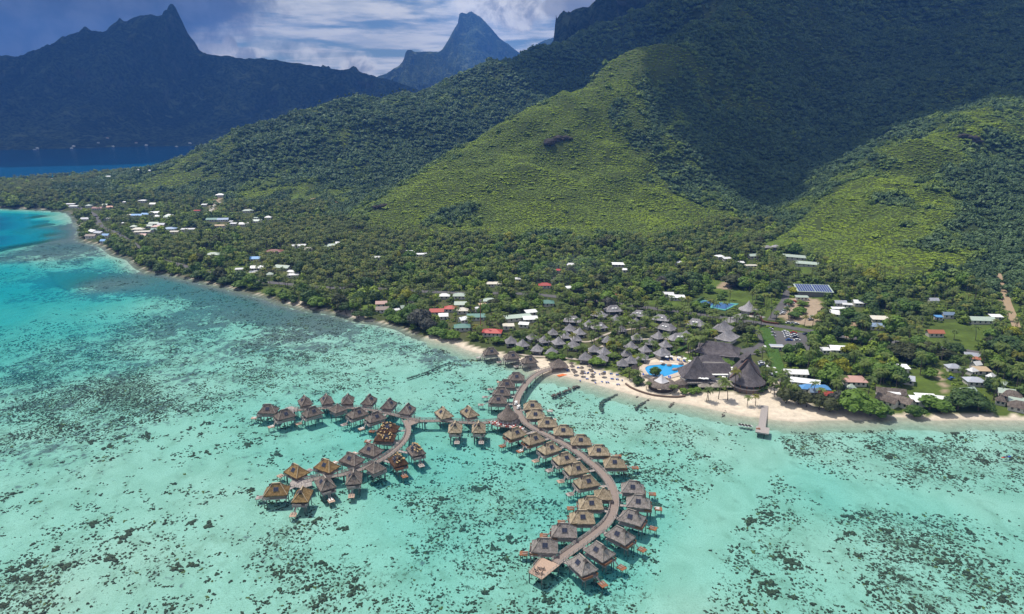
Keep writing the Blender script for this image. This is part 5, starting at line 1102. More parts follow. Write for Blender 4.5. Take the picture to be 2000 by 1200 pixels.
# ------------------------------------------------------------------ pool
pool_px = [(1262, 726), (1260, 721), (1265, 716), (1276, 714), (1288, 713), (1300, 709.5), (1316, 708.5), (1330, 710), (1338, 714), (1339, 719), (1333, 724), (1322, 729), (1310, 733), (1296, 737), (1280, 737), (1268, 733)]
pw = [GT(a, b)[:2] for a, b in pool_px]; cxp = sum(a for a, b in pw) / len(pw); cyp = sum(b for a, b in pw) / len(pw)
pw = [tuple(q) for q in smooth_path(pw + [pw[0]], 1.5)][:-1]
zp = float(hz(cxp, cyp)) + .25
poolr = empty('swimming_pool', (cxp, cyp, zp), 0, 'bright blue curved swimming pool beside the beach', 'pool')
pl_ = [(a - cxp, b - cyp) for a, b in pw]; n = len(pl_)
m = MB(); out_ = [(a * (1 + 4.2 / math.hypot(a, b)), b * (1 + 4.2 / math.hypot(a, b))) for a, b in pl_]
vs = [(a, b, .12) for a, b in pl_] + [(a, b, .10) for a, b in out_] + [(a, b, -1.2) for a, b in out_] + [(a, b, -1.0) for a, b in pl_]
m.add(vs, [(i, n + i, n + (i + 1) % n, (i + 1) % n) for i in range(n)] + [(n + i, 2 * n + i, 2 * n + (i + 1) % n, n + (i + 1) % n) for i in range(n)] + [((i + 1) % n, 3 * n + (i + 1) % n, 3 * n + i, i) for i in range(n)])
m.obj('deck', simple('pool_paving', (.52, .43, .35), .9, .2, .7), poolr).data.flip_normals()
pm, t, out = newmat('pool_water'); b = t.new('ShaderNodeBsdfPrincipled', i_Roughness=.06); b.inputs['Base Color'].default_value = (.012, .30, .62, 1)
bu = t.new('ShaderNodeBump', i_Strength=.3, i_Distance=.1); t.l.new(t.noise(pos(t), 1.5, 3), bu.inputs['Height']); t.l.new(bu.outputs[0], b.inputs['Normal']); t.l.new(b.outputs[0], out.inputs[0])
m = MB(); m.add([(a, b_, -.05) for a, b_ in pl_], [tuple(range(n))]); o = m.obj('water', pm, poolr)
if o.data.polygons[0].normal.z < 0: o.data.flip_normals()
for a, b in [(1307, 715), (1317, 724), (1322, 723), (1296, 712), (1330, 712)]:
    x, y, z = GT(a, b); iv, iff = ico(2); s_ = rnd.uniform(.8, 1.5); v = iv * np.array((s_, s_ * .8, s_ * .8)) * (1 + .3 * fbm(iv[:, 0] * 2 + a, iv[:, 1] * 2, 2))[:, None]
    me = npmesh('pool_rock', v, iff, [simple('pool_rock', (.34, .25, .20), .9)]); o = link('pool_rock', me); o.parent = poolr; o.location = (x - cxp, y - cyp, .1)
for a, b, r_ in [(1275, 725, 9), (1300, 722, 12), (1325, 718, 10), (1345, 724, 6), (1255, 722, 5), (1300, 738, 8), (1330, 738, 7)]: q = GT(a, b); BLOCK.append((q[0], q[1], r_))
# beach bar: ring of thatch round a white cone
x, y, z = GT(1292, 757); bar = empty('beach_bar', (x, y, z), 0, 'ring shaped thatched beach bar with a grey white cone roof in its middle', 'bar'); BLOCK.append((x, y, 12))
m = MB(); m.lathe([(4.2, 3.6), (5.0, 4.3), (6.5, 3.6), (8.2, 2.5), (8.3, 2.2), (7.6, 2.4)], 36, wob=.03); m.obj('ring_roof', T_brown, bar)
m = MB(); hip_roof(m, 6.4, 6.4, .2, 3.4, 7.4, 0, .5, 6, .1, 5, 0); o = m.obj('cone_roof', simple('pale_canvas', (.62, .60, .60), .8, .25, .6), bar); o.location = (0, 1, 0); o.rotation_euler = (0, 0, .6)
m = MB(); m.lathe([(7, -.5), (7, 1.2), (6.6, 1.2)], 28); [m.cyl(7.1 * math.cos(k), 7.1 * math.sin(k), 0, 2.6, .13, .13, 6) for k in np.arange(0, 6.28, .5)]; m.obj('counter', wood_d, bar)
x, y, z = GT(1330, 746); m1 = MB(); m1.lathe([(.1, 4.9), (1.5, 4.2), (3.4, 2.6), (3.6, 2.1), (3.0, 2.3)], 20, wob=.04); m2 = MB(); m2.cyl(0, 0, -.5, 2.4, 2.7, 2.7, 14)
big('round_hut', 'small round brown thatched hut right of the pool', 1330, 748, 2.5, 0, [('roof', m1, T_brown), ('walls', m2, wood_w)], 5)
x, y, z = GT(1237, 718); m1 = MB(); gable_roof(m1, 5, 4.4, 2.2, 4.8, over=.6, sag=.3); m2 = MB(); m2.box(-1.8, 1.8, -1.4, 1.4, 0, 2.3)
big('towel_hut', 'small dark peaked hut between the beach and the pool', 1237, 722, 2, .8, [('roof', m1, T_brown), ('walls', m2, wood_d)], 4)
# conical pavilion by the tennis court
m1 = MB(); m1.lathe([(.08, 9.6), (.6, 8.6), (1.8, 6.8), (3.2, 5.3), (5.0, 4.0), (6.9, 3.0), (7.2, 2.6), (6.4, 2.9)], 28); m2 = MB(); m2.cyl(0, 0, -.5, 3.2, 5.2, 5.2, 20)
big('meeting_pavilion', 'grey conical pavilion right of the tennis courts', 1462, 601, 4, 0, [('roof', m1, T_slate), ('walls', m2, wallm)], 9)
# tennis courts
def quadsheet(px4, lift, name, label, cat, mat, kind=None, parent=None, Z=None):
    q = [GT(a, b) for a, b in px4]; cx_ = sum(p[0] for p in q) / len(q); cy_ = sum(p[1] for p in q) / len(q); zz = (max(p[2] for p in q) if Z is None else Z) + lift
    m = MB(); m.prism([(p[0] - cx_, p[1] - cy_) for p in q], -1.6, 0); o = m.obj(name, mat, parent)
    o.location = (cx_, cy_, zz)
    import bmesh as _b
    bm = _b.new(); bm.from_mesh(o.data); _b.ops.recalc_face_normals(bm, faces=bm.faces); bm.to_mesh(o.data); bm.free()
    return tag(o, label, cat, kind=kind) if label else o
tgreen = simple('court_green', (.09, .30, .26), .85, .1, .2); tblue = simple('court_blue', (.045, .12, .27), .85, .1, .2)
tc = [(1356, 597), (1371, 587), (1443, 594), (1416, 608)]
tcZ = max(GT(a, b)[2] for a, b in tc)
quadsheet(tc, .25, 'tennis_court_surround', 'green painted surround of the two tennis courts', 'court', tgreen, Z=tcZ)
def lerp4(px4, u0, u1, v0, v1):
    f = lambda u, v: tuple((px4[0][k] * (1 - u) + px4[3][k] * u) * (1 - v) + (px4[1][k] * (1 - u) + px4[2][k] * u) * v for k in (0, 1)); return [f(u0, v0), f(u0, v1), f(u1, v1), f(u1, v0)]
for k, (u0, u1) in enumerate([(.06, .46), (.54, .94)]):
    c = quadsheet(lerp4(tc, u0, u1, .12, .88), .27, 'tennis_court', 'blue tennis court, %s' % ['nearer the sea side village', 'nearer the conical pavilion'][k], 'court', tblue, Z=tcZ); c.location.z += .02
for a, b in tc + [(1390, 592), (1385, 602), (1415, 598)]: q = GT(a, b); BLOCK.append((q[0], q[1], 9))
# ------------------------------------------------------------------ houses
def clear_front(x, y, px, py, b_, d):
    a, b, c = ray(px, py); L = min(60, 5.5 / max(.05, -c / b)); k = max(1, int(L / 5)); ux, uy = -x / math.hypot(x, y), -y / math.hypot(x, y)
    for i in range(k): BLOCK.append((x + ux * (d * .5 + 2 + i * L / k), y + uy * (d * .5 + 2 + i * L / k), b_ * (.85 if py < 500 else .75)))
def house(px, py, w, d, rz, col, typ='hip', wh=2.7, rh=1.8, lab=None, wallc=None, name='house', dz=2.5, br=None):
    x, y, z = GT(px, py, dz); r = empty(name, (x, y, z), rz, lab, 'house'); m = MB()
    if typ == 'hip': hip_roof(m, w, d, max(w - d, .4), wh, wh + rh, 0, 0, 4, .15, 2, 0)
    elif typ == 'gable': gable_roof(m, w, d, wh, wh + rh, sag=0, sub=2, thick=.15)
    elif typ == 'flat': m.add([(-w / 2, -d / 2, wh), (w / 2, -d / 2, wh), (w / 2, d / 2, wh + rh * .5), (-w / 2, d / 2, wh + rh * .5), (-w / 2, -d / 2, wh - .15), (w / 2, -d / 2, wh - .15), (w / 2, d / 2, wh + rh * .5 - .15), (-w / 2, d / 2, wh + rh * .5 - .15)], [(0, 1, 2, 3), (7, 6, 5, 4), (0, 4, 5, 1), (1, 5, 6, 2), (2, 6, 7, 3), (3, 7, 4, 0)])
    m.obj('roof', T_rust if col == 'T' else (T_brown if col == 'K' else R[col]), r)
    h = MB(); h.box(-w * .44, w * .44, -d * .42, d * .42, -1.2, wh + .05 + (0 if typ != 'gable' else 0));
    if typ == 'gable': h.add([(-w * .44, -d * .42, wh), (-w * .44, d * .42, wh), (-w * .44, 0, wh + rh * .82), (w * .44, -d * .42, wh), (w * .44, d * .42, wh), (w * .44, 0, wh + rh * .82)], [(0, 2, 1), (3, 4, 5)])
    h.obj('walls', wallc or wallm, r); k = max(2, min(4, int(w / 3.2)))
    for i in range(k): g = MB(); u = -w * .4 + (i + .5) * w * .8 / k; g.box(u - .55, u + .55, -d * .42 - .04, -d * .42 + .02, .9, 2.1); g.obj('window', glassm, r)
    b_ = br or max(w, d) * .55; BLOCK.append((x, y, b_)); clear_front(x, y, px, py, b_, d)
    return r
HS = []
def H_(s):
    for ln in s.strip().split('\n'):
        q = ln.split(); HS.append((float(q[0]), float(q[1]), float(q[2]), float(q[3]), float(q[4]), q[5], q[6], ' '.join(q[7:])))
# px py width depth turn roofcolour type label-place
H_('''1553 728 15 7 -.1 w gable beside the green hedge strip, rusty at one end
1572 746 17 6 -.35 W gable long and low south of the rusty ended roof
1592 758 17 6 -.1 b hip long, with paler ends, above the beach trees
1667 741 14 11 -.1 p hip broad roof behind the great beach tree
1662 757 5 4 .1 g hip small annex in front of the broad pink roof
1612 771 8 5 -.3 r gable half hidden by beach palms
1588 765 5 4 0 B gable tiny, between beach palms
1754 717 13 7 -.12 W flat curved white roof above the lawn
1773 740 8 8 -.5 y flat at the lawn corner behind the great tree
1637 681 12 9 -.15 W gable with lawn and white gable near the car park
1612 683 6 5 0 w flat beside the white gable house
1632 611 16 12 -.45 w gable big pale grey hall roof near the palms
1640 603 13 4 -.1 w flat behind the big pale hall
1641 592 10 5 -.05 y gable with a small tail roof behind the hall
1655 595 8 4 -.25 w flat small white end roof behind the hall
1679 591 11 8 -.15 W gable white gable behind the dark trees
1718 622 13 9 -.15 c flat big cream roof above the slate blue one
1711 636 11 8 -.15 B flat slate blue roof joined to the cream roof
1823 587 8 5 0 y gable alone in the forest below the slope
1833 619 6 4 -.1 b flat small blue shed roof by the field
1852 615 9 4 -.1 B gable long blue roof by the field
1915 624 19 9 -.1 g gable large pale green shed roof by the track
1945 618 9 6 -.1 w flat attached grey end of the large pale green shed
1826 650 12 6 -.05 o gable alone on the open lawn
1780 691 8 7 .3 m hip octagonal dark red roof in the trees
1862 717 9 7 -.1 y hip grey roof behind the village palms
1898 695 10 5 -.3 y gable grey roof next to the coast road
1907 701 5 4 -.5 o flat bright orange roof near the coast road
1906 712 6 5 .3 w gable small white gable below the orange roof
1917 722 9 7 -.1 t flat tan roof in the eastern village
1899 724 6 5 .3 w hip white roof left of the tan roof
1903 743 11 8 -.15 y hip grey hip roof with white veranda in the eastern village
1935 735 6 4 .6 w hip small white roof right of the tan roof
1885 764 12 6 .2 g gable pale green double gable behind beach trees
1955 748 7 6 .8 g hip pale green pyramid roof near the frame edge
1965 766 9 7 -.4 g gable pale green roof near the frame edge beach
1990 783 10 8 -.6 g flat pale green roof at the right beach edge
1795 781 9 8 -.2 W flat lower half of the bright white beach house
1808 775 11 6 -.15 W flat upper half of the bright white beach house
1845 781 8 7 -.3 W flat white roof between beach trees
1553 502 22 7 -.45 g gable long pale green roof on the hill foot, upper
1575 515 20 7 -.42 g gable long pale green roof on the hill foot, lower
1470 500 9 6 .2 g gable pale green roof below the water tanks
1445 513 8 5 0 w flat white roof among palms on the hill foot
1465 519 14 3 0 c flat long cream roof among palms on the hill foot
1420 505 8 6 .1 w flat white roof below the fern slope
1405 501 8 6 .4 W flat bright white roof below the fern slope
1323 513 9 5 .2 w flat white roof alone in the middle forest
1207 516 14 7 -.1 W flat wide white roof in the middle forest
1222 527 7 6 -.1 w flat second white roof in the middle forest
1303 574 12 6 -.1 w flat pale roof left of the bright white clearing roof
1322 580 14 8 -.1 W flat bright white roof in the clearing by the tennis courts
1570 572 1 1 0 w flat skip
1194 575 9 5 0 o hip rusty orange roof beside the road bend
1123 561 18 6 .35 W flat long bright white roof by the road
1083 547 7 6 -.2 w flat white roof behind the smoke
1064 557 12 7 0 r hip dark red roof by the smoke
1088 528 7 5 -.3 r flat red roof deep in the trees
1116 518 8 5 -.2 w gable grey white roof deep in the trees
965 554 14 7 0 c flat cream roof behind the village road
1012 545 6 5 0 w flat little white roof north of the road
898 577 12 9 0 g hip pale green hip roof, north of its pair
868 578 10 6 0 w hip white roof next to the pale green hip roof
957 587 12 8 0 g hip pale green roof left of the tall pole
900 594 11 8 0 g gable pale green roof in the village middle
880 602 11 8 0 r hip bright red hip roof in the village
853 608 12 8 .1 r gable red roof by the casuarina
866 617 8 6 .1 W gable small white roof below the red roofs
903 606 10 7 0 c hip cream roof next to the bright red roof
904 624 7 6 .6 W gable bright white gable in the village
930 618 15 8 .05 G gable green roof behind the tall pole
935 603 6 5 .2 w flat white small roof left of the tall pole
903 638 13 9 .1 G hip dark green hip roof near the shore
961 648 15 9 -.1 r hip red hip roof near the tall pole
1012 619 22 8 .3 g flat long pale green roof with rusty patch
1037 609 10 7 .3 W flat white curved roof above the long green roof
1036 622 12 8 .1 W flat bright white roof beside the long green roof
1023 633 8 5 -.2 W flat white roof below the long green roof
993 636 9 6 .1 c flat pale roof among yards
943 596 7 6 .3 t flat tan patio roof by the pole
1069 591 12 9 0 G hip teal green roof near the road
745 593 10 6 .1 p gable pinkish white rusted roof near the shore road
747 604 11 7 .1 k gable brown roof near the shore
772 606 8 4 .5 w flat small white shore roof
792 601 9 5 .4 g gable pale green shore roof behind the casuarina
540 527 0 0 0 w flat skip
553 522 17 10 -.3 g gable big pale green gable with white wings
572 531 12 7 -.2 w flat white wing of the big pale green house
572 537 12 6 .15 w flat white low roof in front of the big green house
527 536 7 6 .3 g hip small pale green hip roof by the shore road
503 523 14 8 .1 w gable wide white roof by the shore lawn
494 532 8 7 .1 w flat white roof over teal walls by the shore lawn
468 526 9 5 .15 w flat little white roof left of the wide white roof
499 505 10 8 .1 b gable bright blue roof with teal walls
417 497 14 9 0 g hip pale green hip roof alone among palms
536 491 17 11 0 m hip dark red tiled roof in the palm grove
583 480 15 8 .1 w flat white roof behind the dark red tiled house
602 487 8 6 .4 c gable cream gable in the palm grove
650 480 11 7 .2 g gable pale green roof on the palm grove edge
660 476 5 4 0 W gable tiny white gable on the palm grove edge
638 482 5 4 0 g flat tiny green roof on the palm grove edge
735 503 10 5 0 w flat white roof in the deep grove, west
801 492 11 6 -.1 w flat white roof in the deep grove, middle
822 497 12 4 .1 W flat white roof in the deep grove, east
484 412 15 8 .2 g hip pale green roof at the terraced slope
430 381 13 9 .1 W hip bright white house highest on the slope
399 400 8 6 0 W flat white roof beside the concrete drive
384 412 10 5 0 r flat long red roof below the white one
524 425 9 6 0 w hip white roof east of the terraces
502 426 8 5 0 g flat pale green roof beside the white hip
503 432 12 6 0 g gable pale green low roof east of the terraces
499 431 0 0 0 w flat skip
504 432 0 0 0 w flat skip
415 429 15 9 .1 G gable teal green roof with grey wall
436 429 14 9 .2 B gable light blue gable roof
430 441 15 8 .1 t flat tan roof in the west village
503 433 0 0 0 w flat skip
477 438 12 7 0 w gable white roof on the west village east side
456 437 8 5 0 w flat small white roof in the west village
502 433 0 0 0 w flat skip
451 433 5 4 0 w flat tiny white roof in the west village
501 432 0 0 0 w flat skip
507 411 0 0 0 w flat skip
331 424 14 9 .2 g gable long pale green roof of the west village
301 437 12 7 .1 g gable pale green roof, lower row of the west village
316 439 9 7 0 y gable grey roof of the west village
307 443 13 8 .1 p hip pinkish red roof of the west village
332 447 15 10 .1 B hip slate blue hip roof of the west village
340 453 10 6 .1 c flat cream low roof before the slate blue one
270 448 14 8 .1 c hip cream hip roof of the west village
278 453 18 6 .2 c flat long cream roof of the west village
304 449 10 7 0 G gable green roof of the west village
262 443 9 7 0 g hip pale green hip roof of the west village
292 442 9 6 0 g gable pale green gable of the west village
367 448 16 6 .1 w flat long white roof of the west village
280 460 8 6 0 p gable small pink roof of the west village
303 416 15 9 .3 W gable tilted bright white roof of the west village
306 423 8 6 .3 W hip white pyramid roof of the west village
331 421 0 0 0 w flat skip
285 419 11 7 0 b gable bright blue roof of the west village
268 421 15 6 0 b gable long blue roof of the west village
256 420 9 5 0 w flat white roof next to the long blue roof
331 412 0 0 0 w flat skip
330 421 9 8 0 w hip white hip roof east of the blue roofs
210 427 9 5 0 w flat white roof by the coast road bend
241 436 4 4 0 w flat tiny white roof
279 392 12 9 0 w flat white two storey house on the wooded rise
299 399 9 7 0 w gable pale roof below the two storey house
215 405 9 7 .3 o gable rusty orange gable by the point
191 407 15 8 0 m gable dark maroon roof by the point
174 402 9 8 0 g hip pale green hip roof by the point
205 401 7 6 .3 g gable small green roof by the point
137 399 14 6 0 w flat row of pale roofs on the point, upper
144 403 13 6 0 w flat row of pale roofs on the point, lower
244 395 6 5 .2 w flat little white roof in the woods
183 452 13 9 -.6 w gable white roof at the shore of the point
194 455 11 8 -.3 y gable grey roof at the shore of the point
178 461 12 7 0 k gable brown roof at the shore of the point
207 460 8 6 0 b gable blue roof at the shore of the point
202 471 6 5 0 b gable blue boat shed on the beach
168 428 12 8 .2 y gable grey roof right at the waterline
212 345 14 8 0 W flat white roof among trees by the bay
222 348 8 6 0 w flat small white roof by the bay
275 333 12 8 0 y gable grey roof on the bay shore
296 334 10 8 0 y gable second grey roof on the bay shore
108 349 16 8 0 c flat pale roof near the bay, west
95 351 10 7 0 w flat small pale roof near the bay, west''')
for k, (a, b, w, d, rz_, c, ty, lb) in enumerate(HS):
    if lb == 'skip': continue
    lab = '%s roofed house, %s' % (CN[c], lb); ws = lab.split(); lab = ' '.join(ws[:16]).rstrip(',')
    far = 1 + .25 * (b < 470)
    house(a, b, w * (.92 if b > 520 else 1.05), d * (.95 if b > 520 else 1.1), rz_, c, ty, 2.8 if b < 500 else 2.7, 1.2 if ty == 'flat' else 1.9, lab)
# brown L-shaped thatched beach house
for k, (a, b, w, d, rz_, ty, lb) in enumerate([(1739, 767, 15, 6, -.25, 'gable', 'rust brown thatched long roof on the beach lawn edge, upper wing'), (1758, 782, 13, 7, -.95, 'gable', 'rust brown thatched roof reaching down to the beach, right wing'), (1733, 782, 11, 5, -1.0, 'gable', 'rust brown thatched narrow roof, left wing beside the great tree')]):
    house(a, b, w, d, rz_, 'K', ty, 2.6, 2.6, lb, name='beach_house')
house(1745, 770, 6, 5, -.25, 'W', 'flat', 3.6, 1, 'small pinkish white roof with a dark panel inside the thatched beach house', name='beach_house')
for a, b, lb in [(1976, 772, 'grey thatched steep house roof at the right beach edge, upper'), (1990, 793, 'grey thatched house roof at the right beach edge, lower'), (1955, 781, 'small grey thatched pavilion at the right beach edge')]: house(a, b, 10 if 'small' not in lb else 5, 7 if 'small' not in lb else 5, -.6, 'K', 'hip', 2.4, 3, lb, name='thatched_house')
# solar roofed hall
x, y, z = GT(1588, 566, 4); sh = empty('solar_hall', (x, y, z), -.13, 'large green edged hall with rows of blue solar panels on its roof', 'building'); BLOCK.append((x, y, 17)); BLOCK.append((x, y - 10, 14))
m = MB(); m.add([(-14, -7.5, 4.0), (14, -7.5, 4.0), (14, 7.5, 6.6), (-14, 7.5, 6.6), (-14, -7.5, 3.8), (14, -7.5, 3.8), (14, 7.5, 6.4), (-14, 7.5, 6.4)], [(0, 1, 2, 3), (7, 6, 5, 4), (0, 4, 5, 1), (1, 5, 6, 2), (2, 6, 7, 3), (3, 7, 4, 0)]); ro = m.obj('roof', R['g'], sh)
m = MB(); m.box(-13, 13, -6.8, 7, -1, 4); m.obj('walls', simple('shed_wall', (.16, .16, .16), .8), sh)
spm = simple('solar_cell', (.035, .055, .19), .25, .2, .5, spec=.6)
for i in range(14):
    u = -12.7 + i * 1.82 + (.35 if i > 6 else 0); m = MB(); f = lambda v: 4.0 + (v + 7.5) / 15 * 2.6 + .12
    m.add([(u, -6.6, f(-6.6)), (u + 1.45, -6.6, f(-6.6)), (u + 1.45, 6.8, f(6.8)), (u, 6.8, f(6.8)), (u, -6.6, f(-6.6) - .08), (u + 1.45, -6.6, f(-6.6) - .08), (u + 1.45, 6.8, f(6.8) - .08), (u, 6.8, f(6.8) - .08)], [(0, 1, 2, 3), (0, 4, 5, 1), (1, 5, 6, 2), (2, 6, 7, 3), (3, 7, 4, 0)]); m.obj('solar_panel', spm, ro)
house(1566, 580, 10, 5, -.1, 'g', 'flat', 2.6, 1, 'pale green roofed shed by the gravel car park', name='shed')
house(1517, 676, 8.5, 5.5, -.1, 'y', 'flat', 2.6, .3, 'flat grey roofed service hut in the asphalt car park', name='service_hut')
x, y, z = GT(1602, 579, 0); m = MB(); m.box(-5, 5, -1.2, 1.2, .1, 1.3); o = m.obj('blue_tarpaulin', bluec); o.location = (x, y, z); o.rotation_euler = (0, 0, -.15); tag(o, 'bright blue tarpaulin heap in front of the solar hall', 'tarpaulin')
# water tanks
for k, (a, b) in enumerate([(1498, 486), (1515, 485)]):
    m1 = MB(); m1.lathe([(.1, 6.6), (3, 5.6), (5.0, 4.6), (5, 4.4)], 20); m2 = MB(); m2.cyl(0, 0, -3, 4.5, 4.5, 4.5, 20)
    o = big('water_tank', 'round grey water tank with conical roof at the hill foot, %s' % ['on the sea side', 'closer to the fern slope'][k], a, b, 3, 0, [('roof', m1, T_slate), ('tank_wall', m2, simple('tank_wall', (.13, .12, .12), .8))], 6); o['category'] = 'tank'
# far shore houses across the bay
far_px = [(12, 312, 'w'), (28, 314, 'c'), (33, 310, 'g'), (45, 309, 'g'), (60, 307, 'g'), (73, 291, 'w'), (68, 294, 'y'), (88, 306, 'w'), (103, 300, 'w'), (107, 302, 'g'), (128, 305, 'w'), (140, 291, 'w'), (144, 287, 'W'), (150, 304, 'c'), (190, 300, 'w'), (213, 298, 'w'), (220, 292, 'W'), (221, 287, 'W'), (224, 299, 'c'), (229, 297, 'w'), (210, 271, 'p'), (192, 280, 'y'), (253, 291, 'w'), (266, 280, 'p'), (286, 285, 'w'), (300, 293, 'W'),
          (320, 291, 'w'), (371, 281, 'w'), (413, 281, 'W'), (414, 278, 'w'), (425, 283, 'w'), (395, 284, 'w'), (345, 288, 'c'), (517, 224, 'w'), (170, 302, 'w'), (5, 316, 'w')]
# ------------------------------------------------------------------ roads, car parks, cars
ROADS = []
def road(px, w, label, name='road', mat=None, lift=.10):
    o, pts = strip(px, w, 0, 0, name, label, None, mat or asph, lift, 'structure'); ROADS.append((pts, w)); return o
road([(150, 404), (170, 412), (184, 420), (190, 430), (198, 443), (212, 450), (226, 456), (240, 464), (262, 478), (276, 490), (300, 503), (360, 520), (430, 538), (497, 549), (525, 552), (560, 555), (610, 560), (660, 563), (700, 562), (770, 566), (830, 570), (900, 573), (946, 573), (1014, 574), (1060, 577), (1093, 581), (1140, 587), (1183, 591), (1230, 597), (1300, 606), (1350, 612), (1400, 619), (1450, 627), (1500, 634), (1545, 641), (1590, 648), (1640, 657), (1690, 663), (1760, 670), (1840, 680), (1880, 685), (1925, 692), (1990, 702), (2100, 722)], 7.2, 'grey asphalt coast road')
road([(1432, 622), (1465, 640), (1490, 660), (1510, 690), (1518, 715), (1520, 745)], 6.5, 'asphalt service lane beside the hedge strip', lift=.16)
road([(1450, 690), (1470, 686), (1490, 680), (1500, 672)], 11, 'asphalt turning yard behind the restaurant', lift=.20)
road([(1506, 626), (1520, 605), (1532, 588), (1537, 572), (1545, 560)], 5.5, 'asphalt lane up to the solar hall', lift=.14)
road([(1418, 380 + 250), (1440, 620), (1460, 615), (1490, 622)], 8, 'pale concrete forecourt by the coast road', 'pavement', simple('pale_concrete', (.24, .23, .22), .9, .25, .4), .13)
road([(409, 416), (416, 405), (428, 396)], 6, 'pale concrete drive on the west slope', 'path', simple('drive_concrete', (.50, .46, .40), .9), .35)
road([(700, 400), (640, 388), (572, 396), (560, 390)], 4, 'earth track on the terraces', 'path', simple('earth', (.33, .24, .15), .95), .3)
road([(1948, 535), (1962, 575), (1975, 610), (1985, 640)], 5, 'earth track down the right slope', 'path', simple('earth', (.33, .24, .15), .95), .3)
road([(1668, 626), (1665, 645), (1655, 660)], 3.5, 'pale track between gardens', 'path', simple('earth', (.33, .24, .15), .95), .2)
for p in [[(1445, 602), (1462, 612), (1466, 620)], [(1290, 698), (1270, 702), (1256, 712)], [(1180, 708), (1120, 702), (1075, 698), (1035, 696), (1000, 690)], [(1340, 690), (1360, 684), (1380, 690)], [(1150, 690), (1190, 672), (1240, 665), (1290, 662), (1340, 668)], [(1080, 672), (1110, 664), (1150, 668), (1195, 650), (1260, 640)]]:
    road(p, 2.2, 'pale garden footpath', 'path', simple('path_paving', (.42, .36, .29), .95), .2)
quadsheet([(1504, 646), (1516, 676), (1580, 690), (1586, 652)], .14, 'car_park', 'grey asphalt car park right of the hedge strip', None, asph, 'structure')
# painted bays
for u0 in (.22, .44, .70, .86):
    q = lerp4([(1504, 646), (1516, 676), (1580, 690), (1586, 652)], u0, u0 + .006, .05, .85); o = quadsheet(q, .16, 'road_marking', 'white painted line of the car park', None, paint, 'structure'); o.location.z += .006
def car_proto(name, bodym, lab, van=False):
    r = empty(name, (0, -9999, 0), 0, lab, 'van' if van else 'car', 'parked cars and vans'); m = MB(); L, Wd = (2.5, .95) if van else (2.15, .88)
    h1, h2 = (1.0, 2.1) if van else (.82, 1.45)
    def ring(zz, x0, x1, w): return [(x0, -w, zz), (x1, -w, zz), (x1, w, zz), (x0, w, zz)]
    rr = [ring(.32, -L, L, Wd * .92), ring(.55, -L * 1.02, L * 1.02, Wd), ring(h1, -L * .98, L * (.98 if van else .95), Wd * .97)]; vs = sum(rr, []); fs = [(3, 2, 1, 0), (8, 9, 10, 11)]
    for k in range(2):
        for i in range(4): fs.append((k * 4 + i, k * 4 + (i + 1) % 4, k * 4 + 4 + (i + 1) % 4, k * 4 + 4 + i))
    m.add(vs, fs); x0, x1 = (-L * .96, L * .62) if van else (-L * .62, L * .30); m.box(x0 + .1, x1 - .1, -Wd * .8, Wd * .8, h2 - .06, h2); m.obj('body', bodym, r)
    g = MB(); a0, a1 = (x0 - .02, x1 + .35) if van else (x0 - .35, x1 + .6); g.add([(a0, -Wd * .93, h1), (a1, -Wd * .93, h1), (a1, Wd * .93, h1), (a0, Wd * .93, h1), (x0 + .08, -Wd * .78, h2 - .05), (x1 - .08, -Wd * .78, h2 - .05), (x1 - .08, Wd * .78, h2 - .05), (x0 + .08, Wd * .78, h2 - .05)], [(0, 1, 5, 4), (1, 2, 6, 5), (2, 3, 7, 6), (3, 0, 4, 7)]); g.obj('window', glassm, r)
    for a in (-L * .62, L * .62):
        for s_ in (-1, 1):
            w = MB(); w.add([(a + .33 * math.cos(k * .7854), s_ * Wd * .93 + q * .1, .33 + .33 * math.sin(k * .7854)) for q in (-1, 1) for k in range(8)], [tuple(range(8)), tuple(reversed(range(8, 16)))] + [(k, (k + 1) % 8, 8 + (k + 1) % 8, 8 + k) for k in range(8)]); w.obj('wheel', wood_d, r)
    return r
def paintm(n, c):
    m, t, out = newmat(n); b = t.new('ShaderNodeBsdfPrincipled', i_Roughness=.3); b.inputs['Base Color'].default_value = c4(c); b.inputs['Coat Weight'].default_value = .5; t.l.new(b.outputs[0], out.inputs[0]); return m
CM = {'W': ('white', paintm('car_white', (.75, .75, .75))), 's': ('silver', paintm('car_silver', (.35, .36, .38))), 'b': ('blue', paintm('car_blue', (.02, .09, .35))), 'd': ('dark blue', paintm('car_dark', (.025, .035, .07))), 'r': ('red', paintm('car_red', (.45, .02, .02)))}
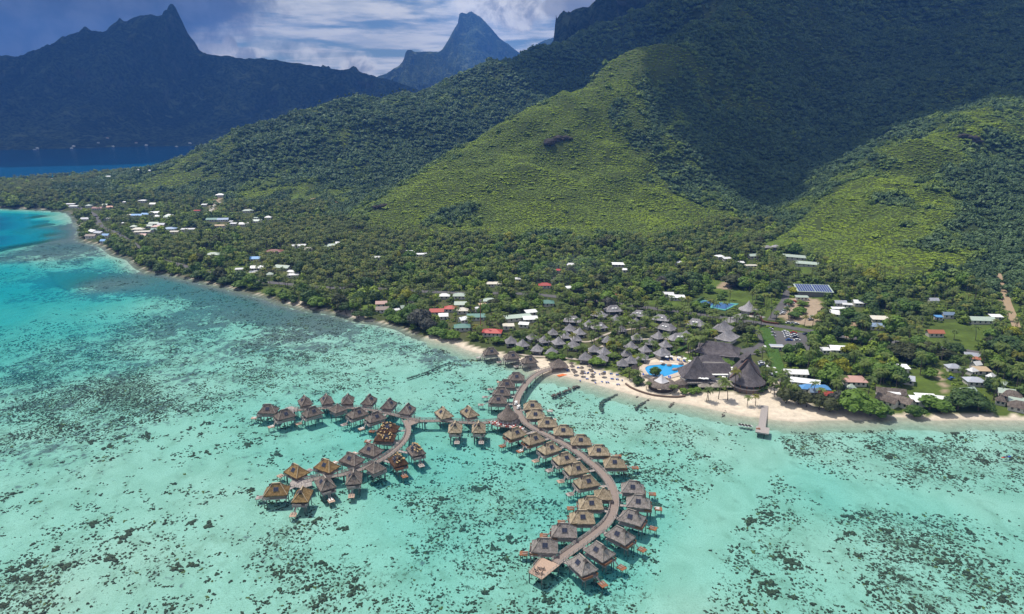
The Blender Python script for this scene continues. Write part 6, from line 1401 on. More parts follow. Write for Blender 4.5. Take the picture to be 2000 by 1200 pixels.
cars = [(1504, 645, 'W', 0), (1508, 653, 's', 0), (1509.5, 659, 's', 0), (1533.5, 650, 'W', 0), (1536, 653.5, 'W', 0), (1537.5, 657, 'W', 0), (1538.5, 660.5, 'W', 0), (1541, 666.5, 'b', 0), (1550, 652, 'r', 0), (1551.5, 656, 'W', 0), (1554, 660.5, 'd', 0), (1557, 666.5, 'W', 0), (1560, 675.5, 'W', 0), (1573, 654, 'd', .5), (1553, 660, 's', 0),
        (1546, 600 - 8, 's', .2), (1552, 591, 'r', .2), (1547, 594, 'W', .3), (1538, 600, 's', .3), (1535, 606.5, 'W', .3), (1531, 609, 's', .3), (1530, 612.5, 'W', .3), (1528, 614.5, 'W', .3), (1587, 620, 'W', 0), (1583, 626, 's', .2), (1540, 632.5, 'W', .1), (1549, 633.5, 's', .1), (1555, 634.5, 'W', .1), (1590, 571, 's', 0), (1503, 573, 'd', 1.2),
        (1502, 712, 'W', 1.5), (1488, 713, 'W', .2), (1489, 717, 'd', .2), (1487, 710, 's', .2), (1100, 597 - 5, 'W', .8), (1203, 582, 'W', .9), (1668, 692, 'W', .1), (188, 424, 'd', .8), (236, 458, 'd', .7), (229, 455, 's', .7), (1858, 742, 'b', .4), (1515, 731.5, 'W', 1.4)]
vans = [(1493, 683, 'W', 1.4), (1498, 722, 'W', 1.4), (1505, 736, 'W', 1.4), (1512, 606 + 120, 'W', 1.4)]
protos = {}
carC = GT(1410, 752)
allc = [(GT(a, b), c, r_, False) for a, b, c, r_ in cars] + [(GT(a, b), c, r_, True) for a, b, c, r_ in vans]
allc.sort(key=lambda i: math.hypot(i[0][0] - carC[0], i[0][1] - carC[1])); cnt = {}
for (p, c, r_, van) in allc:
    key = (c, van); cnt[key] = cnt.get(key, 0) + 1; lab = '%s parked %s, %s of the %s ones to the restaurant' % (CM[c][0], 'van' if van else 'car', ORD[cnt[key] - 1], CM[c][0])
    if key not in protos: o = car_proto('parked_van' if van else 'parked_car', CM[c][1], lab, van); o.location = (p[0], p[1], p[2] + .2); o.rotation_euler = (0, 0, r_); protos[key] = o
    else: dup(protos[key], (p[0], p[1], p[2] + .2), r_ + rnd.uniform(-.06, .06), lab)
    BLOCK.append((p[0], p[1], 3.0))
# tall steel mast in the village
x, y, z = GT(939, 652); mast = empty('radio_mast', (x, y, z), 0, 'tall slim rust red mast with antennas standing in the village', 'mast'); m = MB(); m.cyl(0, 0, -.5, 25, .34, .18, 8); m.obj('pole', simple('mast_paint', (.26, .10, .06), .7), mast)
m = MB(); [m.box(.5 * math.cos(k * 2.09) - .15, .5 * math.cos(k * 2.09) + .15, .5 * math.sin(k * 2.09) - .15, .5 * math.sin(k * 2.09) + .15, 22.5, 24.5) for k in range(3)]; m.obj('antenna', whitep, mast)
# ------------------------------------------------------------------ foliage materials
def leafmat(name, dark, light, inst=True, hue=None, rough=.6):
    m, t, out = newmat(name)
    if inst: tv = t.new('ShaderNodeAttribute', attribute_name='tint', attribute_type='INSTANCER').outputs['Fac']
    else: tv = t.new('ShaderNodeObjectInfo').outputs['Random']
    lf = t.new('ShaderNodeNewGeometry').outputs['Random Per Island']
    f = t.math('ADD', t.math('MULTIPLY', tv, .62), t.math('MULTIPLY', lf, .38))
    cc = t.mix(f, dark, light)
    if hue:
        tv2 = t.new('ShaderNodeAttribute', attribute_name='tint2', attribute_type='INSTANCER').outputs['Fac']; cc = t.mix(tv2, cc, hue)
    d = t.new('ShaderNodeBsdfPrincipled'); d.inputs['Roughness'].default_value = rough; d.inputs['Specular IOR Level'].default_value = .25; t.l.new(cc, d.inputs['Base Color'])
    tl = t.new('ShaderNodeBsdfTranslucent'); t.l.new(t.mix(.5, cc, (.12, .16, .01)), tl.inputs[0]); ms = t.new('ShaderNodeMixShader', i_0=.22); t.l.new(d.outputs[0], ms.inputs[1]); t.l.new(tl.outputs[0], ms.inputs[2]); t.l.new(ms.outputs[0], out.inputs[0]); return m
L_hill = leafmat('leaf_hill', (.040, .075, .030), (.175, .275, .105), hue=(.30, .40, .034))
L_tree = leafmat('leaf_forest', (.030, .062, .016), (.14, .22, .045), hue=(.29, .39, .04))
L_palm = leafmat('leaf_palm', (.055, .090, .026), (.185, .235, .062), hue=(.33, .32, .06))
L_ti = [leafmat('leaf_crown_' + n, a, b, False) for n, a, b in [('deep', (.030, .062, .018), (.090, .155, .038)), ('mid', (.055, .115, .020), (.15, .25, .036)), ('bright', (.09, .165, .020), (.17, .27, .035)), ('olive', (.045, .055, .020), (.085, .095, .035)), ('yellow', (.20, .22, .02), (.34, .34, .03)), ('grey', (.05, .055, .045), (.10, .10, .08))]]
L_pi = leafmat('leaf_palm_single', (.065, .105, .025), (.20, .26, .055), False); L_py = leafmat('leaf_palm_yellow', (.12, .14, .02), (.24, .22, .03), False)
barkm = simple('bark', (.13, .105, .08), .95, .35, 2)
# ------------------------------------------------------------------ crowns
def rot_quads(C, N, S, asp=1.0):
    """leaf quads at centres C facing N with half size S"""
    n = len(C); r = RS.normal(size=(n, 3)); U = np.cross(N, r); U /= np.linalg.norm(U, axis=1)[:, None] + 1e-9; Vv = np.cross(N, U); S = S[:, None]
    return np.stack([C - U * S - Vv * S * asp, C + U * S - Vv * S * asp, C + U * S * .7 + Vv * S * asp, C - U * S * .7 + Vv * S * asp], 1).reshape(-1, 3)
IV1, IF1 = ico(1); IV2, IF2 = ico(2)
def crown_mesh(name, R_, Hh, lobes, nleaf, ls, mat, base=.0, core=True, spread=.75, flat=.75, core_s=.80, sub=1):
    VV, FF = [], []; n = 0; lob = []
    for k in range(lobes):
        if k == 0: c = np.array((0, 0, base + Hh * .62)); r = R_ * .62
        else:
            a = k * 2.4 + RS.rand() * .8; q = spread * R_ * math.sqrt(RS.uniform(.2, 1)); c = np.array((math.cos(a) * q, math.sin(a) * q, base + Hh * RS.uniform(.30, .72) * (1 - .25 * q / R_))); r = R_ * RS.uniform(.30, .46)
        lob.append((c, r))
    iv, iff = (IV1, IF1) if sub == 1 else (IV2, IF2)
    if core:
        for c, r in lob:
            v = iv * r * core_s * np.array((1, 1, flat)) * (1 + .3 * (RS.rand(len(iv), 1) - .5)) + c; q = np.concatenate([iff, iff[:, 2:3]], 1); VV.append(v); FF.append(q + n); n += len(v)
    w = np.array([r * r for c, r in lob]); idx = RS.choice(len(lob), nleaf, p=w / w.sum()); D = RS.normal(size=(nleaf, 3)); D[:, 2] = np.abs(D[:, 2]) * 1.0 - .35; D /= np.linalg.norm(D, axis=1)[:, None]
    Cc = np.array([lob[i][0] for i in idx]); Rr = np.array([lob[i][1] for i in idx]); C = Cc + D * (Rr * RS.uniform(.82, 1.12, nleaf))[:, None] * np.array((1, 1, flat))
    N = D + np.array((0, 0, .5)) + RS.normal(size=(nleaf, 3)) * .45; N /= np.linalg.norm(N, axis=1)[:, None]
    q = rot_quads(C, N, ls * RS.uniform(.6, 1.3, nleaf)); VV.append(q); FF.append(np.arange(len(q)).reshape(-1, 4) + n)
    V_ = np.concatenate(VV); F_ = np.concatenate(FF)
    # core triangles were padded to quads: split lists
    me = bpy.data.meshes.new(name); tri = F_[:, 2] == F_[:, 3]; fl = [tuple(f[:3]) for f in F_[tri]] + [tuple(f) for f in F_[~tri]]
    me.from_pydata(V_.tolist(), [], fl); me.materials.append(mat); me.update(); return me
def palm_mesh(name, mat, nf=17, fl=3.6, trunk_h=0, bark=None, leaf=8, droop=1.0, lean=(0, 0)):
    vs, fs, mi = [], [], []
    def add(v, f, m_): n = len(vs); vs.extend(v); fs.extend([tuple(i + n for i in q) for q in f]); mi.extend([m_] * len(f))
    for k in range(nf):
        a = k * 2.39996 + RS.rand() * .3; el0 = RS.uniform(-.1, 1.15) if k % 3 else RS.uniform(.7, 1.35); Lf = fl * RS.uniform(.85, 1.1); ca, sa = math.cos(a), math.sin(a); p = np.array((0., 0., 0.)); el = el0; pr = None
        seg = 6
        for s_ in range(seg):
            d = np.array((ca * math.cos(el), sa * math.cos(el), math.sin(el))); q = p + d * Lf / seg; side = np.array((-sa, ca, 0.)); w0 = [.25, .62, .72, .66, .5, .28, .06][s_]; w1 = [.25, .62, .72, .66, .5, .28, .06][s_ + 1]; dn = np.array((0, 0, -.42))
            for sg in (-1, 1):
                # leaflets with gaps
                for h in (0, 1):
                    u0, u1 = h * .5, h * .5 + .36; a0 = p + (q - p) * u0; a1 = p + (q - p) * u1; wa = w0 + (w1 - w0) * u0; wb = w0 + (w1 - w0) * u1
                    add([tuple(a0), tuple(a1), tuple(a1 + side * sg * wb + dn * wb + d * .25), tuple(a0 + side * sg * wa + dn * wa + d * .25)], [(0, 1, 2, 3)], 0)
            p = q; el -= (.28 + .16 * s_ * .5) * droop * RS.uniform(.8, 1.2)
    me = bpy.data.meshes.new(name); me.from_pydata([tuple(map(float, v)) for v in vs], [], fs); me.materials.append(mat); me.update(); return me
def trunk_mesh(h, r0, r1, bend, name='trunk', seg=5, n=6, limbs=0, R_=3, extra=0):
    m = MB(); pts = [(bend * (k / seg) ** 2, 0, h * k / seg) for k in range(seg + 1)]
    pts[0] = (0, 0, -.8)
    for k in range(seg):
        ra, rb = r0 + (r1 - r0) * k / seg, r0 + (r1 - r0) * (k + 1) / seg; a, b = pts[k], pts[k + 1]; vs = [(a[0] + ra * math.cos(6.2832 * i / n), ra * math.sin(6.2832 * i / n), a[2]) for i in range(n)] + [(b[0] + rb * math.cos(6.2832 * i / n), rb * math.sin(6.2832 * i / n), b[2]) for i in range(n)]
        m.add(vs, [(i, (i + 1) % n, n + (i + 1) % n, n + i) for i in range(n)])
    for k in range(limbs): a = k * 6.28 / limbs + rnd.random(); q = pts[-2]; m.beam(q, (q[0] + math.cos(a) * R_ * .55, math.sin(a) * R_ * .55, h * 1.35), r1 * 1.1)
    return m.mesh(name, [barkm])
# ------------------------------------------------------------------ scatter (stuff): points with attributes, instanced
def scatter(name, label, protos_, P_, scl, rotz, idx, tint, tint2, tilt=None):
    coll = bpy.data.collections.new(name + '_kinds')
    for i, me in enumerate(protos_): coll.objects.link(bpy.data.objects.new('%s_kind_%d' % (name, i), me))
    n = len(P_); rot = np.zeros((n, 3)); rot[:, 2] = rotz
    if tilt is not None: rot[:, 0] = tilt[:, 0]; rot[:, 1] = tilt[:, 1]
    me = bpy.data.meshes.new(name); me.vertices.add(n); me.vertices.foreach_set('co', np.asarray(P_, np.float32).ravel())
    for an, ty, arr in (('rot', 'FLOAT_VECTOR', rot), ('scl', 'FLOAT_VECTOR', scl), ('idx', 'INT', idx), ('tint', 'FLOAT', tint), ('tint2', 'FLOAT', tint2)):
        a = me.attributes.new(an, ty, 'POINT'); a.data.foreach_set('vector' if ty == 'FLOAT_VECTOR' else 'value', np.asarray(arr, np.int32 if ty == 'INT' else np.float32).ravel())
    o = link(name, me); ng = bpy.data.node_groups.new(name + '_nodes', 'GeometryNodeTree'); ng.interface.new_socket('Geometry', in_out='INPUT', socket_type='NodeSocketGeometry'); ng.interface.new_socket('Geometry', in_out='OUTPUT', socket_type='NodeSocketGeometry')
    gi = ng.nodes.new('NodeGroupInput'); go = ng.nodes.new('NodeGroupOutput'); iop = ng.nodes.new('GeometryNodeInstanceOnPoints'); ci = ng.nodes.new('GeometryNodeCollectionInfo'); ci.inputs['Collection'].default_value = coll; ci.inputs['Separate Children'].default_value = True; ci.inputs['Reset Children'].default_value = True
    def na(nm, ty): q = ng.nodes.new('GeometryNodeInputNamedAttribute'); q.data_type = ty; q.inputs['Name'].default_value = nm; return q.outputs[0]
    L = ng.links.new; L(gi.outputs[0], iop.inputs['Points']); L(ci.outputs[0], iop.inputs['Instance']); iop.inputs['Pick Instance'].default_value = True; L(na('idx', 'INT'), iop.inputs['Instance Index']); L(na('scl', 'FLOAT_VECTOR'), iop.inputs['Scale'])
    e2r = ng.nodes.new('FunctionNodeEulerToRotation'); L(na('rot', 'FLOAT_VECTOR'), e2r.inputs[0]); L(e2r.outputs[0], iop.inputs['Rotation']); L(iop.outputs[0], go.inputs[0])
    md = o.modifiers.new('scatter', 'NODES'); md.node_group = ng
    return tag(o, label, kind='stuff')
# ------------------------------------------------------------------ hill forest cover
def inview(x, y, z, mx=160, my=120):
    a, b, d = project(x, y, z); return (a > -mx) & (a < 2000 + mx) & (b > -my) & (b < 1200 + my) & (y > 100)
def wg(lst, dz=4): return [GT(a, b, dz)[:2] + (v,) for a, b, v in lst]
yel = wg([(740, 425, .9), (800, 390, 1), (850, 440, .9), (900, 360, 1), (1000, 320, 1), (1100, 260, 1), (1160, 200, 1), (1220, 150, .9), (1280, 110, .95), (1340, 150, .5), (1360, 200, .2), (1100, 380, 1), (1000, 430, .95), (1200, 420, 1), (1300, 430, .95), (1150, 300, 1), (1350, 400, .95), (1400, 440, .9), (1250, 370, 1), (1290, 330, .7), (1340, 370, .2), (1300, 300, .5), (1330, 350, .1),
          (1240, 230, .35), (1280, 270, .3), (1220, 200, .3), (1300, 180, .3), (1600, 430, 1), (1650, 470, 1), (1750, 420, 1), (1700, 500, 1), (1800, 500, .95), (1850, 280, .9), (1780, 330, .9), (1950, 235, .8), (1700, 360, .9), (1860, 340, .45), (1900, 300, .3), (1880, 430, .15), (1950, 420, .0), (1980, 330, .1), (1850, 400, .35), (1900, 520, .2), (1980, 500, .1), (1920, 560, .2), (1900, 260, .5), (1960, 300, 0), (1990, 270, .3), (1930, 350, 0), (1890, 380, .1), (1960, 480, 0), (1850, 470, .4), (1820, 420, .6), (1900, 470, .1), (1940, 390, 0), (1990, 400, 0), (1870, 510, .3), (1830, 540, .6), (1550, 480, .9), (1560, 400, .5),
          (1480, 400, .05), (1530, 350, 0), (1500, 440, .0), (1450, 370, .1), (1600, 340, .25), (1650, 300, .05), (1380, 300, .05), (1420, 330, .1), (1450, 470, .25), (1480, 300, 0), (1600, 200, 0), (1400, 100, .05), (1700, 150, .0), (1900, 100, 0), (1750, 270, .2), (1950, 170, .2),
          (800, 230, .05), (700, 230, .1), (850, 300, .0), (600, 260, .1), (650, 330, .05), (500, 300, .0), (450, 350, .1), (750, 340, .05), (900, 200, .3), (950, 250, .1), (960, 200, .25), (560, 350, .3), (620, 420, .1), (1000, 180, .1), (1100, 150, .0), (335, 355, .8), (350, 345, .8), (420, 330, .5), (540, 370, .6), (480, 365, .55), (600, 385, .4), (700, 270, .3), (640, 280, .35), (690, 300, .1), (780, 260, .1), (730, 380, .15), (680, 400, .0), (870, 420, .3), (900, 430, .15),
          (1050, 470, .4), (1150, 480, .2), (1300, 480, .2), (1250, 470, .5), (950, 470, .2), (450, 390, .3), (550, 400, .4), (150, 370, .15), (300, 380, .2), (1000, 480, .1)])
hs = []
def grid_pts(x0, x1, y0, y1, st):
    xs, ys = np.meshgrid(np.arange(x0, x1, st), np.arange(y0, y1, st), indexing='ij'); n = xs.size; return xs.ravel() + RS.uniform(-.5, .5, n) * st, ys.ravel() + RS.uniform(-.5, .5, n) * st
def clear_mask(x, y, extra=0.0):
    ok = np.ones(x.shape, bool); cell = {}
    for bx_, by_, br in BLOCK:
        k0 = np.searchsorted(xs_sorted, bx_ - br - extra); k1 = np.searchsorted(xs_sorted, bx_ + br + extra); ii = order[k0:k1]; ok[ii] &= np.hypot(x[ii] - bx_, y[ii] - by_) > br + extra
    return ok
def setsort(x):
    global order, xs_sorted
    order = np.argsort(x); xs_sorted = x[order]
def roadmask(x, y, ex=2.0):
    ok = np.ones(x.shape, bool)
    for pts, w in ROADS: ok &= seg_dist(x, y, pts[::2] + [pts[-1]], False) > w / 2 + ex
    return ok
pts_all = []; yl_of = lambda x, y: sstep(np.clip(idw([(a, b, v) for a, b, v in yel], x, y, 3.2, 14) + (fbm(x / 26, y / 26, 4) - .5) * 1.25, 0, 1), .30, .62)
for (x0, x1, y0, y1, st) in [(300, 900, 400, 560, 3.7), (-900, 1000, 560, 1150, 3.7), (-1400, 1600, 1150, 1700, 5.2), (-1200, 2000, 1700, 2500, 9)]:
    x, y = grid_pts(x0, x1, y0, y1, st); z = hz(x, y); k = (z > 11) & inview(x, y, z); x, y, z = x[k], y[k], z[k]; pts_all.append(np.stack([x, y, z, np.full(len(x), st)], 1))
    if st < 4:
        x, y = grid_pts(x0, x1, y0, y1, 3.3); z = hz(x, y); k = (z > 11) & inview(x, y, z, 60, 60); x, y, z = x[k], y[k], z[k]; k = yl_of(x, y) > .35; pts_all.append(np.stack([x[k], y[k], z[k], np.full(k.sum(), 3.69)], 1))
Q = np.concatenate(pts_all); x, y, z, st = Q.T
yl = yl_of(x, y)
gx_, gy_ = GV[gused][:, 0], GV[gused][:, 1]; ky = (GV[gused][:, 2] > 11) & inview(gx_, gy_, GV[gused][:, 2], 300, 200); yy_ = np.zeros(len(gx_)); yy_[ky] = yl_of(gx_[ky], gy_[ky]); base_c = gcol.reshape(-1, 3)[gused]; gc2 = base_c * (1 - yy_[:, None]) + np.array((.050, .068, .016)) * yy_[:, None]; lwn = cover(gx_, gy_, lawn_w + dirt_w); gc2[lwn] = base_c[lwn]; gme.attributes['gcol'].data.foreach_set('color', np.concatenate([gc2, np.ones((len(gc2), 1))], 1).astype(np.float32).ravel())
# lawn and track gaps, ridge back faces are thinned by distance only
ln = cover(x, y, lawn_w + dirt_w) | ~roadmask(x, y, 1); setsort(x); ok = clear_mask(x, y) & ~(ln & (RS.rand(len(x)) < .8))
bare = ((fbm(x / 14 + 50, y / 14, 3) > .70) & (RS.rand(len(x)) < .75)) | (RS.rand(len(x)) < .13); ok &= ~bare
x, y, z, st, yl = x[ok], y[ok], z[ok], st[ok], yl[ok]; n = len(x)
clump = fbm(x / 24 + 9, y / 24, 3); big_ = (RS.rand(n) < .16 + .5 * (clump > .56)) & (yl < .55)
base_s = st / 3.7
s_ = np.where(yl > .5, RS.uniform(.50, .86, n), RS.uniform(.72, 1.2, n)); s_ = np.where(big_, s_ * RS.uniform(1.25, 1.9, n), s_) * base_s ** .9
s_ = np.where((yl > .5) & (RS.rand(n) < .015), s_ * 2.0, s_)
hf = np.where(yl > .5, .60, 1.1)
lumpw = sstep(fbm(x / 9 + 2, y / 9, 2), .3, .7)
tint = np.clip(.18 + .5 * RS.rand(n) * .9 + .5 * (fbm(x / 60 + 4, y / 60, 3) - .35) - .35 * big_ * RS.rand(n), 0, 1); tint2 = np.clip(yl * (.68 + .32 * RS.rand(n)) * (.42 + 1.1 * fbm(x / 34, y / 34 + 30, 4)), 0, 1)
brown = (yl > .4) & (fbm(x / 35 + 80, y / 35, 3) > .6); tint2 = np.where(brown, tint2 * .75, tint2)
hill_protos = [crown_mesh('hill_bush', 2.7, 3.4, 5, 46, .50, L_hill), crown_mesh('hill_bush', 2.6, 3.0, 4, 40, .52, L_hill, flat=.7), crown_mesh('hill_bush', 2.5, 4.4, 6, 52, .48, L_hill, flat=.9), crown_mesh('hill_bush', 3.0, 3.0, 7, 60, .45, L_hill, spread=.85)]
scatter('forest', 'dense fern and forest cover of the green slopes', hill_protos, np.stack([x, y, z - .9], 1), np.stack([s_, s_, s_ * hf], 1), RS.rand(n) * 6.28, RS.randint(0, 4, n), tint, tint2)
print('HILL', n)
# ------------------------------------------------------------------ lowland trees: the largest in view are things, the rest forest
x, y = grid_pts(-1500, 900, 330, 1750, 5.6); z = hz(x, y); sdv = sdz(x, y)
k = (z > np.where(x > -60, .9, .3)) & (z <= 12.5) & (sdv > np.where(x > -60, 6, .6)) & inview(x, y, z, 120); x, y, z, sdv = x[k], y[k], z[k], sdv[k]
setsort(x); ok = clear_mask(x, y, 1.0) & roadmask(x, y, 1.6) & ~cover(x, y, lawn_w + dirt_w) & ~cover(x, y, [sand_w[0]]) & ~cover(x, y, [poly_w([(1502, 643), (1514, 680), (1584, 694), (1592, 650)]), poly_w([(1520, 636), (1530, 590), (1612, 592), (1595, 640)])])
px_, py_, dd = project(x, y, z); vw = (px_ > 140) & (px_ < 540) & (py_ > 395) & (py_ < 462)
gard = (px_ > 930) & (px_ < 1480) & (py_ > 612) & (py_ < 720); vill = (py_ > 560) & ~gard
dens = np.where(vw, .5, 1) * np.where(gard, .85, np.where(vill, np.where(px_ > 1480, .60, .80), .93)); ok &= RS.rand(len(x)) < dens; ok &= ~((sdv < 12) & (px_ > 1480) & (px_ < 1640))
x, y, z, sdv, px_, py_, gard = [q[ok] for q in (x, y, z, sdv, px_, py_, gard)]; n = len(x)
pn_ = fbm(x / 45 + 3, y / 45 + 8, 3); palmp = np.where(gard, .76, np.where(pn_ > .47, .80, .22)); palmp = np.where(sdv < 16, .22, palmp); palmp = np.where((px_ > 480) & (px_ < 760) & (py_ < 560) & (py_ > 440), .85, palmp)
ispalm = RS.rand(n) < palmp
pal_h = np.where(gard, RS.uniform(5.5, 9.5, n), RS.uniform(6.5, 12, n)); tr_s = RS.uniform(.7, 1.25, n); tr_s = np.where(gard, tr_s * .62, tr_s); bigt = (RS.rand(n) < .12) & ~gard; tr_s = np.where(bigt, tr_s * 1.5, tr_s)
size = np.where(ispalm, 9, 11 * tr_s) / np.hypot(x, y)
extra_p = [(1380, 785, 7), (1384, 783, 5.5), (1403, 780, 10.5), (1421, 782, 9.5), (1459, 795, 5), (1475, 793, 5.5), (1238, 745, 6), (1246, 748, 6.5), (1230, 742, 6), (1262, 762, 4), (1310, 770, 4.5), (1318, 768, 4), (1347, 700, 11), (1352, 698, 12), (1358, 694, 11), (1344, 692, 12), (1364, 690, 10), (1405, 690, 6), (1412, 692, 6), (1420, 690, 6), (1488, 706, 8), (1476, 668, 7), (1512, 775, 9), (1522, 770, 10), (1532, 775, 9), (1505, 768, 8), (1545, 782, 8), (1600, 788, 7), (1588, 775, 8),
           (1618, 662, 10), (1652, 668, 9), (1720, 690, 11), (1735, 688, 10), (1680, 675, 8), (1863, 664, 6), (1905, 665, 9), (1953, 716, 13), (1945, 710, 11), (1540, 625, 8), (1505, 622, 8), (1515, 628, 7), (1478, 610, 8), (1610, 630, 8), (1386, 612, 9), (1400, 615, 9), (1418, 616, 9), (1342, 606, 9), (1310, 604, 9), (1280, 602, 8), (1437, 640, 8), (1560, 600, 5), (1330, 600, 7), (1212, 660, 12), (1216, 655, 11), (1205, 668, 12), (1160, 656, 10), (1225, 700, 6), (1208, 694, 7)]
EP = [GT(a, b) + (h,) for a, b, h in extra_p]
# trees the photograph shows one by one: px, py of the foot, crown radius, height, colour
extra_t = [(1740, 790, 0, 0, 0), (1665, 805, 9.5, 12, 1), (1640, 795, 6, 9, 5), (1700, 812, 7.5, 9, 1), (1720, 815, 6, 7, 1), (1740, 745, 8, 11, 1), (1715, 742, 7.5, 10, 1), (1755, 752, 6, 9, 0), (1786, 815, 5, 6.5, 1), (1815, 800, 6.5, 7.5, 1), (1838, 808, 6, 7, 1), (1870, 800, 7.5, 9, 0), (1888, 790, 7.5, 9, 0), (1910, 802, 6, 8, 0), (1927, 805, 4.5, 6, 0), (1600, 800, 5.5, 9, 3), (1575, 795, 5, 8, 3), (1560, 790, 5, 8, 3), (1535, 788, 5, 9, 3), (1620, 805, 6, 8, 3),
           (664, 610, 8.5, 15, 3), (676, 614, 6, 10, 0), (618, 600, 8, 9, 1), (600, 592, 6, 7, 1), (555, 588, 5, 7, 1), (528, 578, 5, 7, 1), (468, 563, 6.5, 7, 1), (440, 556, 6, 7, 0), (412, 552, 5, 6.5, 0), (388, 545, 7, 8, 0), (312, 532, 7, 9, 0), (298, 524, 7, 9, 0), (236, 492, 8, 10, 1), (222, 480, 9, 10, 1), (820, 640, 8.5, 14, 5), (835, 648, 6, 10, 5), (800, 636, 6, 9, 0), (700, 622, 5.5, 6, 0), (765, 628, 5, 5.5, 1), (778, 632, 5, 6, 1), (850, 655, 6, 6, 1), (866, 662, 6, 7, 1), (885, 664, 6, 7, 2),
           (1165, 716, 5.5, 5.5, 2), (1078, 703, 4.5, 5, 2), (1096, 702, 3.2, 3.5, 2), (1013, 688, 4.5, 4, 2), (970, 672, 4.5, 5, 2), (1198, 702, 4, 4, 2), (1240, 706, 3.5, 4, 4), (1195, 682, 4, 6, 4), (1280, 734, 4.0, 5.5, 1), (1480, 765, 5.2, 4.5, 1), (1362, 768, 2.8, 3.5, 2), (1350, 770, 2.5, 3.5, 2), (1336, 770, 2.5, 3.5, 2), (1485, 750, 4.5, 6, 1), (1388, 716, 0, 0, 2), (1408, 712, 5, 4, 2), (1420, 716, 4.5, 4, 2), (1395, 712, 4.5, 3.5, 2), (1390, 656, 4.5, 5, 2), (1325, 672, 5, 4.5, 2), (1450, 652, 6.5, 7, 3), (1461, 646, 5, 6.5, 3),
           (1550, 575, 6, 6, 4), (1552, 622, 6, 5, 1), (1562, 612, 5.5, 5, 1), (1568, 597, 5, 3.5, 2), (1540, 597, 4.5, 5, 1), (1455, 565, 9, 11, 1), (1435, 560, 11, 11, 3), (1480, 552, 9, 11, 1), (1512, 560, 6, 6, 3), (1385, 572, 6, 7, 1), (1412, 578, 4, 5, 1), (1350, 560, 11, 13, 0), (1310, 560, 11, 13, 0), (1270, 575, 11, 12, 1), (1495, 530, 6, 6, 4), (1505, 690, 3, 3, 1), (1745, 700, 7, 9, 3), (1770, 705, 7.5, 9, 3), (1725, 705, 6, 8, 2), (1790, 680, 6, 8, 1), (1850, 700, 8, 5, 3), (1958, 690, 9, 12, 0), (1975, 705, 9, 11, 0), (1935, 665, 6, 8, 1), (1975, 740, 6, 8, 1), (1815, 738, 5, 6, 2),
           (1680, 640, 8, 9, 0), (1655, 625, 8, 9, 1), (1640, 640, 8, 8, 0), (1730, 600, 8, 11, 1), (1700, 600, 9, 11, 0), (1760, 610, 9, 11, 0), (1790, 612, 7, 9, 1), (1590, 700, 5, 6, 1), (1540, 705, 4, 5, 1), (1635, 720, 7, 8, 2), (1600, 718, 5, 6, 2), (1585, 735, 5, 5, 1), (1610, 748, 4.5, 4.5, 1), (1680, 715, 6, 7, 1), (1700, 722, 6, 7, 2), (1765, 690, 7, 8, 3), (1040, 590, 6, 8, 1), (946, 618, 6, 10, 1), (1050, 600, 5, 7, 2), (967, 600, 5, 7, 3), (1110, 586, 6, 7, 3), (1130, 570, 7, 8, 1), (1150, 590, 7, 8, 0), (996, 610, 6, 6, 1), (975, 640, 0, 0, 1)]
ET = [GT(a, b) + (r_, h, c) for a, b, r_, h, c in extra_t if r_ > 0]
# keep scattered trees out of the hand placed ones
BLOCK2 = [(q[0], q[1], q[3] * .6) for q in ET]
ok = np.ones(n, bool)
for bx_, by_, br in BLOCK2: ok &= np.hypot(x - bx_, y - by_) > br
x, y, z, sdv, px_, py_, gard, ispalm, pal_h, tr_s, size, pn_ = [q[ok] for q in (x, y, z, sdv, px_, py_, gard, ispalm, pal_h, tr_s, size, pn_)]; n = len(x)
# prototypes as things
palmP = []
for k in range(6):
    c = palm_mesh('crown', [L_pi, L_pi, L_pi, L_pi, L_py, L_pi][k], 18 if k != 3 else 14, [4.5, 4.2, 4.8, 4.3, 4.2, 4.6][k], droop=[1, .85, 1.1, 1.25, 1, .9][k]); palmP.append(c)
def mk_palm(k, first=True):
    r = empty('coconut_palm', (0, -9999, 0), 0, None, 'palm'); h = 9.0; bend = [.3, 1.2, -.8, .6, 0, 1.8][k]
    tk = link('trunk', trunk_mesh(h, .24, .13, bend), r); c = link('crown', palmP[k], r); c.location = (bend, 0, h); return r
PT = [mk_palm(k) for k in range(6)]
def mk_tree(kc, var):
    R_, Hh, lob, nl, flat = [(5.0, 6.6, 9, 620, .8), (5.0, 5.6, 12, 680, .72), (5.0, 7.6, 8, 600, .95)][var]
    r = empty('broadleaf_tree', (0, -9999, 0), 0, None, 'tree'); cm = crown_mesh('crown', R_, Hh, lob, nl, .42, L_ti[kc], base=1.5, flat=flat, core_s=.86, sub=2)
    link('trunk', trunk_mesh(3.4, .42, .25, .3, limbs=4, R_=R_), r); link('crown', cm, r); return r
TT = {}
def get_tree(kc, var):
    if (kc, var) not in TT: TT[(kc, var)] = [mk_tree(kc, var), False]
    return TT[(kc, var)]
usedP = [False] * 6
plist = [(a, b, c, h, 0) for a, b, c, h in EP]; o_ = np.argsort(-size)
pi = [i for i in o_ if ispalm[i]][:300 - len(EP)]; plist += [(x[i], y[i], z[i], pal_h[i], 1 if gard[i] else 2) for i in pi]
lm = [('the swimming pool', poolc), ('the tennis courts', GT(1400, 597)), ('the great restaurant roof', GT(1452, 725)), ('the tall village mast', GT(939, 652)), ('the solar hall', GT(1588, 566)), ('the open lawn house', GT(1826, 650)), ('the jetty', GT(1492, 792)), ('the dark red roof', GT(536, 491)), ('the pale green gable', GT(553, 522)), ('the long white roof', GT(1123, 561)), ('the slate blue roof', GT(332, 447)), ('the thatched beach house', GT(1745, 770)), ('the right beach edge', GT(1990, 780))]
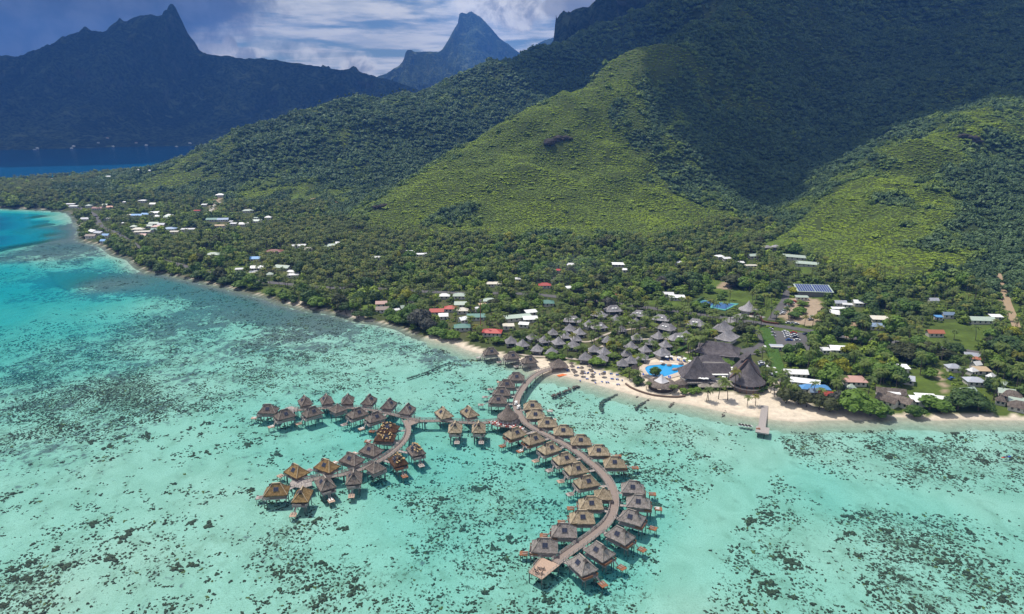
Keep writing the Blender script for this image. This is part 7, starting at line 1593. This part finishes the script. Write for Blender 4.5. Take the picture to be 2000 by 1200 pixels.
def assign(items, noun):
    """items (x,y) -> labels counted outward from the landmark closest to each, so each label names one tree"""
    by = {}
    for i, it in enumerate(items):
        d = [math.hypot(it[0] - q[1][0], it[1] - q[1][1]) for q in lm]; k = int(np.argmin(d)); by.setdefault(k, []).append((d[k], i))
    out = {}
    for k, l in by.items():
        for r_, (dd_, i) in enumerate(sorted(l)): out[i] = '%s, %s of its kind to %s' % (noun(items[i]), ORD[r_], lm[k][0])
    return out
PN = ['green', 'green leaning', 'green backward leaning', 'thin crowned', 'yellowish', 'strongly leaning']
kinds = [int(RS.choice(6, p=[.28, .2, .16, .14, .1, .12])) for _ in plist]
labs = {}
for kk in range(6):
    ids = [i for i in range(len(plist)) if kinds[i] == kk]; sub = assign([plist[i] for i in ids], lambda it: '%s coconut palm' % PN[kk])
    for j, i in enumerate(ids): labs[i] = sub[j]
for i, (a, b, c, h, gsrc) in enumerate(plist):
    kk = kinds[i]; s_ = (h / 9.0) * .5 + .5; g = 'coconut palms of the beach and the resort gardens' if gsrc < 2 else 'coconut palms of the shore village'
    if not usedP[kk]: o = PT[kk]; usedP[kk] = True; o['label'] = labs[i]; o.location = (a, b, c - .1); o.rotation_euler = (0, 0, rnd.random() * 6.28); o.scale = (s_, s_, h / 9.0)
    else: o = dup(PT[kk], (a, b, c - .1), rnd.random() * 6.28, labs[i], (s_, s_, h / 9.0))
    o['group'] = g
ti = [i for i in o_ if not ispalm[i]][:300 - len(ET)]; tlist = [(q[0], q[1], q[2], q[3], q[4], q[5], int(RS.randint(3))) for q in ET]
for i in ti:
    kc = int(RS.choice(6, p=[.30, .34, .16, .14, .03, .03])) if not gard[i] else int(RS.choice(6, p=[.15, .35, .32, .08, .10, 0])); tlist.append((x[i], y[i], z[i], 4.2 * tr_s[i], 7.2 * tr_s[i], kc, int(RS.randint(3))))
TN = ['dark green', 'mid green', 'bright green', 'olive green', 'yellow leaved', 'grey green feathery']
labs = {}
for kk in range(6):
    ids = [i for i in range(len(tlist)) if tlist[i][5] == kk]; sub = assign([tlist[i] for i in ids], lambda it: '%s broadleaf tree' % TN[kk])
    for j, i in enumerate(ids): labs[i] = sub[j]
for i, (a, b, c, r_, h, kc, var) in enumerate(tlist):
    rec = get_tree(kc, var); hh = [8.1, 7.1, 9.1][var]; sc_ = (r_ / 5.2, r_ / 5.2 * rnd.uniform(.9, 1.1), h / hh)
    if not rec[1]: rec[1] = True; o = rec[0]; o.location = (a, b, c - .1); o.rotation_euler = (0, 0, rnd.random() * 6.28); o.scale = sc_; o['label'] = labs[i]
    else: o = dup(rec[0], (a, b, c - .1), rnd.random() * 6.28, labs[i], sc_)
    o['group'] = 'trees of the shore, gardens and village'
rest_i = np.ones(n, bool); rest_i[pi] = False; rest_i[ti] = False
def with_trunk(me, h, r0, r1):
    return me
fprot = [crown_mesh('forest_tree', 4.3, 7.5, 8, 150, .62, L_tree, base=.2, core_s=.86), crown_mesh('forest_tree', 4.6, 6.5, 9, 170, .58, L_tree, base=.2, spread=.8), crown_mesh('forest_tree', 4.0, 9, 7, 150, .6, L_tree, base=.4, flat=.95)]
k = rest_i & ~ispalm; a = k.nonzero()[0]; n1_ = len(a); lush = fbm(x[a] / 50, y[a] / 50 + 60, 3)
scatter('woods', 'broadleaf woodland of the coastal plain', fprot, np.stack([x[a], y[a], z[a] - .3], 1), np.stack([tr_s[a] * .95] * 3, 1), RS.rand(n1_) * 6.28, RS.randint(0, 3, n1_), np.clip(RS.rand(n1_) * .8 + .4 * (lush - .4), 0, 1), np.clip(RS.rand(n1_) ** 3 * 1.0 + .4 * (lush > .58), 0, 1) * .8)
# palm grove: crown with its trunk in one prototype
def palm_full(k):
    me = palm_mesh('grove_palm', L_palm, 13, 3.9, droop=1.05); v = np.empty(len(me.vertices) * 3); me.vertices.foreach_get('co', v); v = v.reshape(-1, 3); v[:, 2] += 9; vs = [tuple(q) for q in v]; fs = [tuple(p.vertices) for p in me.polygons]; tm = trunk_mesh(9, .24, .14, 0, seg=2, n=4); n0 = len(vs); vs += [tuple(q.co) for q in tm.vertices]; f2 = [tuple(i + n0 for i in p.vertices) for p in tm.polygons]
    mm_ = bpy.data.meshes.new('grove_palm'); mm_.from_pydata(vs, [], fs + f2); mm_.materials.append(L_palm); mm_.materials.append(barkm); mm_.polygons.foreach_set('material_index', [0] * len(fs) + [1] * len(f2)); mm_.update(); return mm_
k = rest_i & ispalm; a = k.nonzero()[0]; n2_ = len(a); hh = pal_h[a] / 9.0
scatter('palm_vegetation', 'coconut groves of the coastal plain', [palm_full(0), palm_full(1), palm_full(2)], np.stack([x[a], y[a], z[a] - .2], 1), np.stack([.95 + 0 * hh, .95 + 0 * hh, hh], 1), RS.rand(n2_) * 6.28, RS.randint(0, 3, n2_), RS.rand(n2_), RS.rand(n2_) ** 4 * .7)
# undergrowth
x, y = grid_pts(-800, 760, 330, 1000, 3.4); z = hz(x, y); sdv = sdz(x, y); k = (z > 1.0) & (z <= 12.5) & (sdv > 7) & inview(x, y, z, 60); x, y, z = x[k], y[k], z[k]
setsort(x); BL_ = BLOCK; ok = clear_mask(x, y, -1.6) & roadmask(x, y, .8) & ~cover(x, y, lawn_w + dirt_w) & ~cover(x, y, [sand_w[0], poly_w([(1502, 643), (1514, 680), (1584, 694), (1592, 650)])]) & (fbm(x / 12 + 5, y / 12, 2) > .36)
x, y, z = x[ok], y[ok], z[ok]; n = len(x); s_ = RS.uniform(.22, .62, n)
hill2 = [crown_mesh('bush', 2.8, 3.2, 5, 60, .42, L_tree), crown_mesh('bush', 2.8, 2.6, 6, 60, .42, L_tree)]
scatter('undergrowth', 'shrubs and garden greenery under the trees', hill2, np.stack([x, y, z - .2], 1), np.stack([s_, s_, s_], 1), RS.rand(n) * 6.28, RS.randint(0, 2, n), RS.rand(n), RS.rand(n) ** 2)
# clipped green hedge strip beside the service lane and hedges near the pool
def hedge(px, w, h, lab, mat):
    o, pts = strip(px, w, 0, h, 'hedge', lab, 'hedge', mat); VV = []
    C, N = [], []
    for (a, b) in pts:
        for _ in range(int(w * 14)): C.append((a + rnd.uniform(-w, w) * .55, b + rnd.uniform(-1, 1), float(hz(a, b)) + h + rnd.uniform(-.5, .12))); N.append((rnd.uniform(-.6, .6), rnd.uniform(-.9, .3), 1))
    N = np.array(N); N /= np.linalg.norm(N, axis=1)[:, None]; q = rot_quads(np.array(C), N, np.full(len(C), .22)); me = npmesh('leaves', q, np.arange(len(q)).reshape(-1, 4), [mat]); lf = link('leaves', me, o); return o
L_hd = leafmat('leaf_hedge', (.05, .12, .015), (.10, .19, .03), False); L_hb = leafmat('leaf_hedge_brown', (.10, .035, .02), (.16, .07, .03), False)
hedge([(1493, 645), (1500, 662), (1507, 684), (1516, 712), (1524, 738)], 7, 1.6, 'broad bright green hedge strip beside the service lane', L_hd)
hedge([(1262, 701), (1285, 696), (1310, 693), (1328, 686), (1340, 680)], 1.6, 1.5, 'clipped green hedge curving behind the pool parasols', L_hd)
hedge([(1463, 614), (1480, 614)], 4, 1.6, 'brown red hedge block below the conical pavilion', L_hb); hedge([(1485, 622), (1492, 630), (1520, 634)], 1.6, 1.2, 'brown red clipped hedge at the road junction', L_hb)
hedge([(1350, 598), (1372, 585)], 2, 2.4, 'dark hedge behind the tennis courts', L_ti[0])
# pines on the west ridge skyline
prs = [(745, 182), (751, 180), (757, 181), (762, 179), (768, 180), (775, 181), (781, 180), (787, 181), (793, 180), (675, 188), (683, 186), (690, 186), (728, 184), (625, 200), (808, 178), (660, 190)]
def pine():
    r = empty('ridge_pine', (0, -9999, 0), 0, None, 'tree', 'tall pines on the west ridge'); link('trunk', trunk_mesh(9, .4, .15, 0), r); link('crown', crown_mesh('crown', 3.0, 12, 7, 240, .6, L_ti[0], base=4.5, spread=.5, flat=1.2), r); return r
pr = None
for k, (a, b) in enumerate(sorted(prs)):
    X, Y, Z = next(q for q in (GT(a, b + 1.5 + e * .7, 2) for e in range(60)) if q[1] < 2800 and q[2] > 50); lab = 'dark tall pine on the west ridge skyline, %s from the left' % (nth(k) if k < 12 else ['thirteenth', 'fourteenth', 'fifteenth', 'sixteenth'][k - 12]); s_ = rnd.uniform(.65, 1.0)
    if pr is None: pr = pine(); pr.location = (X, Y, Z); pr['label'] = lab
    else: dup(pr, (X, Y, Z), rnd.random() * 6, lab, s_)
# far shore houses under the dark mountain
bpy.context.view_layer.update()
mts = [o for o in SC.objects if o.name.startswith('hills')]
hb = None; k = 0
def cast(px, py):
    d = Vector(ray(px, py)).normalized(); best = None
    for o in mts:
        hit, loc, nn_, ix = o.ray_cast(Vector((0, 0, CAMZ)), d)
        if hit and (best is None or loc.length < best.length): best = loc
    return best
fh = {}
for (a, b, c) in sorted(far_px):
    p = cast(a, b)
    if p is None or p.z > 120: continue
    k += 1; lab = '%s roofed house on the far shore across the bay, number %d from the left' % (CN[c], k)
    if c not in fh:
        r = empty('far_house', p, rnd.uniform(-.4, .4), lab, 'house', 'houses on the far shore of the bay'); m = MB(); m.box(-5.5, 5.5, -3, 3, -6, 3); m.obj('walls', wallm, r); m = MB(); hip_roof(m, 13, 8, 5, 3, 5.5, 0, 0, 2, .2, 1); m.obj('roof', R[c], r); fh[c] = r
    else: dup(fh[c], p, rnd.uniform(-.5, .5), lab, rnd.uniform(.6, 1.1))
# ------------------------------------------------------------------ coral heads standing on the lagoon floor
crm, t, out = newmat('coral_rock'); pc = pos(t); n1 = t.noise(pc, 1.6, 4, .65); n2 = t.noise(pc, 6, 3, .6)
tv = t.new('ShaderNodeAttribute', attribute_name='tint', attribute_type='INSTANCER').outputs['Fac']
cc = t.mix(t.ramp(n1, .35, .7), (.082, .060, .046), (.21, .155, .105)); cc = t.mix(t.math('MULTIPLY', t.ramp(tv, .93, .97), .8), cc, (.34, .25, .08))
b = t.new('ShaderNodeBsdfDiffuse'); t.l.new(cc, b.inputs[0]); bu = t.new('ShaderNodeBump', i_Strength=1.0, i_Distance=.25); t.l.new(n2, bu.inputs['Height']); t.l.new(bu.outputs[0], b.inputs['Normal']); t.l.new(b.outputs[0], out.inputs[0])
crs, t, out = newmat('coral_head'); pc = pos(t); n1 = t.noise(pc, 1.6, 4, .65); n2 = t.noise(pc, 5, 3, .6)
cc = t.mix(t.ramp(n1, .35, .7), (.078, .056, .043), (.20, .15, .10)); b = t.new('ShaderNodeBsdfDiffuse'); t.l.new(cc, b.inputs[0]); bu = t.new('ShaderNodeBump', i_Strength=1.0, i_Distance=.25); t.l.new(n2, bu.inputs['Height']); t.l.new(bu.outputs[0], b.inputs['Normal']); t.l.new(b.outputs[0], out.inputs[0])
def coral_mesh(k, mat, sub=2):
    iv, iff = (IV2, IF2) if sub == 2 else (IV1, IF1); VV, FF = [], []; n = 0
    for j in range([1, 3, 5, 7, 4, 9][k]):
        c = RS.normal(size=3) * np.array((.58, .42, 0)) * (0 if j == 0 else 1) * (1 + .12 * k); r = RS.uniform(.35, .8) if j else .8
        v = iv * r * np.array((1, .9, .55)) * (1 + .5 * (fbm(iv[:, 0] * 2 + j, iv[:, 1] * 2 + iv[:, 2] + k, 2) - .5))[:, None] + c; VV.append(v); FF.append(iff + n); n += len(v)
    return npmesh('coral', np.concatenate(VV), np.concatenate(FF), [mat])
# density sampled on the seabed grid
def bilb(A, x, y):
    i = np.clip(np.searchsorted(bx, x) - 1, 0, len(bx) - 2); j = np.clip(np.searchsorted(by, y) - 1, 0, len(by) - 2); fx = (x - bx[i]) / (bx[i + 1] - bx[i]); fy = (y - by[j]) / (by[j + 1] - by[j])
    return (A[i, j] * (1 - fx) + A[i + 1, j] * fx) * (1 - fy) + (A[i, j + 1] * (1 - fx) + A[i + 1, j + 1] * fx) * fy
xs_, ys_, ss_ = [], [], []
for (x0, x1, y0, y1, st, smin, smax) in [(-330, 330, 140, 420, 1.45, .3, .95), (-620, 100, 420, 800, 2.2, .4, 1.15), (-330, 330, 140, 330, 6.5, .9, 1.9)]:
    x, y = grid_pts(x0, x1, y0, y1, st); k = inview(x, y, 0 * x, 40, 40); x, y = x[k], y[k]
    d = bilb(CO, x, y); sdv = SD(x, y); cl = fbm(x / 4.2, y / 3.2, 2) * .50 + fbm(x / 14 + 9, y / 10, 2) * .30 + RS.rand(len(x)) * .22; rk = np.empty(len(x)); rk[np.argsort(cl)] = np.arange(len(x)) / len(x)
    thr = 1 - (1.08 * np.clip(d, 0, .85) ** 1.2 + .006) if st < 5 else 1 - .38 * d
    k = (rk > thr) & (sdv < -9) & (d > .03); k |= (RS.rand(len(x)) < (.012 if st < 5 else .0)) & (sdv < -12) & (d > .02); x, y = x[k], y[k]; e = np.clip((rk[k] - thr[k]) / (1.001 - thr[k]), 0, 1)
    xs_.append(x); ys_.append(y); ss_.append((smin + (smax - smin) * np.clip(e * .7 + RS.rand(len(x)) ** 2 * .5, 0, 1)))
x = np.concatenate(xs_); y = np.concatenate(ys_); s_ = np.concatenate(ss_); n = len(x); zb = -np.maximum(bilb(DP, x, y), 1.15)
# biggest near heads become things of their own
px_, py_, dd = project(x, y, zb); score = s_ / dd * ((px_ > 5) & (px_ < 1995) & (py_ < 1190)); top = np.argsort(-score)[:120]; mask = np.ones(n, bool); mask[top] = False
chs = [coral_mesh(k, crs) for k in range(6)]
cprot = []
lmc = [('the end deck', endd[1]), ('the jetty', G(1490, 835)), ('the lower west arm tip', G(590, 945)), ('the lower left of the lagoon', G(100, 1150)), ('the lower right of the lagoon', G(1900, 1150)), ('the beach wall', G(1280, 780))]
byc = {}
for i in top: dl = [math.hypot(x[i] - q[1][0], y[i] - q[1][1]) for q in lmc]; kx = int(np.argmin(dl)); byc.setdefault(kx, []).append((dl[kx], i))
for kx, l in byc.items():
    for r_, (dl_, i) in enumerate(sorted(l)):
        o = link('coral_head', chs[int(RS.randint(1, 6))]); q = s_[i] * .8; o.location = (x[i], y[i], zb[i] + .1); o.scale = (q * 1.1, q, min(q, 1.3)); o.rotation_euler = (0, 0, RS.rand() * 6.28)
        tag(o, 'large brown coral head, %s large one to %s' % (ORD[r_], lmc[kx][0]), 'coral', 'large coral heads of the lagoon')
x, y, s_, zb = x[mask], y[mask], s_[mask], zb[mask]; n = len(x); print('CORAL', n)
scatter('coral', 'scattered small brown coral heads over the sandy lagoon floor', [coral_mesh(k, crm, 1) for k in range(5)], np.stack([x, y, zb + .05], 1), np.stack([s_ * .8, s_ * .66, np.minimum(s_ * .8, .95)], 1), RS.rand(n) * 6.28, RS.randint(0, 5, n), RS.rand(n), RS.rand(n))
